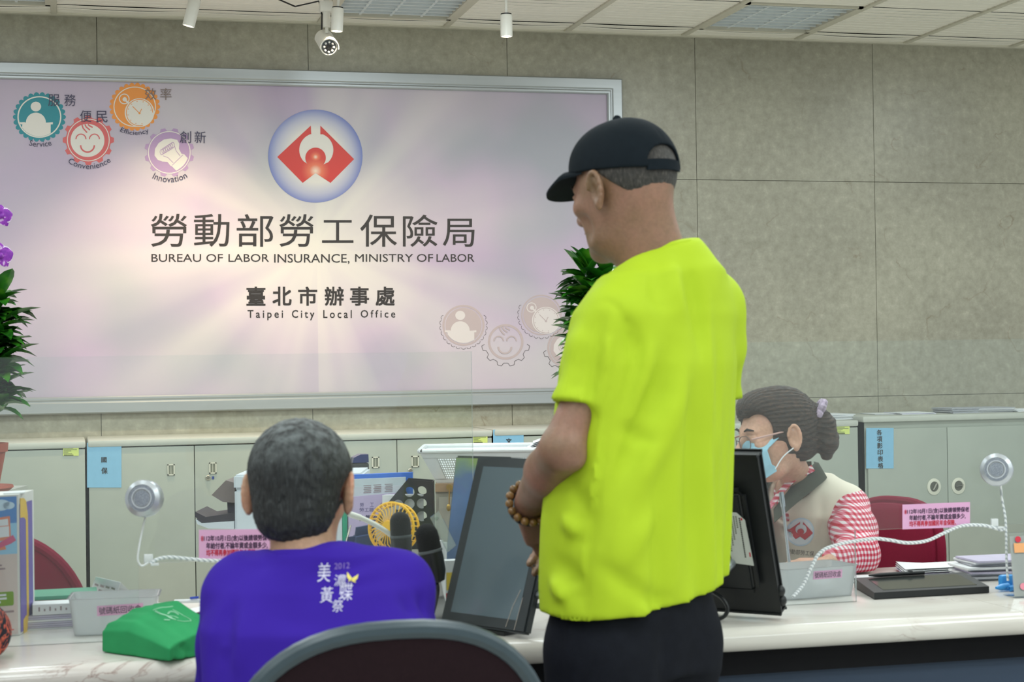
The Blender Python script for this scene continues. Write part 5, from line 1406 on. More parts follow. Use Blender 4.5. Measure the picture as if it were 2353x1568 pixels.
mb.build('tray', BSK, t, smooth=0)
rp = [bask(u, v, 1.0) for u, v in ((0.02, 0), (0.98, 0), (1, 0.03), (1, 0.97), (0.98, 1), (0.02, 1), (0, 0.97), (0, 0.03), (0.02, 0))]
MB().tube(rp, 0.0065, seg=8, caps=False).build('rim', BSK, t)
for k in range(4):
    c = bask(0.84+0.02*k, 0.5, 0.9)
    single('paper_sheet', MB().frame_box(c+V(-0.05, -0.06, 0.002+0.007*k), V(0.085, 0.004, 0.028), FWD*0.12, V(0, 0, 0.0008)), PAPER, ('lowest', 'second', 'third', 'topmost')[k]+' white paper sticking out of the basket by the man’s elbow', 'paper', 'papers in the white basket')
# clerk-side monitor with picture
m, nt, b = node_mat('blue_green_screen')
tc = N(nt, 'ShaderNodeTexCoord'); sep = N(nt, 'ShaderNodeSeparateXYZ'); nt.links.new(tc.outputs['Object'], sep.inputs[0])
zz = maths(nt, 'MULTIPLY', sep.outputs[2], 1/0.4)
nz = N(nt, 'ShaderNodeTexNoise'); nz.inputs['Scale'].default_value = 9; nt.links.new(tc.outputs['Object'], nz.inputs['Vector'])
zz = maths(nt, 'ADD', zz, maths(nt, 'MULTIPLY', maths(nt, 'SUBTRACT', nz.outputs['Fac'], 0.5), 0.35))
r_ = ramp(nt, zz, [(0.3, lin((60, 80, 108))), (0.55, lin((70, 98, 138))), (0.70, lin((70, 92, 130))), (0.8, lin((112, 134, 84))), (0.93, lin((122, 122, 104)))])
nt.links.new(r_.outputs[0], b.inputs['Base Color']); nt.links.new(r_.outputs[0], b.inputs['Emission Color']); b.inputs['Emission Strength'].default_value = 0.25; b.inputs['Roughness'].default_value = 0.2
SCR = m
BL_, BR_ = QD(1012, 1372, 3.86), QD(1140, 1372, 3.78)
BL_[2] = BR_[2] = ZT+0.02
p_tl = QD(1048, 1053, 3.98)
mon2, ex, up, n, w = screen_panel('desk_monitor', BL_, BR_, 0.322, math.radians(12), (0.004, 0.006, 0.004, 0.006), 0.014, 'slim desk monitor with blue and green picture behind the customer monitor', SCR)
MB().lathe((BL_+BR_)/2*V(1, 1, 0)+V(0, 0, ZT)-unit(n*V(1, 1, 0))*0.06, (0, 0, 1), [(0, 0.001), (0.06, 0.001), (0.058, 0.008), (0, 0.009)], seg=28).tube([(BL_+BR_)/2*V(1, 1, 0)+V(0, 0, ZT+0.005)-unit(n*V(1, 1, 0))*0.06, (BL_+BR_)/2-n*0.03+up*0.14], 0.012).build('stand', BLACK_PL, mon2)

# plants
LEAFM, nt, b = node_mat('glossy_leaf')
tc = N(nt, 'ShaderNodeTexCoord'); nz = N(nt, 'ShaderNodeTexNoise'); nz.inputs['Scale'].default_value = 25; nt.links.new(tc.outputs['Object'], nz.inputs['Vector'])
r_ = ramp(nt, nz.outputs['Fac'], [(0.3, lin((24, 74, 22))), (0.55, lin((44, 116, 26))), (0.8, lin((104, 164, 44)))])
nt.links.new(r_.outputs[0], b.inputs['Base Color']); b.inputs['Roughness'].default_value = 0.28
TERRA = mat('terracotta', (168, 92, 76), rough=0.6, var=0.08, scale=20)
STEMM = mat('plant_stem', (112, 122, 60), rough=0.7, var=0.1)
def dracaena(base, z0, z1, rad, label, seed, n=170, lean=0.0):
    rn = random.Random(seed)
    t = thing('potted_dracaena', base, label, 'potted plant', 'potted dracaenas on the staff side')
    bz = V(*base)
    MB().lathe(bz, (0, 0, 1), [(0, 0), (0.085, 0), (0.10, 0.012), (0.098, 0.018), (0.08, 0.01), (0, 0.01)], seg=32).build('saucer', TERRA, t)
    ph = min(0.13, z0-bz[2]+0.02)
    MB().lathe(bz+V(0, 0, 0.011), (0, 0, 1), [(0, 0), (0.058, 0), (0.078, ph-0.025), (0.084, ph-0.025), (0.086, ph), (0.078, ph), (0.074, ph-0.02), (0, ph-0.02)], seg=32).build('pot', TERRA, t)
    mb = MB(); st = []
    for k in range(4):
        dx, dy = rn.uniform(-0.03, 0.03), rn.uniform(-0.03, 0.03)
        st.append((dx, dy)); mb.tube([bz+V(dx*0.5, dy*0.5, 0.05), bz+V(dx, dy, z1-bz[2]-0.05)+_R0*lean], 0.008, seg=8)
    mb.build('stem', STEMM, t)
    lv = MB()
    for k in range(n):
        f = (k+0.5)/n; z = z0+(z1-z0)*f
        dx, dy = st[k % 4]; az = k*2.399+rn.uniform(-0.3, 0.3)
        L = rad*rn.uniform(0.75, 1.1)*(0.75 if f > 0.93 else 1.0); wd = L*0.23
        rise = 0.9 if f > 0.9 else rn.uniform(0.25, 0.75)
        dr = V(math.cos(az), math.sin(az), 0); sd = V(-math.sin(az), math.cos(az), 0)
        rows = []
        for i in range(6):
            s_ = i/5
            p = V(base[0]+dx, base[1]+dy, z)+_R0*lean+dr*L*s_*(0.98 if rise < 0.8 else 0.6)+V(0, 0, L*(rise*s_-0.55*s_*s_*(1.25-rise)))
            hw = wd*math.sin(math.pi*min(1, 0.12+0.88*s_))**0.8*(1 if s_ < 0.99 else 0.05)
            rows.append([p-sd*hw+V(0, 0, hw*0.35), p, p+sd*hw+V(0, 0, hw*0.35)])
        lv.grid(np.array(rows))
    lv.build('foliage', LEAFM, t, smooth=80)
    return t
pl = QD(-50, 1131, 5.0)
ped = thing('pot_stand', V(pl[0], pl[1], 0), 'plain grey stand under the left potted plants, behind the display box', 'stand')
MB().frame_box(V(pl[0], pl[1], 0)-_R0*0.47-FWD*0.10, _R0*0.54, FWD*0.34, V(0, 0, float(pl[2])-0.02)).build('body', STEEL, ped)
MB().frame_box(V(pl[0], pl[1], float(pl[2])-0.02)-_R0*0.475-FWD*0.105, _R0*0.55, FWD*0.35, V(0, 0, 0.02)).build('top', STEEL_TOP, ped)
dracaena(pl, float(QD(0, 950, 5.0)[2]), float(QD(0, 668, 5.0)[2]), 0.118, 'bushy green potted plant in terracotta at the left frame edge', 3, n=250, lean=0.055)
pr_ = V(*QD(1372, 1000, 4.86)); zr0, zr1 = float(QD(1372, 880, 4.86)[2]), float(QD(1372, 612, 4.86)[2])
dracaena((pr_[0], pr_[1], zk+0.0005), zr0, zr1, 0.105, 'bushy green potted plant half hidden behind the man in yellow', 8, n=260)
# orchid, its pot just outside the frame
ob = V(*QD(-265, 1100, 5.0)); ob[2] = float(pl[2])
t = thing('potted_orchid', ob, 'purple orchid whose two blooms reach in at the left edge', 'potted plant')
MB().lathe(ob, (0, 0, 1), [(0, 0), (0.05, 0), (0.065, 0.11), (0.06, 0.11), (0.055, 0.09), (0, 0.09)], seg=28).build('pot', mat('white_pot', (216, 214, 208), rough=0.4), t)
f1, f2 = V(*QD(2, 497, 4.9)), V(*QD(0, 588, 4.9))
sp = smooth_path([ob+V(0, 0, 0.08), ob+V(0.0, 0, 0.45), ob+V(0.03, 0, 0.72), f1+V(-0.05, 0.01, 0.06), f1+V(-0.015, 0.015, 0.02), f2+V(-0.01, 0.015, 0.01), f2+V(-0.004, 0.01, -0.02)])
MB().tube(sp, 0.003, seg=8).build('stem', STEMM, t)
for k in range(5):
    az = k*1.3; dr = V(math.cos(az), math.sin(az), 0); sd = V(-dr[1], dr[0], 0)
    rows = []
    for i in range(6):
        s_ = i/5; p = ob+V(0, 0, 0.1)+dr*0.16*s_+V(0, 0, 0.07*s_-0.09*s_*s_); hw = 0.03*math.sin(math.pi*(0.1+0.86*s_))
        rows.append([p-sd*hw+V(0, 0, 0.01), p, p+sd*hw+V(0, 0, 0.01)])
    MB().grid(np.array(rows)).build('leaf', LEAFM, t, smooth=80)
m, nt, b = node_mat('orchid_petal')
tc = N(nt, 'ShaderNodeTexCoord'); nz = N(nt, 'ShaderNodeTexNoise'); nz.inputs['Scale'].default_value = 70; nt.links.new(tc.outputs['Object'], nz.inputs['Vector'])
r_ = ramp(nt, nz.outputs['Fac'], [(0.4, lin((122, 34, 160))), (0.58, lin((148, 52, 178))), (0.66, lin((214, 180, 226)))])
nt.links.new(r_.outputs[0], b.inputs['Base Color']); b.inputs['Roughness'].default_value = 0.5
PET = m; PETE = mat('orchid_edge', (226, 206, 232), rough=0.5, var=0.02)
for fc_, sc in ((f1, 1.1), (f2, 1.25)):
    fl = MB()
    nrm = unit(-FWD+_R0*0.5); sx_ = unit(np.cross(V(0, 0, 1), nrm)); uy = np.cross(nrm, sx_)
    for k in range(7):
        an = k*2*math.pi/5+0.3 if k < 5 else (k-5)*math.pi+0.2
        L, w_ = (0.030*sc, 0.013*sc) if k < 5 else (0.030*sc, 0.02*sc)
        d1 = math.cos(an)*sx_+math.sin(an)*uy; d2 = np.cross(nrm, d1); rows = []; rim0, rim1 = [], []
        for i in range(7):
            s_ = i/6; p = fc_+d1*L*s_+nrm*(0.006*math.sin(2.2*s_)-0.004*s_+(0.002 if k >= 5 else 0)); hw = w_*math.sin(math.pi*(0.08+0.9*s_))**0.7
            rows.append([p-d2*hw-nrm*0.004, p-d2*hw*0.86-nrm*0.003, p, p+d2*hw*0.86-nrm*0.003, p+d2*hw-nrm*0.004])
        rows = np.array(rows)
        fl.grid(rows[:, 1:4], PET); fl.grid(rows[:, :2], PETE); fl.grid(rows[:, 3:], PETE)
    fl.ball(fc_+nrm*0.008, (0.006*sc, 0.006*sc, 0.007*sc), PET, 10, 6)
    fl.build('bloom', None, t, smooth=80)

# task chairs
def task_chair(loc, heading, back_c, back_hw, back_hh, seat_z, m_cush, m_shell, label, arms=False, tilt=0.08, group=None, n_exp=2.5):
    """heading: direction the sitter faces (radians from world +X)"""
    L = V(*loc); f = V(math.cos(heading), math.sin(heading), 0); s = V(-math.sin(heading), math.cos(heading), 0); U = V(0, 0, 1)
    t = thing('task_chair', L, label, 'chair', group)
    def sheet(c, ax, ay, an, hw, hh, th, bulge, dent, n=n_exp):
        rows = []
        for r_, k in ((0.0, 1.0), (0.6, 1.0), (0.88, 0.92), (0.97, 0.65), (1.0, 0.25), (1.0, -0.1)):
            ring = []
            for q in range(40):
                a_ = 2*math.pi*q/40; ca_, sa_ = math.cos(a_), math.sin(a_)
                x, y = hw*r_*math.copysign(abs(ca_)**(2/n), ca_), hh*r_*math.copysign(abs(sa_)**(2/n), sa_)
                ring.append(c+ax*x+ay*y+an*(th*k+dent*(x/hw)**2))
            rows.append(ring)
        back = []
        for r_ in (1.0, 0.9, 0.5, 0.0):
            ring = []
            for q in range(40):
                a_ = 2*math.pi*q/40; ca_, sa_ = math.cos(a_), math.sin(a_)
                x, y = hw*r_*math.copysign(abs(ca_)**(2/n), ca_), hh*r_*math.copysign(abs(sa_)**(2/n), sa_)
                ring.append(c+ax*x+ay*y+an*(-bulge*(1-r_**4)-0.1*th+dent*(x/hw)**2))
            back.append(ring)
        return rows, back
    by = unit(U-f*tilt); bn = np.cross(s, by); bn = bn if np.dot(bn, f) > 0 else -bn
    bc = L+f*back_c[0]+U*back_c[1]
    rows, back = sheet(bc, s, by, bn, back_hw, back_hh, 0.045, 0.012, 0.03)
    MB().grid(np.array(rows), closed=True).build('back_cushion', m_cush, t)
    MB().grid(np.array(back), closed=True).build('back_panel', m_cush, t)
    rim = [bc+s*(back_hw+0.004)*math.copysign(abs(math.cos(a_))**(2/n_exp), math.cos(a_))+by*(back_hh+0.004)*math.copysign(abs(math.sin(a_))**(2/n_exp), math.sin(a_))+bn*(0.004+0.03*abs(math.cos(a_))**(4/n_exp)) for a_ in np.linspace(0, 2*math.pi, 61)]
    MB().tube(rim, 0.014, seg=10, caps=False).build('edge_trim', m_shell, t)
    rows, back = sheet(L+U*(seat_z-0.05)+f*0.0, s, f, U, 0.235, 0.225, 0.05, 0.015, 0.0, 3.0)
    MB().grid(np.array(rows), closed=True).grid(np.array(back), closed=True).build('seat', m_cush, t)
    MB().tube([L+U*(seat_z-0.07)-f*0.05, L+U*(seat_z-0.08)-f*0.2, L+f*(back_c[0]-0.05)+U*(back_c[1]-back_hh*0.6)], 0.02, seg=10).build('back_bar', BLACK_PL, t)
    MB().lathe(L, U, [(0.03, 0.07), (0.03, 0.2), (0.018, 0.2), (0.018, seat_z-0.06), (0.06, seat_z-0.06), (0.06, seat_z-0.05)], seg=20).build('column', BLACK_PL, t)
    for k in range(5):
        a_ = heading+0.6+k*2*math.pi/5; d1 = V(math.cos(a_), math.sin(a_), 0)
        lg = MB().tube([L+U*0.10+d1*0.02, L+U*0.085+d1*0.15, L+U*0.065+d1*0.28], [0.024, 0.02, 0.015], seg=10).build('leg', BLACK_PL, t)
        e_ = L+d1*0.28; s2 = V(-d1[1], d1[0], 0)
        MB().lathe(e_-s2*0.018+U*0.028, s2, [(0, 0), (0.028, 0), (0.028, 0.036), (0, 0.036)], seg=18).build('caster', BLACK_PL, lg)
    if arms:
        for sg in (-1, 1):
            MB().tube(smooth_path([L+s*0.25*sg+U*(seat_z-0.04)-f*0.12, L+s*0.27*sg+U*(seat_z+0.1)-f*0.14, L+s*0.27*sg+U*(seat_z+0.2)-f*0.08, L+s*0.265*sg+U*(seat_z+0.21)+f*0.12]), 0.017, seg=10).build('armrest', BLACK_PL, t)
    return t
MAROON = mat('maroon_fabric', (116, 24, 48), rough=0.9, var=0.06, scale=200, spec=0.15)
BROWNF = mat('dark_brown_fabric', (34, 22, 26), rough=0.95, var=0.12, scale=300, spec=0.12)
TRIM = mat('slate_edge_trim', (52, 66, 74), rough=0.4, var=0.04)
#SECTION3
# ================================================================= FIGURES: smooth implicit surfaces -> one continuous mesh
class Field:
    """signed distance on a grid whose spacing is finer inside the given fine box"""
    def __init__(self, lo, hi, step, fine=None, fstep=None):
        ax = []
        for i in range(3):
            if fine is None: a = np.arange(lo[i], hi[i]+step, step)
            else:
                f0, f1 = max(lo[i], fine[0][i]), min(hi[i], fine[1][i])
                parts = []
                if f0 > lo[i]: parts.append(np.linspace(lo[i], f0, max(2, int(math.ceil((f0-lo[i])/step))+1))[:-1])
                parts.append(np.linspace(f0, f1, max(2, int(math.ceil((f1-f0)/fstep))+1)))
                if f1 < hi[i]: parts.append(np.linspace(f1, hi[i], max(2, int(math.ceil((hi[i]-f1)/step))+1))[1:])
                a = np.concatenate(parts)
            ax.append(a.astype(np.float32))
        self.ax = ax
        self.D = np.full([len(a) for a in ax], 1.0, np.float32)
    def sub(self, lo, hi, pad):
        sl = []
        for i in range(3):
            a = self.ax[i]
            s, e = np.searchsorted(a, lo[i]-pad), np.searchsorted(a, hi[i]+pad)
            sl.append(slice(max(0, s-1), min(len(a), e+1)))
        sl = tuple(sl)
        g = np.meshgrid(self.ax[0][sl[0]], self.ax[1][sl[1]], self.ax[2][sl[2]], indexing='ij', sparse=True)
        return sl, g
    def put(self, fn, lo, hi, k=0.0, op='add', pad=0.03):
        sl, g = self.sub(lo, hi, pad+k)
        if any(s.start >= s.stop for s in sl): return self
        d = fn(*g).astype(np.float32); D = self.D[sl]
        if op == 'add':
            if k > 0:
                h = np.maximum(k-np.abs(D-d), 0)/k; self.D[sl] = np.minimum(D, d)-h*h*k*0.25
            else: self.D[sl] = np.minimum(D, d)
        else:
            d = -d
            if k > 0:
                h = np.maximum(k-np.abs(D-d), 0)/k; self.D[sl] = np.maximum(D, d)+h*h*k*0.25
            else: self.D[sl] = np.maximum(D, d)
        return self
    def cap(self, a, b, ra, rb, k=0.02, op='add', flat=None):
        a, b = V(*a), V(*b); ab = b-a; L2 = float(ab @ ab)
        def fn(x, y, z):
            px, py, pz = x-a[0], y-a[1], z-a[2]
            t = np.clip((px*ab[0]+py*ab[1]+pz*ab[2])/L2, 0, 1)
            return np.sqrt((px-t*ab[0])**2+(py-t*ab[1])**2+(pz-t*ab[2])**2)-(ra+(rb-ra)*t)
        r = max(ra, rb)
        return self.put(fn, np.minimum(a, b)-r, np.maximum(a, b)+r, k, op)
    def chain(self, pts, rs, k=0.02, op='add'):
        for i in range(len(pts)-1): self.cap(pts[i], pts[i+1], rs[i], rs[i+1], k, op)
        return self
    def ell(self, c, r, R=None, k=0.02, op='add'):
        c, r = V(*c), V(*r); R = np.eye(3) if R is None else np.asarray(R)
        def fn(x, y, z):
            p = (x-c[0], y-c[1], z-c[2])
            q = [(p[0]*R[0, i]+p[1]*R[1, i]+p[2]*R[2, i]) for i in range(3)]
            k0 = np.sqrt(sum((q[i]/r[i])**2 for i in range(3))); k1 = np.sqrt(sum((q[i]/r[i]**2)**2 for i in range(3)))
            return k0*(k0-1)/np.maximum(k1, 1e-6)
        e = np.abs(R) @ r
        return self.put(fn, c-e, c+e, k, op)
    def loft(self, secs, ex, ey, k=0.02, op='add', n=2.3):
        """secs rows: z, cx, cy, half-width along ex, half-depth along ey"""
        S = np.array(sorted(secs)); ex, ey = V(*ex), V(*ey)
        def fn(x, y, z):
            f = lambda j: np.interp(z, S[:, 0], S[:, j])
            px, py = x-f(1), y-f(2); rx, ry = f(3), f(4)
            u = np.abs(px*ex[0]+py*ex[1])/rx; v = np.abs(px*ey[0]+py*ey[1])/ry
            d = ((u**n+v**n)**(1/n)-1)*np.minimum(rx, ry)
            return np.maximum(d, np.maximum(S[0, 0]-z, z-S[-1, 0]))
        m_ = S[:, 3:5].max()
        lo = V(S[:, 1].min()-m_, S[:, 2].min()-m_, S[0, 0]); hi = V(S[:, 1].max()+m_, S[:, 2].max()+m_, S[-1, 0])
        return self.put(fn, lo, hi, k, op)
    def half(self, p, nrm, lo=None, hi=None):
        """cut away what lies on the side nrm points to (optionally only inside a box)"""
        p, nrm = V(*p), unit(nrm)
        if lo is None: lo, hi = [a[0] for a in self.ax], [a[-1] for a in self.ax]
        sl, g = self.sub(lo, hi, 0)
        d = (g[0]-p[0])*nrm[0]+(g[1]-p[1])*nrm[1]+(g[2]-p[2])*nrm[2]
        self.D[sl] = np.maximum(self.D[sl], d); return self
    def crease(self, a, b, w, depth):
        """a soft groove (depth > 0) or ridge (depth < 0) along a segment"""
        a, b = V(*a), V(*b); ab = b-a; L2 = float(ab @ ab)
        sl, g = self.sub(np.minimum(a, b), np.maximum(a, b), 2.2*w)
        px, py, pz = g[0]-a[0], g[1]-a[1], g[2]-a[2]
        t = np.clip((px*ab[0]+py*ab[1]+pz*ab[2])/L2, 0, 1)
        q = (px-t*ab[0])**2+(py-t*ab[1])**2+(pz-t*ab[2])**2
        self.D[sl] += (depth*np.exp(-q/(w*w))*np.sin(np.pi*(0.08+0.84*t))).astype(np.float32); return self
    def hit(self, px, py):
        """first surface point seen along a photo ray"""
        d = unit(ray(px, py)); lo = V(*[a[0] for a in self.ax]); hi = V(*[a[-1] for a in self.ax])
        t = np.arange(1.5, 6.0, 0.003); P = EYE+t[:, None]*d
        ok = ((P > lo) & (P < hi)).all(1); P = P[ok]
        if not len(P): return QD(px, py, 3.0)
        ix = [np.clip(np.searchsorted(self.ax[i], P[:, i]), 0, len(self.ax[i])-1) for i in range(3)]
        v = self.D[ix[0], ix[1], ix[2]]; k = np.argmax(v < 0)
        return P[k] if v[k] < 0 else P[np.argmin(v)]
    def fold(self, pts, w, depth):
        """soft crease drawn over the surface through photo points"""
        pts = [V(x, y, 0) for x, y in pts]
        q = smooth_path(pts, 4) if len(pts) > 2 else [pts[0]*(1-t)+pts[1]*t for t in np.linspace(0, 1, 6)]
        P = [self.hit(a[0], a[1]) for a in q]; n = len(P)-1
        A = np.array(P); lo, hi = A.min(0)-2.2*w, A.max(0)+2.2*w
        sl, g = self.sub(lo, hi, 0); best = None; amp = None
        for i in range(n):
            a, b = P[i], P[i+1]; ab = b-a; L2 = max(float(ab @ ab), 1e-9)
            x, y, z = g[0]-a[0], g[1]-a[1], g[2]-a[2]
            t = np.clip((x*ab[0]+y*ab[1]+z*ab[2])/L2, 0, 1)
            dd = (x-t*ab[0])**2+(y-t*ab[1])**2+(z-t*ab[2])**2
            am = np.sin(np.pi*(0.06+0.88*(i+t)/n))
            best, amp = (dd, am) if best is None else (np.minimum(best, dd), np.where(dd < best, am, amp))
        self.D[sl] += (depth*amp*np.exp(-best/(w*w))).astype(np.float32); return self
    def shell(self, t):
        """hollow the solid to a skin of thickness t"""
        self.D = np.maximum(self.D, -(self.D+t)); return self
    def ripple(self, fn):
        g = np.meshgrid(*self.ax, indexing='ij', sparse=True)
        self.D += fn(*g).astype(np.float32); return self
    def mesh(self, relax=1):
        D = self.D; ins = D < 0
        nx, ny, nz = D.shape
        cnt = np.zeros((nx-1, ny-1, nz-1), np.int8)
        for i in (0, 1):
            for j in (0, 1):
                for l in (0, 1): cnt += ins[i:nx-1+i, j:ny-1+j, l:nz-1+l]
        act = np.argwhere((cnt > 0) & (cnt < 8))
        idx = -np.ones(cnt.shape, np.int64); idx[tuple(act.T)] = np.arange(len(act))
        P = np.zeros((len(act), 3)); C = np.zeros(len(act))
        corner = [(i, j, l) for i in (0, 1) for j in (0, 1) for l in (0, 1)]
        for a in corner:
            for ax_ in range(3):
                if a[ax_]: continue
                b = list(a); b[ax_] = 1
                A, B = act+np.array(a), act+np.array(b)
                da, db = D[tuple(A.T)], D[tuple(B.T)]
                m_ = (da < 0) != (db < 0)
                if not m_.any(): continue
                t = da[m_]/(da[m_]-db[m_])
                pa = np.stack([self.ax[q][A[m_, q]] for q in range(3)], 1); pb = np.stack([self.ax[q][B[m_, q]] for q in range(3)], 1)
                P[m_] += pa+(pb-pa)*t[:, None]; C[m_] += 1
        P /= C[:, None]
        F = []
        for ax_ in range(3):
            s0 = [slice(None)]*3; s1 = [slice(None)]*3; s0[ax_] = slice(0, -1); s1[ax_] = slice(1, None)
            ch = ins[tuple(s0)] != ins[tuple(s1)]
            e = np.argwhere(ch)
            o1, o2 = [(1, 2), (2, 0), (0, 1)][ax_]
            ok = (e[:, o1] > 0) & (e[:, o2] > 0) & (e[:, o1] < D.shape[o1]-1) & (e[:, o2] < D.shape[o2]-1)
            e = e[ok]; q = []
            for d1, d2 in ((0, 0), (1, 0), (1, 1), (0, 1)):
                c = e.copy(); c[:, o1] -= d1; c[:, o2] -= d2; q.append(idx[tuple(c.T)])
            q = np.stack(q, 1); fl = ins[tuple(e.T)]
            q[~fl] = q[~fl][:, ::-1]
            F.append(q)
        F = np.concatenate(F)
        F = F[(F >= 0).all(1)]
        # keep the largest connected piece(s) is not needed; relax a little
        for _ in range(relax):
            acc = np.zeros_like(P); n = np.zeros(len(P))
            for a_, b_ in ((0, 1), (1, 2), (2, 3), (3, 0)):
                np.add.at(acc, F[:, a_], P[F[:, b_]]); np.add.at(acc, F[:, b_], P[F[:, a_]])
                np.add.at(n, F[:, a_], 1); np.add.at(n, F[:, b_], 1)
            P = P*0.5+0.5*acc/np.maximum(n, 1)[:, None]
        return P, F
def field_obj(fld, name, m, parent, relax=1, keep=None):
    P, F = fld.mesh(relax)
    # drop stray islands: keep the biggest by flood over faces
    par = np.arange(len(P))
    for _ in range(5000):
        mn = par[F].min(1)
        new = par.copy()
        for c in range(4): np.minimum.at(new, F[:, c], mn)
        new = new[new]
        if (new == par).all(): break
        par = new
    lab, cn = np.unique(par[F[:, 0]], return_counts=True)
    if keep is None: ok = par[F[:, 0]] == lab[cn.argmax()]
    else: ok = np.isin(par[F[:, 0]], lab[cn > keep])
    F = F[ok]
    used = np.unique(F); mp_ = -np.ones(len(P), int); mp_[used] = np.arange(len(used))
    mb = MB(); mb.v = P[used].tolist(); mb.f = mp_[F].tolist(); mb.m = [0]*len(mb.f)
    return mb.build(name, m, parent, smooth=180)
def bvh_of(o):
    me = o.data; off = Vector(tuple(world_loc(o)))
    return BVHTree.FromPolygons([v.co+off for v in me.vertices], [tuple(p.vertices) for p in me.polygons])
def drape(art, bvh, dirn, lift, name, parent, maxlen=0.006):
    """print lying on a curved surface: subdivide the flat artwork and press it on along dirn"""
    bm = bmesh.new(); mb = art.mb
    vs = [bm.verts.new(v) for v in mb.v]
    bm.verts.ensure_lookup_table()
    for f, mi_ in zip(mb.f, mb.m):
        tris = [(0, 1, 2)] if len(f) == 3 else tessellate_polygon([[Vector(tuple(mb.v[i])) for i in f]])
        for tr_ in tris:
            try:
                fc = bm.faces.new([vs[f[j]] for j in tr_]); fc.material_index = mi_
            except ValueError: pass
    bmesh.ops.triangulate(bm, faces=list(bm.faces))
    for _ in range(6):
        long_ = [e for e in bm.edges if e.calc_length() > maxlen]
        if not long_: break
        bmesh.ops.subdivide_edges(bm, edges=long_, cuts=1)
        bmesh.ops.triangulate(bm, faces=[f for f in bm.faces if len(f.verts) > 3])
    dv = Vector(tuple(unit(dirn))); dead = []
    for v in bm.verts:
        layer = (v.co-Vector(tuple(art.base))).dot(dv)       # artwork lift stored as distance before the plane
        hit = bvh.ray_cast(v.co-dv*0.6, dv)
        if hit[0] is None: dead.append(v); continue
        v.co = hit[0]-dv*(lift+max(0.0, -layer)*1.0)
    bmesh.ops.delete(bm, geom=dead, context='VERTS')
    out = MB(); out.mats = mb.mats
    bm.verts.index_update()
    out.v = [tuple(v.co) for v in bm.verts]; out.f = [[v.index for v in f.verts] for f in bm.faces]; out.m = [f.material_index for f in bm.faces]
    bm.free()
    return out.build(name, None, parent, smooth=60)
def drape_art(dep):
    o_ = QD(W_PX/2, H_PX/2, dep)
    a = Art(lambda x, y, l=0.0: QD(x, y, dep)-FWD*l)
    a.base = o_
    return a

def skin_mat(name, rgb, ruddy, dark):
    m, nt, b = node_mat(name)
    tc = N(nt, 'ShaderNodeTexCoord'); n1 = N(nt, 'ShaderNodeTexNoise'); n1.inputs['Scale'].default_value = 14; n1.inputs['Detail'].default_value = 4
    n2 = N(nt, 'ShaderNodeTexNoise'); n2.inputs['Scale'].default_value = 160; n2.inputs['Detail'].default_value = 3
    for n in (n1, n2): nt.links.new(tc.outputs['Object'], n.inputs['Vector'])
    r1 = ramp(nt, n1.outputs['Fac'], [(0.32, lin(dark)), (0.5, lin(rgb)), (0.7, lin(ruddy))])
    r2 = ramp(nt, n2.outputs['Fac'], [(0.3, (0.9, 0.9, 0.9, 1)), (0.7, (1.06, 1.06, 1.06, 1))])
    nt.links.new(mix(nt, 1.0, r1.outputs[0], r2.outputs[0], 'MULTIPLY'), b.inputs['Base Color'])
    b.inputs['Roughness'].default_value = 0.48
    b.inputs['Subsurface Weight'].default_value = 0.25; b.inputs['Subsurface Radius'].default_value = (0.009, 0.004, 0.002); b.inputs['Subsurface Scale'].default_value = 1.0
    bp = N(nt, 'ShaderNodeBump'); bp.inputs['Strength'].default_value = 0.12; bp.inputs['Distance'].default_value = 0.004
    nt.links.new(n2.outputs['Fac'], bp.inputs['Height']); nt.links.new(bp.outputs[0], b.inputs['Normal'])
    return m
def hair_mat(name, dark, mid, light, sc=(60, 60, 14), top_grey=None):
    m, nt, b = node_mat(name)
    tc = N(nt, 'ShaderNodeTexCoord'); mp = N(nt, 'ShaderNodeMapping'); mp.inputs['Scale'].default_value = sc
    nt.links.new(tc.outputs['Object'], mp.inputs[0])
    n1 = N(nt, 'ShaderNodeTexNoise'); n1.inputs['Scale'].default_value = 5; n1.inputs['Detail'].default_value = 6; n1.inputs['Roughness'].default_value = 0.7
    nt.links.new(mp.outputs[0], n1.inputs['Vector'])
    r1 = ramp(nt, n1.outputs['Fac'], [(0.35, lin(dark)), (0.55, lin(mid)), (0.75, lin(light))])
    nt.links.new(r1.outputs[0], b.inputs['Base Color']); b.inputs['Roughness'].default_value = 0.5
    bp = N(nt, 'ShaderNodeBump'); bp.inputs['Strength'].default_value = 0.7; bp.inputs['Distance'].default_value = 0.006
    nt.links.new(n1.outputs['Fac'], bp.inputs['Height']); nt.links.new(bp.outputs[0], b.inputs['Normal'])
    return m
def cam_dir(u, v, z=0.0): return _R0*u+FWD*v+V(0, 0, z)
def head_axes(fu, fv, pitch, roll=0.0):
    """columns: forward, left, up of a head facing (fu, fv) in the camera-yaw frame, pitched down by pitch"""
    f = unit(cam_dir(fu, fv)); up = V(0, 0, 1); l = np.cross(up, f)
    f2 = f*math.cos(pitch)-up*math.sin(pitch); u2 = up*math.cos(pitch)+f*math.sin(pitch)
    l2 = l*math.cos(roll)+u2*math.sin(roll); u3 = u2*math.cos(roll)-l*math.sin(roll)
    return np.stack([f2, l2, u3], 1)
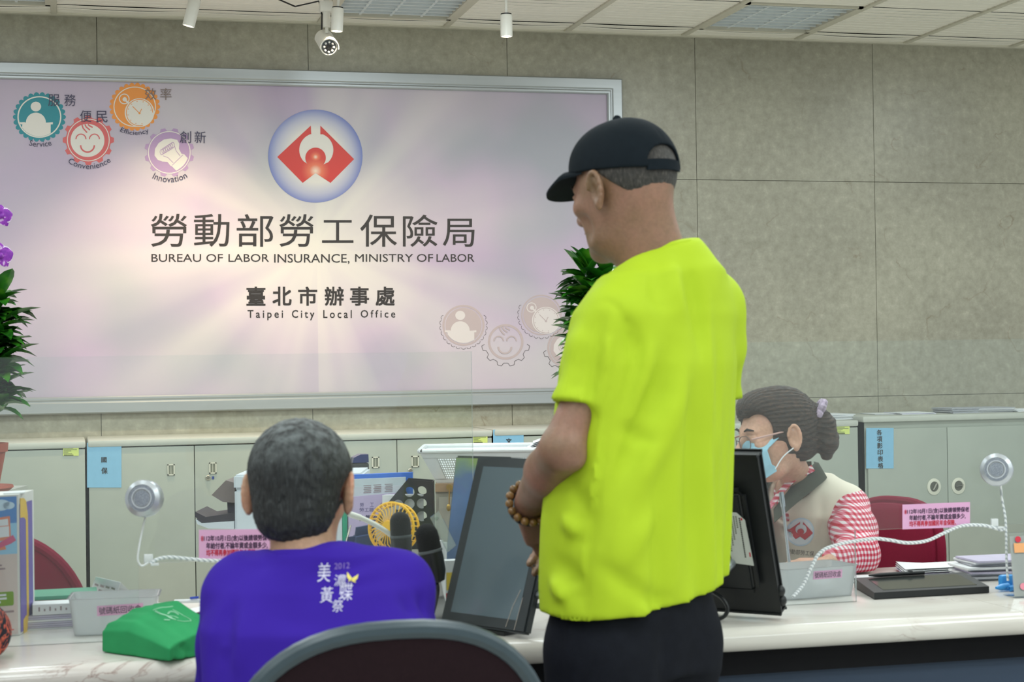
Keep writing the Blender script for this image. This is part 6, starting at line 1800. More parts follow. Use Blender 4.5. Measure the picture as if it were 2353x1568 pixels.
class Head:
    def __init__(self, C, R, s=1.0): self.C, self.R, self.s, self.ear = V(*C), np.asarray(R), s, 0.30
    def p(self, x, y, z): return self.C+self.R @ (V(x, y, z)*self.s)
    def loc(self, x, y, z):
        """grid -> head coordinates"""
        d = (x-self.C[0], y-self.C[1], z-self.C[2]); R = self.R
        return [(d[0]*R[0, i]+d[1]*R[1, i]+d[2]*R[2, i])/self.s for i in range(3)]
    def e(self, F, c, r, k=0.012, op='add', rot=None):
        R = self.R if rot is None else self.R @ rot
        F.ell(self.p(*c), V(*r)*self.s, R, k, op)
    def c(self, F, a, b, ra, rb, k=0.008, op='add'): F.cap(self.p(*a), self.p(*b), ra*self.s, rb*self.s, k, op)
    def build(self, F, ears=True, jaw=1.0, sunk=0.0):
        e, c = self.e, self.c
        e(F, (-0.012, 0, 0.030), (0.098, 0.077, 0.088), 0.0)
        e(F, (0.032, 0, -0.030), (0.060, 0.060*jaw, 0.084), 0.03)
        e(F, (0.030, 0, -0.082), (0.050, 0.050*jaw, 0.032), 0.02)
        e(F, (0.074, 0, -0.098), (0.020, 0.022, 0.018), 0.02)
        e(F, (0.078, 0, 0.020), (0.018, 0.046, 0.013), 0.016)
        for s in (1, -1):
            e(F, (0.058, 0.043*s, -0.018), (0.026, 0.020, 0.020), 0.016)
            e(F, (0.098, 0.032*s, 0.001), (0.018, 0.017, 0.012), 0.010, 'cut')
            e(F, (0.079, 0.032*s, 0.000), (0.0125, 0.0135, 0.0125), 0.003)
            c(F, (0.089, 0.018*s, 0.0085), (0.083, 0.045*s, 0.006), 0.0035, 0.0035, 0.004)
            if sunk: e(F, (0.060, 0.058*s, -0.058), (0.022, 0.012, 0.022), 0.02, 'cut')
            e(F, (0.098, 0.012*s, -0.034), (0.011, 0.008, 0.008), 0.006)
        c(F, (0.090, 0, 0.010), (0.112, 0, -0.028), 0.008, 0.0125, 0.012)
        e(F, (0.089, 0, -0.058), (0.010, 0.023, 0.0055), 0.006)
        e(F, (0.087, 0, -0.069), (0.010, 0.020, 0.0065), 0.006)
        c(F, (0.100, -0.020, -0.0635), (0.100, 0.020, -0.0635), 0.0022, 0.0022, 0.004, 'cut')
        if ears:
            for s in (1, -1):
                tilt = self.ear*s
                rot = np.array([[math.cos(tilt), math.sin(tilt), 0], [-math.sin(tilt), math.cos(tilt), 0], [0, 0, 1.0]])
                e(F, (-0.012, 0.081*s, -0.006), (0.017, 0.0065, 0.030), 0.006, 'add', rot)
                ring = []
                for t in np.linspace(-0.5, 3.9, 12):
                    q = rot @ V(-0.017*math.sin(t)*1.0, 0.004*s, 0.030*math.cos(t)) if False else rot @ V(0.016*math.cos(t+0.6), 0.004*s, 0.030*math.sin(t+0.6))
                    ring.append((-0.012+q[0], 0.083*s+q[1], -0.003+q[2]))
                for i in range(len(ring)-1): c(F, ring[i], ring[i+1], 0.0042, 0.0042, 0.003)
                e(F, (-0.014, 0.084*s, -0.033), (0.008, 0.005, 0.010), 0.005, 'add', rot)
                e(F, (-0.007, 0.089*s, -0.007), (0.0095, 0.0085, 0.017), 0.003, 'cut', rot)
def hand(F, wrist, d, pn, side, s=1.0, curl=0.5, r=0.0085):
    """palm, four fingers and thumb; d = direction of the hand, pn = palm normal (inside), side = +1/-1 thumb side"""
    d, pn = unit(d), unit(pn); x = unit(np.cross(d, pn))*side         # toward the thumb
    w = V(*wrist)
    for k in range(5):
        o = (k-2)*0.0165*s
        F.cap(w+d*0.012*s+x*o*0.7, w+d*0.085*s+x*o*1.05, 0.0125*s, 0.0115*s, 0.012)
    for k, L in enumerate((0.072, 0.080, 0.074, 0.058)):
        o = (1.5-k)*0.0195*s; b = w+d*0.088*s+x*o
        a1, a2, a3 = curl*0.5, curl*1.2, curl*1.9
        p1 = b+(d*math.cos(a1)+pn*math.sin(a1))*L*0.45*s; p2 = p1+(d*math.cos(a2)+pn*math.sin(a2))*L*0.32*s; p3 = p2+(d*math.cos(a3)+pn*math.sin(a3))*L*0.23*s
        F.chain([b, p1, p2, p3], [r*1.1*s, r*s, r*0.92*s, r*0.78*s], 0.004)
    t0 = w+d*0.028*s+x*0.026*s
    t1 = t0+(d*0.6+x*0.65+pn*0.45)*0.036*s; t2 = t1+(d*0.85+x*0.25+pn*0.5)*0.032*s; t3 = t2+(d*0.95+pn*0.35)*0.024*s
    F.chain([t0, t1, t2, t3], [0.014*s, 0.0115*s, 0.010*s, 0.0085*s], 0.006)
def wav(x, y, z, seed, f):
    rn = np.random.RandomState(seed); out = 0
    for _ in range(5):
        k = rn.normal(size=3); k = k/np.linalg.norm(k)*f*rn.uniform(0.6, 1.5)
        out = out+np.sin(x*k[0]+y*k[1]+z*k[2]+rn.uniform(0, 6.28))
    return out/5
BLACKTR = mat('black_trousers', (22, 24, 31), rough=0.9, spec=0.15, var=0.12, scale=40, bump=0.08, bscale=300)
SHOE = mat('black_shoe', (24, 24, 26), rough=0.5, var=0.05)
def shoe(name, heel, toe, parent):
    F = Field(np.minimum(heel, toe)-0.09, np.maximum(heel, toe)+0.12, 0.006)
    F.cap(V(*heel)+V(0, 0, 0.045), V(*toe)+V(0, 0, 0.035), 0.042, 0.036, 0.01); F.cap(V(*heel)+V(0, 0, 0.05), V(*heel)+V(0, 0, 0.09), 0.042, 0.045, 0.02)
    F.half((0, 0, 0.001), (0, 0, -1))
    return field_obj(F, name, SHOE, parent)

# ----------------------------------------------------------------- standing man in the yellow shirt
DY = 3.08
SKIN_Y = skin_mat('tanned_skin', (140, 105, 85), (154, 111, 95), (120, 94, 68))
f_b = unit(cam_dir(-0.743, 0.669)); l_b = np.cross(V(0, 0, 1), f_b)     # body facing, man's left
base = QD(1452, 1400, DY)*V(1, 1, 0)
man = thing('person', base, 'standing man in black cap and bright yellow T-shirt with hands clasped, seen from behind', 'person')
sh_l, el_l, wr_l = QD(1412, 716, 2.96), QD(1291, 1035, 2.93), QD(1217, 1158, 3.13)
sh_r, el_r, wr_r = QD(1627, 702, 3.21), QD(1600, 1040, 3.40), QD(1312, 1205, 3.29)
hC = QD(1434, 440, DY+0.01)
hd = Head(hC, head_axes(-math.cos(0.84), math.sin(0.84), 0.16), 1.0)
lo = np.minimum(np.minimum(sh_l, wr_l), base)-0.32; hi = np.maximum(np.maximum(sh_r, el_r), base)+0.32
lo[2], hi[2] = 0.74, 1.74
lo[:2] = np.minimum.reduce([sh_l[:2], wr_l[:2], el_l[:2], hC[:2]])-0.13; hi[:2] = np.maximum.reduce([sh_r[:2], el_r[:2], hC[:2]])+0.13
F = Field(lo, hi, 0.006, (hC-0.15, hC+0.15), 0.0026)
hd.ear = 0.05; hd.build(F, sunk=1.0, jaw=1.07)
nb = QD(1510, 640, DY)
F.cap(hd.p(-0.018, 0, -0.045), nb, 0.056, 0.062, 0.03)
F.cap(hd.p(-0.055, 0, -0.03), QD(1524, 604, DY-0.02), 0.036, 0.036, 0.03)
F.cap(nb+V(0, 0, -0.02), sh_l+V(0, 0, -0.02), 0.050, 0.032, 0.03); F.cap(nb+V(0, 0, -0.02), sh_r+V(0, 0, -0.02), 0.050, 0.034, 0.03)
def tor(z, px, A, B, dd=0.0):
    c = QD(px, 800, DY+dd); return (z, c[0], c[1], A, B)
F.loft([tor(0.78, 1448, 0.155, 0.095), tor(0.95, 1458, 0.15, 0.095), tor(1.15, 1485, 0.155, 0.095), tor(1.30, 1500, 0.150, 0.088), tor(1.41, 1508, 0.10, 0.055)], l_b, f_b, 0.04)
mid_l = sh_l*0.45+el_l*0.55
F.chain([sh_l, mid_l, el_l], [0.032, 0.031, 0.036], 0.02)
F.chain([el_l, el_l*0.62+wr_l*0.38, wr_l], [0.039, 0.0415, 0.029], 0.015)
F.cap(el_l+cam_dir(0.012, -0.018, 0.004), el_l+cam_dir(0.022, -0.014, -0.014), 0.018, 0.014, 0.02)
F.chain([sh_r, (sh_r+el_r)/2, el_r, (el_r+wr_r)/2, wr_r], [0.036, 0.036, 0.036, 0.038, 0.027], 0.02)
hand(F, wr_l+V(0, 0, -0.004), unit(QD(1283, 1285, 3.20)-wr_l), cam_dir(0.3, 0.9), 1, 0.92, 0.28)
hand(F, wr_r, unit(QD(1268, 1275, 3.255)-wr_r), cam_dir(0.1, -0.9, 0.3), -1, 0.9, 0.5)
F.crease(QD(1238, 1010, 2.95), QD(1222, 1130, 3.05), 0.012, -0.0015)
body = field_obj(F, 'body', SKIN_Y, man)
# shirt
YELT = mat('neon_yellow_jersey', (174, 200, 40), rough=0.7, var=0.03, scale=6, bump=0.03, bscale=900, spec=0.2)
lo2, hi2 = lo.copy(), hi.copy(); lo2[2], hi2[2] = 0.70, 1.52
F = Field(lo2, hi2, 0.0062)
secs = [tor(0.74, 1446, 0.203, 0.127), tor(0.78, 1447, 0.203, 0.127), tor(0.88, 1449, 0.202, 0.126), tor(1.0, 1460, 0.200, 0.122), tor(1.15, 1480, 0.197, 0.117), tor(1.27, 1494, 0.196, 0.116), tor(1.36, 1502, 0.176, 0.105), tor(1.42, 1508, 0.12, 0.078)]
ncut = QD(1540, 590, DY-0.02)
F.chain([QD(1524, 572, DY-0.01), QD(1506, 650, DY)], [0.054, 0.090], 0.0)
F.half(ncut, V(0, 0, 1)+cam_dir(-0.40, 0.22))
sl_h, sl_m = QD(1324, 936, 2.935), QD(1366, 805, 2.95)
ax_l = unit(sl_h-sl_m)
F.chain([QD(1414, 730, 2.965), sl_m, sl_h, sl_h+ax_l*0.06], [0.043, 0.045, 0.041, 0.041], 0.018)
F.half(sl_h, ax_l+cam_dir(0.0, -0.15, -0.25), sl_h-0.12, sl_h+0.12)
sr_h = QD(1652, 918, 3.27)
F.chain([QD(1636, 705, 3.2), QD(1652, 800, 3.23), sr_h, sr_h+V(0, 0, -0.06)], [0.052, 0.048, 0.040, 0.040], 0.018)
F.half(sr_h, (0, 0, -1), sr_h-0.12, sr_h+0.12)
F.loft(secs, l_b, f_b, 0.018, n=2.35)
F.cap(QD(1505, 660, DY-0.03), sh_l+V(0, 0, 0.0), 0.062, 0.040, 0.05); F.cap(QD(1572, 640, DY+0.02), sh_r+V(0, 0, -0.004), 0.064, 0.05, 0.06)
# drape: soft vertical folds below the shoulder blades, growing toward the hem
def drp(x, y, z):
    u = (x-base[0])*l_b[0]+(y-base[1])*l_b[1]; g_ = np.clip((1.38-z)/0.6, 0, 1)
    return g_*(0.0065*np.sin(u*58+3.5*np.sin(z*4.5))+0.0036*np.sin(u*108+5*z+1.0))+0.0016*wav(x, y, z, 3, 20)
F.ripple(drp)
for pts_, w_, d_ in (([(1580, 615), (1602, 700), (1614, 810)], 0.020, 0.014), ([(1540, 600), (1565, 720)], 0.018, -0.007), ([(1500, 620), (1520, 720)], 0.02, 0.006),
                     ([(1446, 740), (1466, 820), (1440, 930), (1395, 1060)], 0.016, 0.014), ([(1545, 800), (1500, 930), (1430, 1090), (1375, 1240)], 0.024, 0.013), ([(1580, 850), (1540, 980), (1470, 1120)], 0.026, -0.009),
                     ([(1490, 800), (1455, 900), (1420, 1000)], 0.018, -0.008), ([(1622, 700), (1630, 1000), (1615, 1380)], 0.022, -0.009), ([(1588, 900), (1592, 1380)], 0.022, 0.009), ([(1650, 800), (1652, 1380)], 0.016, 0.007),
                     ([(1397, 945), (1378, 1100), (1352, 1260), (1340, 1410)], 0.007, 0.006), ([(1385, 945), (1366, 1100), (1342, 1260), (1330, 1410)], 0.008, -0.004),
                     ([(1310, 1120), (1350, 1190), (1335, 1260)], 0.018, 0.010), ([(1290, 1190), (1330, 1230)], 0.015, -0.009), ([(1275, 1290), (1320, 1330), (1330, 1390)], 0.016, 0.009), ([(1262, 1330), (1300, 1380)], 0.015, -0.007),
                     ([(1425, 970), (1460, 1005), (1510, 1015)], 0.014, 0.005), ([(1380, 1300), (1480, 1370), (1560, 1390)], 0.018, 0.007), ([(1500, 1180), (1440, 1300)], 0.02, -0.006),
                     ([(1375, 690), (1412, 700), (1440, 750), (1448, 820)], 0.006, 0.005), ([(1382, 740), (1365, 850), (1352, 930)], 0.013, 0.007), ([(1400, 740), (1388, 850), (1372, 940)], 0.012, -0.007), ([(1350, 760), (1330, 850), (1308, 925)], 0.012, 0.007)):
    F.fold(pts_, w_*0.85, d_*1.7)
# hollow it, then open hem, sleeves and neck
F.shell(0.024)
F.cap(sl_h-ax_l*0.006, sl_h+ax_l*0.06, 0.024, 0.030, 0.004, 'cut')
F.cap(sr_h+V(0, 0, 0.014), sr_h-V(0, 0, 0.06), 0.030, 0.032, 0.004, 'cut')
hem = QD(1452, 1408, 2.95)
F.half(hem, V(0, 0, -1)+cam_dir(0.06, 0.10))
F.cap(QD(1519, 606, DY-0.004), QD(1508, 480, DY), 0.043, 0.058, 0.004, 'cut')
shirt = field_obj(F, 'shirt', YELT, man)
# collar band
bv = bvh_of(shirt)
ring = []
nc = QD(1522, 592, DY-0.005)
for t in np.linspace(0, 2*math.pi, 41):
    ring.append(nc+cam_dir(0.056*math.cos(t), 0.056*math.sin(t))+V(0, 0, 0.020*math.cos(t)-0.012*math.sin(t)))
MB().tube(ring, 0.0085, seg=8, caps=False).build('collar', YELT, man)
# trousers and shoes
F = Field(lo*V(1, 1, 0)+V(0, 0, 0.02), hi*V(1, 1, 0)+V(0, 0, 0.95), 0.008)
pc = QD(1448, 800, DY)
F.loft([(0.72, pc[0], pc[1], 0.165, 0.112), (0.84, pc[0], pc[1], 0.165, 0.112), (0.93, pc[0], pc[1], 0.155, 0.10)], l_b, f_b, 0.02)
for s in (1, -1):
    hip = pc*V(1, 1, 0)+l_b*0.088*s+V(0, 0, 0.76); kn = pc*V(1, 1, 0)+l_b*0.085*s+f_b*0.01+V(0, 0, 0.45); an = pc*V(1, 1, 0)+l_b*0.09*s-f_b*0.01+V(0, 0, 0.07)
    F.chain([hip, kn, an], [0.105, 0.082, 0.068], 0.03)
F.ripple(lambda x, y, z: 0.003*wav(x, y, z, 9, 30))
F.crease(QD(1290, 1430, 2.96), QD(1320, 1600, 2.95), 0.015, 0.008); F.crease(QD(1535, 1440, 2.96), QD(1525, 1600, 2.96), 0.02, 0.010)
field_obj(F, 'trousers', BLACKTR, man)
for s in (1, -1):
    a_ = pc*V(1, 1, 0)+l_b*0.09*s-f_b*0.06; shoe('shoe', a_, a_+f_b*0.17+l_b*0.015*s, man)
# cap
CAPM = mat('black_cap_cotton', (20, 27, 33), rough=0.9, var=0.08, scale=60, bump=0.08, bscale=500, spec=0.15)
F = Field(hC-0.17, hC+0.19, 0.0030)
hd.e(F, (-0.012, 0, 0.030), (0.106, 0.0845, 0.100), 0.0)
hd.e(F, (0.03, 0, 0.056), (0.068, 0.068, 0.064), 0.03)
hd.e(F, (-0.012, 0, 0.028), (0.0995, 0.0785, 0.091), 0.0, 'cut')
F.half(hd.p(0, 0, 0.033), hd.R @ V(0.17, 0, -1))
F.ell(hd.p(-0.112, 0, 0.026), V(0.045, 0.040, 0.032), hd.R, 0.0, 'cut')
for az in (0.0, 1.05, 2.09, 3.14, 4.19, 5.24):
    a0_ = hd.p(-0.012+0.02*math.cos(az), 0.02*math.sin(az), 0.130); a1_ = hd.p(-0.012+0.104*math.cos(az), 0.084*math.sin(az), 0.06)
    am = hd.p(-0.012+0.078*math.cos(az), 0.062*math.sin(az), 0.106)
    F.crease(a0_, am, 0.0035, 0.0014); F.crease(am, a1_, 0.0035, 0.0014)
cap = field_obj(F, 'cap', CAPM, man)
st = []
for t in np.linspace(-0.52, 0.52, 15):
    st.append((hd.p(-0.012-0.1045*math.cos(t), 0.0833*math.sin(t), 0.011), hd.p(-0.012-0.1052*math.cos(t), 0.0838*math.sin(t), 0.030)))
r_o = np.array([[a_, b_] for a_, b_ in st])
mb = MB(); nrm_ = hd.R @ V(1, 0, 0)*0.003
mb.grid(r_o); mb.grid(r_o[:, ::-1]+nrm_); mb.build('strap', CAPM, cap)
MB().ball(hd.p(-0.006, 0, 0.1315), 0.0085, seg=14, rings=8).build('button', CAPM, cap)
top, bot = [], []
for t in np.linspace(-1.25, 1.25, 25):
    ro, ri = [], []
    for q in np.linspace(0, 1, 8):
        xi, yi = -0.012+0.105*math.cos(t*0.98), 0.082*math.sin(t*0.98)
        xo, yo = 0.176*math.cos(t*0.62)**0.5*(1 if abs(t) < 1.2 else 0.985), 0.080*math.sin(t)
        xo = max(xo*max(math.cos(t*1.05), 0.0)**0.45, xi)
        x_, y_ = xi+(xo-xi)*q, yi+(yo-yi)*q
        zd = 0.0585-0.34*max(0, x_-0.085)-2.7*y_*y_*(0.35+0.65*q)-0.25*max(0, 0.085-x_)
        ro.append(hd.p(x_, y_, zd)); ri.append(hd.p(x_, y_, zd-0.0045))
    top.append(ro); bot.append(ri)
top, bot = np.array(top), np.array(bot)
mb = MB(); mb.grid(top); mb.grid(bot[:, ::-1]); mb.grid(np.stack([top[:, -1], bot[:, -1]], 1)); mb.grid(np.stack([bot[0], top[0]], 1)); mb.grid(np.stack([top[-1], bot[-1]], 1))
mb.build('brim', CAPM, cap, smooth=50)
# hair below the cap, brows
HAIR_Y = hair_mat('salt_pepper_hair', (34, 32, 31), (62, 58, 55), (112, 106, 100))
F = Field(hC-0.15, hC+0.14, 0.0030)
hd.e(F, (-0.012, 0, 0.030), (0.1005, 0.0795, 0.0905), 0.0)
F.ripple(lambda x, y, z: 0.0010*wav(x, y, z, 5, 900))
F.half(hd.p(-0.03, 0, 0.012), hd.R @ V(0.95, 0, -1)); F.half(hd.p(0.052, 0, 0), hd.R @ V(1, 0, 0.2)); F.half(hd.p(0, 0, 0.075), hd.R @ V(0, 0, 1))
hd.e(F, (-0.012, 0, 0.030), (0.088, 0.067, 0.080), 0.0, 'cut')
field_obj(F, 'hair', HAIR_Y, man, keep=60)
BROW = mat('eyebrow', (44, 38, 34), rough=0.9, var=0.2, scale=300)
def brows(h, parent, m_):
    for s in (1, -1):
        MB().tube([h.p(0.0965, 0.016*s, 0.024), h.p(0.0955, 0.032*s, 0.029), h.p(0.084, 0.048*s, 0.024)], [0.002, 0.0032, 0.0015], seg=8).build('eyebrow', m_, parent)
brows(hd, man, BROW)
# wooden bead bracelet with a dark cord beside it
BEAD = mat('tiger_eye_bead', (126, 92, 52), rough=0.25, var=0.45, scale=70)
axw = unit(wr_l-el_l); e1 = unit(np.cross(axw, V(0, 0, 1))); e2 = np.cross(axw, e1)
bc_ = wr_l-axw*0.004
CORD = mat('black_cord', (24, 22, 22), rough=0.6)
bt = MB().tube([bc_+axw*0.016+0.034*(math.cos(t)*e1+math.sin(t)*e2) for t in np.linspace(0, 2*math.pi, 37)], 0.0058, seg=8, caps=False).build('wrist_cord', CORD, man)
bl = MB().tube([bc_+0.0385*(math.cos(t)*e1+math.sin(t)*e2) for t in np.linspace(0, 2*math.pi, 37)], 0.0015, seg=6, caps=False).build('bracelet', CORD, man)
for k in range(16):
    t = 2*math.pi*k/16
    MB().ball(bc_+0.0390*(math.cos(t)*e1+math.sin(t)*e2), 0.0078, seg=14, rings=10).build('bead', BEAD, bl)

# ----------------------------------------------------------------- seated man in the purple shirt
DP = 2.80
SKIN_P = skin_mat('seated_man_skin', (178, 138, 112), (190, 132, 108), (160, 124, 98))
hC2 = QD(691, 1130, DP+0.03)
hp = Head(hC2, head_axes(0.10, 0.995, 0.24, 0.0), 0.98)
pb = QD(722, 1400, DP-0.04)*V(1, 1, 0)
man2 = thing('person', pb, 'seated man in purple T-shirt with short greying hair, back to the viewer', 'person')
sl, sr = QD(552, 1352, DP+0.0), QD(916, 1345, DP+0.02)
el2l, el2r = QD(512, 1610, DP+0.10), QD(940, 1565, DP+0.14)
wl2, wr2 = QZ(560, 1500, ZT+0.035), QZ(880, 1480, ZT+0.035)
wl2, wr2 = QD(590, 1487, 3.22), QD(872, 1475, 3.24)
wl2[2] = wr2[2] = ZT+0.036
allp = np.array([sl, sr, el2l, el2r, wl2, wr2, hC2, pb+V(0, 0, 0.5)])
lo, hi = allp.min(0)-0.14, allp.max(0)+0.16
lo[2] = 0.42; hi[2] = 1.28; hi[1] = min(hi[1]+0.1, 3.6)
F = Field(lo, hi, 0.006, (hC2-0.14, hC2+0.14), 0.003)
hp.build(F)
nb2 = QD(704, 1290, DP-0.02)
F.cap(hp.p(-0.03, 0, -0.05), nb2, 0.046, 0.050, 0.03)
F.cap(nb2+V(0, 0, -0.035), sl, 0.042, 0.034, 0.03); F.cap(nb2+V(0, 0, -0.035), sr, 0.042, 0.034, 0.03)
def tp(z, px, A, B, dd=0.0):
    c = QD(px, 1300, DP+dd); return (z, c[0], c[1], A, B)
exu, eyu = _R0, FWD
F.loft([tp(0.50, 735, 0.155, 0.10, -0.06), tp(0.65, 730, 0.15, 0.10, -0.06), tp(0.80, 725, 0.15, 0.095, -0.035), tp(0.90, 722, 0.14, 0.08, -0.02), tp(0.955, 716, 0.10, 0.05)], exu, eyu, 0.04)
for s_, e_, w_ in ((sl, el2l, wl2), (sr, el2r, wr2)):
    F.chain([s_, (s_+e_)/2, e_], [0.036, 0.036, 0.036], 0.02); F.chain([e_, e_*0.6+w_*0.4, w_], [0.036, 0.038, 0.028], 0.015)
hand(F, wl2, FWD*0.6+_R0*0.8, V(0, 0, -1), 1, 0.95, 0.35); hand(F, wr2, FWD*0.6-_R0*0.8, V(0, 0, -1), -1, 0.95, 0.35)
field_obj(F, 'body', SKIN_P, man2)
PURP = mat('purple_cotton', (56, 32, 150), rough=0.9, var=0.04, scale=10, bump=0.05, bscale=700, spec=0.15)
lo2, hi2 = lo.copy(), hi.copy(); hi2[2] = 1.08
F = Field(lo2, hi2, 0.0062)
secs = [tp(0.44, 738, 0.185, 0.15, -0.06), tp(0.60, 735, 0.182, 0.145, -0.06), tp(0.75, 728, 0.184, 0.14, -0.045), tp(0.86, 724, 0.184, 0.13, -0.03), tp(0.92, 720, 0.160, 0.105, -0.01), tp(0.962, 712, 0.10, 0.075, 0.0)]
ncut = QD(700, 1276, DP-0.05)
F.cap(QD(702, 1280, DP-0.02), QD(702, 1345, DP-0.02), 0.060, 0.085, 0.0)
F.half(ncut, V(0, 0, 1)+cam_dir(0, 0.18))
F.loft(secs, exu, eyu, 0.03, n=2.4)
F.cap(QD(690, 1345, DP-0.02), sl+V(0, 0, -0.006), 0.056, 0.046, 0.04); F.cap(QD(755, 1332, DP-0.02), sr, 0.060, 0.052, 0.04)
F.chain([sl, (sl+el2l)/2, el2l+(el2l-sl)*0.04], [0.052, 0.052, 0.052], 0.03); F.chain([sr, (sr+el2r)/2, el2r+(el2r-sr)*0.04], [0.052, 0.050, 0.050], 0.03)
F.ripple(lambda x, y, z: 0.0022*wav(x, y, z, 21, 28))
for pts_, w_, d_ in (([(860, 1292), (790, 1312), (690, 1326)], 0.011, 0.007), ([(900, 1306), (820, 1330), (740, 1340)], 0.012, -0.006), ([(880, 1330), (800, 1346), (720, 1352)], 0.012, 0.006), ([(640, 1290), (570, 1312)], 0.014, 0.005),
                     ([(536, 1380), (520, 1460), (514, 1560)], 0.012, 0.012), ([(560, 1400), (545, 1560)], 0.016, -0.007), ([(505, 1420), (480, 1560)], 0.010, 0.006), ([(930, 1370), (945, 1420)], 0.012, 0.008), ([(960, 1370), (975, 1420)], 0.010, 0.006), ([(600, 1400), (680, 1430), (760, 1430)], 0.02, 0.004)):
    F.fold(pts_, w_, d_)
F.shell(0.024)
for s_, e_ in ((sl, el2l), (sr, el2r)):
    ax_ = unit(e_-s_); F.half(e_+ax_*0.006, ax_, e_-0.09, e_+0.09)
F.cap(QD(702, 1290, DP-0.005), QD(700, 1180, DP+0.02), 0.052, 0.062, 0.004, 'cut')
F.half((0, 0, 0.485), (0, 0, -1))
shirt2 = field_obj(F, 'shirt', PURP, man2)
nc = QD(701, 1281, DP-0.015)
ring = [nc+cam_dir(0.058*math.cos(t), 0.058*math.sin(t))+V(0, 0, -0.012*math.sin(t)+0.002*math.cos(t)**2) for t in np.linspace(0, 2*math.pi, 41)]
MB().tube(ring, 0.0075, seg=8, caps=False).build('collar', PURP, man2)
# back print: brushed white characters, year and a yellow butterfly
bv2 = bvh_of(shirt2)
WPR = print_mat('white_shirt_print', (206, 202, 226), rough=0.7); YPR = print_mat('yellow_shirt_print', (226, 208, 110), rough=0.7); DPR = print_mat('lilac_shirt_print', (136, 112, 190), rough=0.7)
a = drape_art(2.6)
for ch, x0, y0, x1, y1 in (('美', 712, 1314, 742, 1357), ('濃', 752, 1342, 780, 1367), ('黃', 722, 1368, 752, 1402), ('蝶', 766, 1360, 797, 1398), ('祭', 752, 1396, 778, 1422)):
    a.text(ch, x0, y0, x1, y1, WPR, 0.0)
a.text('2012', 750, 1316, 785, 1330, DPR, 0.0)
a.poly([(794, 1350), (780, 1337), (781, 1347), (787, 1354), (784, 1358), (790, 1356)], YPR); a.poly([(794, 1350), (808, 1342), (806, 1352), (801, 1356), (803, 1361), (796, 1358), (792, 1356)], YPR)
drape(a, bv2, FWD, 0.0012, 'back_print', man2, 0.004)
# trousers, shoes
F = Field(V(lo[0]-0.05, lo[1]-0.1, 0.02), V(hi[0]+0.05, 3.42, 0.66), 0.008)
seat_c = QD(735, 1500, DP-0.07)*V(1, 1, 0)
F.loft([(0.47, seat_c[0], seat_c[1], 0.17, 0.13), (0.56, seat_c[0], seat_c[1], 0.165, 0.12)], exu, eyu, 0.03)
for s in (1, -1):
    hip = seat_c+_R0*0.09*s+V(0, 0, 0.535); kn = seat_c+_R0*0.13*s+FWD*0.40+V(0, 0, 0.52); an = seat_c+_R0*0.13*s+FWD*0.36+V(0, 0, 0.08)
    F.chain([hip, kn, an], [0.085, 0.066, 0.055], 0.02)
field_obj(F, 'trousers', BLACKTR, man2)
for s in (1, -1):
    a_ = seat_c+_R0*0.13*s+FWD*0.33; shoe('shoe', a_, a_+FWD*0.15+_R0*0.01*s, man2)
HAIR_P = hair_mat('greying_black_hair', (14, 15, 17), (30, 32, 34), (76, 80, 82), sc=(50, 50, 9))
_nt = HAIR_P.node_tree; _b = _nt.nodes['Principled BSDF']
_tc = N(_nt, 'ShaderNodeTexCoord'); _sp = N(_nt, 'ShaderNodeSeparateXYZ'); _nt.links.new(_tc.outputs['Object'], _sp.inputs[0])
_up = ramp(_nt, maths(_nt, 'MULTIPLY_ADD', _sp.outputs[2], 6.0, -6.35), [(0.2, (0, 0, 0, 1)), (0.85, (0.65, 0.65, 0.65, 1))])
_old = _b.inputs['Base Color'].links[0].from_socket
_st = N(_nt, 'ShaderNodeTexNoise'); _st.inputs['Scale'].default_value = 60; _nt.links.new(_tc.outputs['Object'], _st.inputs['Vector'])
_gr = ramp(_nt, _st.outputs['Fac'], [(0.38, lin((40, 44, 46))), (0.68, lin((146, 154, 156)))])
_nt.links.new(mix(_nt, _up.outputs[0], _old, _gr.outputs[0]), _b.inputs['Base Color'])
F = Field(hC2-0.16, hC2+0.16, 0.0030)
hp.e(F, (-0.010, 0, 0.032), (0.108, 0.0860, 0.089), 0.0)
hp.e(F, (-0.046, 0, -0.040), (0.054, 0.066, 0.062), 0.03)
wh = hp.p(-0.062, -0.012, 0.108)
def strands(x, y, z):
    X, Y, Z = hp.loc(x, y, z)
    ang_ = np.arctan2(Y+0.012, X+0.062)
    return 0.0010*np.sin(ang_*46+40*(X+Z))+0.0008*np.sin(ang_*83-60*Z+2)+0.0006*wav(x, y, z, 8, 320)
F.ripple(strands)
F.half(hp.p(0.075, 0, 0.03), hp.R @ V(1, 0, -0.3))
for s in (1, -1):
    F.half(hp.p(-0.03, 0, -0.066), hp.R @ V(0.75, 0, -1)) if s == 1 else None
    hd_e = (-0.010, 0.088*s, -0.012); hp.e(F, hd_e, (0.026, 0.022, 0.036), 0.004, 'cut')
hp.e(F, (-0.012, 0, 0.028), (0.094, 0.073, 0.082), 0.0, 'cut')
field_obj(F, 'hair', HAIR_P, man2, keep=200)

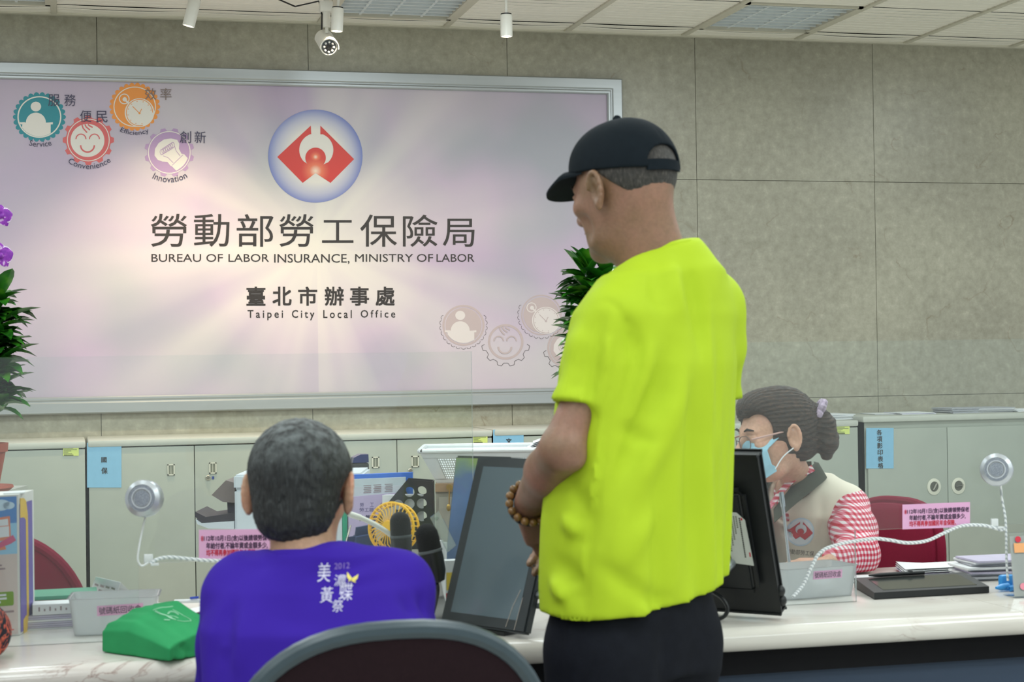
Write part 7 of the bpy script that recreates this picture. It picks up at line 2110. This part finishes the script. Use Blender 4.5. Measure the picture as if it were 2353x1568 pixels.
# ----------------------------------------------------------------- masked clerk
DW = 4.42
SKIN_W = skin_mat('clerk_skin', (206, 162, 138), (214, 160, 140), (192, 150, 126))
hC3 = QD(1783, 1002, DW)
hw = Head(hC3, head_axes(-0.955, -0.296, 0.10, 0.03), 0.97)
wb = QD(1868, 1300, 4.70)*V(1, 1, 0)
clerk = thing('person', wb, 'seated clerk with glasses, blue face mask and beige vest over red checked shirt', 'person')
fw = unit(cam_dir(-0.89, -0.456)); lw = np.cross(V(0, 0, 1), fw)
slw, elw, wlw = QD(1950, 1165, 4.52), QD(1972, 1305, 4.36), QD(1910, 1322, 4.27)
srw, erw, wrw = QD(1745, 1150, 4.72), QD(1690, 1290, 4.50), QD(1735, 1315, 4.25)
for q_ in (elw, wlw, erw, wrw): q_[2] = max(q_[2], ZT+0.046)
wlw[2] = wrw[2] = ZT+0.034
allp = np.array([slw, elw, wlw, srw, erw, wrw, hC3, wb+V(0, 0, 0.55)])
lo, hi = allp.min(0)-0.17, allp.max(0)+0.18
lo[2], hi[2] = 0.46, 1.24
F = Field(lo, hi, 0.006, (hC3-0.13, hC3+0.13), 0.0028)
hw.build(F, jaw=1.0)
nbw = QD(1836, 1116, 4.56)
F.cap(hw.p(-0.022, 0, -0.05), nbw, 0.039, 0.043, 0.02)
F.cap(nbw+V(0, 0, -0.02), slw, 0.040, 0.034, 0.03); F.cap(nbw+V(0, 0, -0.02), srw, 0.040, 0.034, 0.03)
def tw(z, px, A, B, dep): 
    c = QD(px, 1200, dep); return (z, c[0], c[1], A, B)
F.loft([tw(0.48, 1885, 0.13, 0.09, 4.74), tw(0.65, 1878, 0.13, 0.09, 4.71), tw(0.80, 1862, 0.135, 0.085, 4.66), tw(0.88, 1852, 0.11, 0.07, 4.62), tw(0.93, 1848, 0.09, 0.06, 4.60)], lw, fw, 0.04)
for s_, e_, w_ in ((slw, elw, wlw), (srw, erw, wrw)):
    F.chain([s_, (s_+e_)/2, e_], [0.046, 0.042, 0.036], 0.02); F.chain([e_, e_*0.6+w_*0.4, w_], [0.036, 0.036, 0.025], 0.015)
hand(F, wlw, cam_dir(-0.95, 0.15), V(0, 0, -1), 1, 0.88, 0.3, 0.008); hand(F, wrw, cam_dir(-0.6, -0.8), V(0, 0, -1), -1, 0.88, 0.3, 0.008)
field_obj(F, 'body', SKIN_W, clerk)
# checked shirt
m, nt, b = node_mat('red_gingham')
tc = N(nt, 'ShaderNodeTexCoord'); mp = N(nt, 'ShaderNodeMapping'); mp.inputs['Rotation'].default_value = (0, 0, -math.radians(14.4)*-1)
nt.links.new(tc.outputs['Object'], mp.inputs[0]); sep = N(nt, 'ShaderNodeSeparateXYZ'); nt.links.new(mp.outputs[0], sep.inputs[0])
nzg = N(nt, 'ShaderNodeTexNoise'); nzg.inputs['Scale'].default_value = 9; nt.links.new(tc.outputs['Object'], nzg.inputs['Vector'])
wob = maths(nt, 'MULTIPLY', maths(nt, 'SUBTRACT', nzg.outputs['Fac'], 0.5), 0.016)
def stripes(src):
    s = maths(nt, 'FRACT', maths(nt, 'MULTIPLY', maths(nt, 'ADD', src, wob), 1/0.0135))
    return maths(nt, 'GREATER_THAN', s, 0.5)
xy = maths(nt, 'ADD', sep.outputs[0], maths(nt, 'MULTIPLY', sep.outputs[1], 0.55))
sm = maths(nt, 'MULTIPLY', maths(nt, 'ADD', stripes(xy), stripes(sep.outputs[2])), 0.5)
r_ = ramp(nt, sm, [(0.0, lin((232, 222, 226))), (0.5, lin((214, 120, 140))), (1.0, lin((190, 30, 58)))]); r_.color_ramp.interpolation = 'CONSTANT'
r_.color_ramp.elements[1].position = 0.3; r_.color_ramp.elements[2].position = 0.8
nt.links.new(r_.outputs[0], b.inputs['Base Color']); b.inputs['Roughness'].default_value = 0.8
GING = m
vst = [tw(0.50, 1888, 0.185, 0.135, 4.74), tw(0.65, 1880, 0.178, 0.13, 4.71), tw(0.78, 1866, 0.180, 0.128, 4.67), tw(0.86, 1856, 0.172, 0.115, 4.63), tw(0.925, 1850, 0.13, 0.085, 4.61), tw(0.965, 1848, 0.085, 0.065, 4.60)]
lo2, hi2 = lo.copy(), hi.copy(); hi2[2] = 1.10
F = Field(lo2, hi2, 0.006)
F.loft([(z, x, y, A-0.022, B-0.022) for z, x, y, A, B in vst], lw, fw, 0.03)
F.cap(nbw+V(0, 0, -0.02), slw, 0.048, 0.048, 0.04); F.cap(nbw+V(0, 0, -0.02), srw, 0.048, 0.048, 0.04)
for s_, e_, w_ in ((slw, elw, wlw), (srw, erw, wrw)):
    F.chain([s_, (s_+e_)/2, e_], [0.050, 0.056, 0.052], 0.03); F.chain([e_, w_*0.75+e_*0.25], [0.052, 0.042], 0.02)
F.ripple(lambda x, y, z: 0.002*wav(x, y, z, 31, 42))
F.crease(QD(1935, 1150, 4.44), QD(1905, 1200, 4.46), 0.014, 0.008); F.crease(QD(1985, 1240, 4.40), QD(1940, 1290, 4.36), 0.014, 0.008)
F.cap(nbw+V(0, 0, 0.0), hw.p(0, 0, -0.06), 0.054, 0.062, 0.006, 'cut')
vp = nbw+fw*0.11+V(0, 0, -0.02)
F.cap(nbw+fw*0.03+V(0, 0, 0.01), nbw+fw*0.14+V(0, 0, -0.10), 0.05, 0.012, 0.01, 'cut')
F.half((0, 0, ZT+0.004), (0, 0, -1), elw-V(0.12, 0.3, 0.2), elw+V(0.2, 0.05, 0.1)); 
field_obj(F, 'checked_shirt', GING, clerk)
# shirt collar strips along the V
cl = MB()
for s in (1, -1):
    for (p0, p1, p2) in ((nbw+lw*0.056*s+fw*0.0+V(0, 0, 0.055), nbw+lw*0.048*s+fw*0.07+V(0, 0, 0.02), nbw+lw*0.016*s+fw*0.135+V(0, 0, -0.07)),):
        out = lw*0.030*s+fw*0.012+V(0, 0, -0.012)
        A_ = smooth_path([p0, p1, p2], 6); B_ = [q+out*(1-0.25*i/len(A_)) for i, q in enumerate(A_)]
        th_ = unit(np.cross(A_[3]-A_[0], out))*0.002
        cl.grid(np.array([A_, B_])); cl.grid(np.array([B_, A_])+th_); cl.grid(np.array([A_, [q+th_ for q in A_]])); cl.grid(np.array([B_, [q+th_ for q in B_]]))
cl.build('shirt_collar', GING, clerk)
# beige vest
VEST = mat('beige_vest_cotton', (224, 215, 198), rough=0.8, var=0.05, scale=14, bump=0.05, bscale=600)
F = Field(lo2, hi2, 0.006)
F.loft(vst, lw, fw, 0.03)
F.cap(nbw+V(0, 0, -0.03), slw*0.96+nbw*0.04+V(0, 0, 0.004), 0.060, 0.054, 0.04); F.cap(nbw+V(0, 0, -0.03), srw*0.96+nbw*0.04+V(0, 0, 0.004), 0.060, 0.054, 0.04)
F.ripple(lambda x, y, z: 0.002*wav(x, y, z, 41, 30))
F.crease(QD(1890, 1130, 4.46), QD(1885, 1290, 4.52), 0.012, 0.007); F.crease(QD(1865, 1160, 4.48), QD(1862, 1290, 4.53), 0.014, -0.005)
# armholes
for s_, e_ in ((slw, elw), (srw, erw)):
    ax_ = unit(e_-s_); sg_ = 1 if s_ is slw else -1; F.cap(s_+lw*0.055*sg_+V(0, 0, -0.045), s_*0.3+e_*0.7+lw*0.04*sg_, 0.054, 0.066, 0.01, 'cut')
# hollow and front opening
F.shell(0.024)
F.cap(nbw+V(0, 0, 0.0), hw.p(0, 0, -0.06), 0.060, 0.068, 0.006, 'cut')
for k in range(8):
    zz_ = 0.93-0.06*k; w_ = max(0.008, 0.046-0.016*k)
    c_ = nbw*V(1, 1, 0)+(wb-nbw*V(1, 1, 0))*(k/9)*0.6+V(0, 0, zz_)
    F.cap(c_+fw*0.05, c_+fw*0.25, w_, w_, 0.01, 'cut')
F.half((0, 0, 0.505), (0, 0, -1))
vest = field_obj(F, 'vest', VEST, clerk, keep=400)
OLIVE = mat('dark_olive_corduroy', (72, 74, 64), rough=0.95, var=0.08, scale=80, bump=0.2, bscale=700)
vc = MB()
for s in (1, -1):
    path = smooth_path([nbw-fw*0.046+lw*0.006*s+V(0, 0, 0.062), nbw-fw*0.01+lw*0.050*s+V(0, 0, 0.058), nbw+fw*0.045+lw*0.052*s+V(0, 0, 0.020), nbw+fw*0.108+lw*0.034*s+V(0, 0, -0.055)], 7)
    rows = []
    for i, q in enumerate(path):
        f_ = i/(len(path)-1)
        outv = unit(-fw*(1-f_)*0.8+lw*s*(0.9)+fw*0.62*f_)*(0.016+0.050*min(1, f_*1.5))+V(0, 0, -0.038+0.010*f_)
        rows.append([q, q+outv*0.35+V(0, 0, 0.012), q+outv, q+outv-unit(outv)*0.003+V(0, 0, -0.003), q+V(0, 0, -0.004)-unit(outv)*0.003])
    vc.grid(np.array(rows), closed=True)
    n_ = len(rows[0]); k_ = len(vc.v)
    vc.add(rows[-1], [tuple(range(n_))])
vc.build('vest_collar', OLIVE, clerk, smooth=50)
bv3 = bvh_of(vest)
m, nt, b = node_mat('patch_disc')
b.inputs['Base Color'].default_value = lin((204, 228, 246)); b.inputs['Roughness'].default_value = 0.6
PATCH = m
def surface_depth(bv_, px, py):
    h_ = bv_.ray_cast(Vector(tuple(EYE)), Vector(tuple(unit(ray(px, py)))))
    return float((np.array(h_[0])-EYE) @ FWD) if h_[0] is not None else 4.5
dpv = surface_depth(bv3, 1839, 1222)
a = drape_art(dpv)
a.ell(1839, 1223, 28, 34.5, PATCH, 0.0, 40); a.ell(1839, 1223, 25, 31, print_mat('patch_pale', (230, 240, 248)), 0.0006, 40)
PRED = print_mat('patch_red', (206, 44, 66))
sc_ = 0.285
a2 = drape_art(dpv)
f_keep = a2.f; a2.f = lambda x, y, l=0.0: f_keep(1839+(x-1839)*1.0, 1221+(y-1221)*1.15, l)
emblem(a2, 1839, 1221, sc_, None, PRED, 0.0011)
a.mb.mats.append(PRED); k_ = len(a.mb.v); a.mb.v += a2.mb.v; a.mb.f += [tuple(k_+i for i in f) for f in a2.mb.f]; a.mb.m += [len(a.mb.mats)-1]*len(a2.mb.f)
drape(a, bv3, FWD, 0.0012, 'round_patch', clerk, 0.006)
a = drape_art(surface_depth(bv3, 1839, 1270)); a.text('勞動部勞工保', 1812, 1264, 1866, 1276, print_mat('patch_text', (120, 110, 104)), 0.0)
drape(a, bv3, FWD, 0.0012, 'patch_text', clerk, 0.006)
# trousers for the seated clerk
F = Field(V(lo[0]-0.1, lo[1]-0.25, 0.02), V(hi[0]+0.05, hi[1]+0.1, 0.62), 0.009)
F.loft([(0.47, wb[0], wb[1], 0.17, 0.13), (0.55, wb[0], wb[1], 0.165, 0.12)], lw, fw, 0.03)
fk = unit(cam_dir(-0.97, -0.10)); lk = np.cross(V(0, 0, 1), fk)
for s in (1, -1):
    hip = wb+lw*0.085*s+V(0, 0, 0.525); kn = wb+lk*0.09*s+fk*0.40+V(0, 0, 0.52); an = wb+lk*0.09*s+fk*0.36+V(0, 0, 0.08)
    F.chain([hip, kn, an], [0.08, 0.062, 0.052], 0.02)
field_obj(F, 'trousers', BLACKTR, clerk)
for s in (1, -1):
    a_ = wb+lk*0.09*s+fk*0.33; shoe('shoe', a_, a_+fk*0.14, clerk)
# hair drawn back into a ponytail with fringe
HAIR_W = hair_mat('brown_hair', (30, 21, 17), (58, 41, 31), (112, 82, 60), sc=(14, 14, 60))
F = Field(hC3-0.15, hC3+0.19, 0.0030)
hw.e(F, (-0.014, 0, 0.032), (0.110, 0.088, 0.099), 0.0)
hw.e(F, (0.045, 0, 0.085), (0.050, 0.062, 0.036), 0.03)
hw.e(F, (-0.07, 0, -0.03), (0.045, 0.055, 0.045), 0.03)
pt0 = hw.p(-0.118, 0.02, 0.048)
F.chain([pt0, hw.p(-0.126, 0.03, 0.012), hw.p(-0.128, 0.035, -0.032), hw.p(-0.124, 0.03, -0.068)], [0.022, 0.031, 0.029, 0.014], 0.012)
def strw(x, y, z):
    X, Y, Z = hw.loc(x, y, z)
    rr = np.sqrt((X+0.118)**2+(Y-0.02)**2+(Z-0.048)**2)
    an_ = np.arctan2(Y-0.02, Z-0.048)
    back = np.clip((-0.11-X)/0.03, 0, 1)
    return 0.0018*np.sin(an_*34+30*rr)+0.0012*wav(x, y, z, 12, 300)+back*0.004*wav(x, y, z, 14, 130)
F.ripple(strw)
# hairline: open the face, leaving the fringe to one side
hw.e(F, (0.090, 0.0, -0.030), (0.060, 0.085, 0.088), 0.010, 'cut')
hw.e(F, (0.085, 0.050, 0.020), (0.050, 0.045, 0.052), 0.008, 'cut')
hw.e(F, (0.030, 0.085, -0.062), (0.050, 0.035, 0.060), 0.008, 'cut')
hw.e(F, (0.030, -0.085, -0.062), (0.050, 0.035, 0.060), 0.008, 'cut')
for s in (1, -1): hw.e(F, (-0.010, 0.092*s, -0.008), (0.022, 0.020, 0.034), 0.004, 'cut')
F.half(hw.p(0, 0, -0.075), hw.R @ V(0.2, 0, -1), hw.p(0.02, 0, -0.05)-0.09, hw.p(0.02, 0, -0.05)+0.09)
hw.e(F, (-0.012, 0, 0.030), (0.093, 0.072, 0.083), 0.0, 'cut')
field_obj(F, 'hair', HAIR_W, clerk, keep=300)
SCR_ = mat('lilac_scrunchie', (168, 152, 172), rough=0.8, var=0.3, scale=120)
ptd = unit(hw.R @ V(-0.75, 0.2, -0.6)); e1 = unit(np.cross(ptd, V(0, 0, 1))); e2 = np.cross(ptd, e1)
MB().tube([pt0+(0.027+0.004*math.sin(9*t))*(math.cos(t)*e1+math.sin(t)*e2) for t in np.linspace(0, 2*math.pi, 61)], 0.011, seg=8, caps=False).build('scrunchie', SCR_, clerk)
brows(hw, clerk, BROW)
# pleated face mask
MASKM = mat('pale_blue_mask', (158, 204, 224), rough=0.85, var=0.04, scale=40)
rows = []
for i in range(15):
    t = i/14; zl = -0.012-0.108*t
    row = []
    for j in range(21):
        s = (j-10)/10
        fx = 0.128-0.022*abs(t-0.35)*2-0.008*(t > 0.8)
        if t < 0.3: fx -= 0.018*(0.3-t)/0.3
        ax_ = abs(s)
        x_ = fx-(0.070-0.022*t)*ax_**2.2; y_ = 0.0735*s*(1-0.10*t)
        pl_ = 0.0022*math.sin(t*26)*(1-ax_**4)
        zz_ = -0.002-0.120*t*(1-0.26*ax_**2)+0.004*ax_**2
        row.append(hw.p(x_+pl_, y_, zz_))
    rows.append(row)
rows = np.array(rows); inn = rows-(hw.R @ V(1, 0, 0))*0.0025
mb = MB().grid(rows).grid(inn[:, ::-1])
for q in (np.stack([rows[0], inn[0]]), np.stack([inn[-1], rows[-1]]), np.stack([inn[:, 0], rows[:, 0]]), np.stack([rows[:, -1], inn[:, -1]])): mb.grid(q)
mb.build('face_mask', MASKM, clerk, smooth=50)
STRAP = mat('mask_strap', (226, 232, 236), rough=0.7, var=0.02)
for s, jj in ((1, 20), (-1, 0)):
    MB().tube(smooth_path([rows[0, jj], hw.p(0.025, 0.076*s, 0.010), hw.p(-0.012, 0.086*s, 0.024)]), 0.0018, seg=6).build('ear_loop', STRAP, clerk)
    MB().tube(smooth_path([rows[-2, jj], hw.p(0.020, 0.074*s, -0.050), hw.p(-0.016, 0.086*s, -0.026)]), 0.0018, seg=6).build('ear_loop', STRAP, clerk)
# glasses
gl = MB()
GLF = mat('thin_metal_frame', (120, 104, 100), rough=0.3, metal=0.7, var=0); TEMPLE = mat('rose_temple', (196, 160, 152), rough=0.3, var=0.05)
lens = clear_plastic('lens_glass', haze=0.02, refl=1.0)
rims = MB(); lenses = MB()
for s in (1, -1):
    ring = []
    for t in np.linspace(0, 2*math.pi, 33):
        ct, st_ = math.cos(t), math.sin(t)
        ring.append(hw.p(0.112-0.05*abs(0.034*s+0.024*math.copysign(abs(ct)**0.7, ct))**1.3*8, 0.034*s+0.024*math.copysign(abs(ct)**0.7, ct), -0.006+0.018*math.copysign(abs(st_)**0.7, st_)))
    rims.tube(ring, 0.0011, seg=6, caps=False)
    lenses.add(ring[:-1], [tuple(range(len(ring)-1))])
rims.tube([hw.p(0.110, -0.010, -0.002), hw.p(0.113, 0, 0.001), hw.p(0.110, 0.010, -0.002)], 0.0012, seg=6)
g_o = rims.build('glasses', GLF, clerk)
lenses.build('lens', lens, g_o)
for s in (1, -1):
    MB().tube([hw.p(0.098, 0.060*s, 0.004), hw.p(0.085, 0.073*s, 0.006), hw.p(0.03, 0.080*s, 0.012), hw.p(-0.008, 0.084*s, 0.017), hw.p(-0.022, 0.086*s, -0.002)], [0.0016, 0.0026, 0.0022, 0.0018, 0.0016], seg=8).build('temple', TEMPLE, g_o)

# ----------------------------------------------------------------- person mostly beyond the left edge
m, nt, b = node_mat('black_orange_print_cloth')
tc = N(nt, 'ShaderNodeTexCoord'); nz = N(nt, 'ShaderNodeTexNoise'); nz.inputs['Scale'].default_value = 42; nz.inputs['Detail'].default_value = 2; nz.inputs['Distortion'].default_value = 1.2
nt.links.new(tc.outputs['Object'], nz.inputs['Vector'])
r_ = ramp(nt, nz.outputs['Fac'], [(0.50, lin((24, 26, 42))), (0.54, lin((206, 88, 70))), (0.60, lin((216, 108, 80))), (0.62, lin((28, 28, 42)))])
nt.links.new(r_.outputs[0], b.inputs['Base Color']); b.inputs['Roughness'].default_value = 0.8
PATT = m
lb_ = QD(-405, 1400, 2.92)*V(1, 1, 0)
pl_t = thing('person', lb_, 'person in black and orange patterned top, only the elbow showing at the left edge', 'person')
slp, elp, wlp = lb_+_R0*0.17+V(0, 0, 0.98), QD(-44, 1448, 3.24), QD(-230, 1500, 3.27)
elp[2] = ZT+0.052; wlp[2] = ZT+0.04
srp = lb_-_R0*0.17+V(0, 0, 0.98); erp = lb_-_R0*0.24+FWD*0.22+V(0, 0, ZT+0.05); wrp = lb_-_R0*0.06+FWD*0.40+V(0, 0, ZT+0.04)
hCp = lb_+V(0, 0, 1.165)+FWD*0.05
lo, hi = lb_+V(-0.42, -0.22, 0.5), lb_+V(0.42, 0.62, 1.38)
F = Field(lo, hi, 0.008)
hq = Head(hCp, head_axes(0.05, 1, 0.2), 0.97); hq.build(F)
F.cap(hq.p(-0.02, 0, -0.05), lb_+V(0, 0, 1.02), 0.05, 0.055, 0.03)
F.loft([(0.5, lb_[0], lb_[1], 0.15, 0.10), (0.8, lb_[0], lb_[1], 0.15, 0.10), (1.0, lb_[0], lb_[1], 0.12, 0.07)], exu, eyu, 0.04)
for s_, e_, w_ in ((slp, elp, wlp), (srp, erp, wrp)): F.chain([s_, e_, w_], [0.045, 0.036, 0.026], 0.02)
hand(F, wlp, FWD*0.5-_R0*0.8, V(0, 0, -1), 1, 0.9, 0.3, 0.010); hand(F, wrp, FWD*0.5+_R0*0.8, V(0, 0, -1), -1, 0.9, 0.3, 0.010)
field_obj(F, 'body', SKIN_P, pl_t)
F = Field(lo, hi-V(0, 0, 0.25), 0.008)
F.loft([(0.48, lb_[0], lb_[1], 0.19, 0.14), (0.8, lb_[0], lb_[1], 0.185, 0.13), (0.97, lb_[0], lb_[1], 0.15, 0.09), (1.03, lb_[0], lb_[1], 0.09, 0.07)], exu, eyu, 0.03)
for s_, e_, w_ in ((slp, elp, wlp), (srp, erp, wrp)): F.chain([s_, e_, e_*0.35+w_*0.65], [0.06, 0.049, 0.040], 0.03)
F.half((0, 0, ZT+0.003), (0, 0, -1), V(lo[0], YF-0.06, 0.5), V(hi[0], hi[1], 0.8))
field_obj(F, 'patterned_top', PATT, pl_t)
F = Field(hCp-0.16, hCp+0.16, 0.005); hq.e(F, (-0.012, 0, 0.03), (0.108, 0.086, 0.098), 0.0); F.half(hq.p(0.06, 0, 0), hq.R @ V(1, 0, -0.3)); hq.e(F, (-0.012, 0, 0.030), (0.094, 0.073, 0.084), 0.0, 'cut')
field_obj(F, 'hair', hair_mat('dark_hair', (24, 22, 22), (40, 36, 34), (70, 64, 60)), pl_t)
F = Field(lb_+V(-0.3, -0.25, 0.02), lb_+V(0.3, 0.5, 0.62), 0.010)
F.loft([(0.47, lb_[0], lb_[1], 0.16, 0.13), (0.55, lb_[0], lb_[1], 0.155, 0.12)], exu, eyu, 0.03)
for s in (1, -1): F.chain([lb_+_R0*0.09*s+V(0, 0, 0.525), lb_+_R0*0.10*s+FWD*0.30+V(0, 0, 0.51), lb_+_R0*0.10*s+FWD*0.25+V(0, 0, 0.08)], [0.08, 0.062, 0.052], 0.02)
field_obj(F, 'trousers', BLACKTR, pl_t)
for s in (1, -1):
    a_ = lb_+_R0*0.10*s+FWD*0.21; shoe('shoe', a_, a_+FWD*0.12, pl_t)

# ----------------------------------------------------------------- chairs
def cam_heading(u, v):
    d = cam_dir(u, v); return math.atan2(d[1], d[0])
def floor_pt(px, dep): return QD(px, 800, dep)*V(1, 1, 0)
task_chair(floor_pt(800, 2.66), cam_heading(-0.28, 0.96), (-0.30, 0.675), 0.225, 0.235, 0.46, BROWNF, TRIM, 'dark brown task chair with slate edge trim behind the man in purple', tilt=0.10)
task_chair(floor_pt(-405, 2.88), cam_heading(0, 1), (-0.27, 0.66), 0.21, 0.22, 0.46, BROWNF, TRIM, 'dark brown task chair beyond the left frame edge, under the person in patterned top', tilt=0.10)
task_chair(floor_pt(1885, 4.74), cam_heading(-0.84, -0.54), (-0.27, 0.655), 0.20, 0.205, 0.45, MAROON, MAROON, 'maroon task chair with black armrest behind the masked clerk', arms=True, tilt=0.12, group='maroon staff chairs', n_exp=2.8)
task_chair(floor_pt(78, 4.50), cam_heading(0.06, 1.0), (-0.25, 0.61), 0.20, 0.25, 0.45, MAROON, MAROON, 'maroon task chair behind the display box at left', arms=False, tilt=0.10, group='maroon staff chairs', n_exp=2.1)

# ----------------------------------------------------------------- green bag on the counter
GRN = mat('green_nonwoven', (50, 150, 94), rough=0.85, spec=0.2, var=0.05, scale=20, bump=0.12, bscale=700)
p = [QZ(268, 1522, ZT), QZ(458, 1550, ZT), QZ(498, 1474, ZT), QZ(286, 1458, ZT)]
bc0 = sum(p)/4
xb = unit((p[1]-p[0])*V(1, 1, 0)); yb_ = np.cross(V(0, 0, 1), xb)
F = Field(bc0-V(0.16, 0.17, 0.01), bc0+V(0.17, 0.17, 0.16), 0.0032)
def bagf(x, y, z):
    u = (x-bc0[0])*xb[0]+(y-bc0[1])*xb[1]; v = (x-bc0[0])*yb_[0]+(y-bc0[1])*yb_[1]; w = z-ZT
    h = 0.076-0.22*np.clip(u+0.02, 0, 1)+0.10*np.clip(v, 0, 1)*0+0.35*np.clip(0.03-np.abs(u+0.03), -1, 0)*0
    h = np.interp(u, [-0.10, -0.085, -0.02, 0.04, 0.12], [0.066, 0.072, 0.080, 0.062, 0.034])*np.interp(v, [-0.07, -0.055, 0.0, 0.055, 0.075], [0.62, 0.80, 1.06, 1.12, 0.9])
    d = np.maximum(np.abs(u)-0.098-0.1*np.clip(v, 0, 1), np.abs(v)-0.072)
    d = np.maximum(d, np.maximum(w-h, -w+0.0008))
    return d+0.0022*wav(x, y, z, 17, 60)+0.0010*np.sin(v*230+18*u)
F.put(bagf, bc0-0.2, bc0+0.2, 0.0)
for (a_, b_, w_, d_) in (((262, 1462, 3.30), (440, 1500, 3.22), 0.007, 0.008), ((256, 1478, 3.30), (440, 1520, 3.20), 0.007, -0.004), ((360, 1470, 3.24), (452, 1500, 3.2), 0.008, 0.005), ((275, 1420, 3.34), (300, 1470, 3.30), 0.008, 0.004)):
    F.crease(QD(*a_), QD(*b_), w_, d_)
F.half((0, 0, ZT+0.001), (0, 0, -1))
bag = thing('cloth_bag', bc0, 'folded green non-woven bag with pale outline print on the counter', 'bag')
bo_ = field_obj(F, 'body', GRN, bag)
bvb = bvh_of(bo_)
GPR = print_mat('pale_green_print', (150, 206, 172), rough=0.7)
bd = unit(FWD*0.75+V(0, 0, -0.75))
a = Art(lambda x, y, l=0.0: QD(x, y, 3.3)); a.base = QD(400, 1420, 3.3)
for pts, w_ in (([(358, 1412), (372, 1421), (388, 1432), (398, 1445), (411, 1452)], 4), ([(353, 1410), (376, 1402), (398, 1396)], 2.5), ([(388, 1422), (392, 1412), (403, 1412), (412, 1419)], 3.5), ([(392, 1434), (402, 1430), (414, 1438)], 3), ([(398, 1405), (420, 1418), (438, 1434), (444, 1448)], 1.8), ([(444, 1448), (430, 1454), (414, 1455)], 2.5), ([(396, 1436), (405, 1450)], 2.5), ([(384, 1452), (398, 1456)], 4)):
    a.stroke(smooth_path([V(x, y, 0) for x, y in pts], 4) if len(pts) > 2 else [V(x, y, 0) for x, y in pts], w_, GPR) if False else a.stroke([q[:2] for q in (smooth_path([V(x, y, 0) for x, y in pts], 4) if len(pts) > 2 else [V(x, y, 0) for x, y in pts])], w_, GPR)
drape(a, bvb, bd, 0.001, 'outline_print', bag, 0.006)
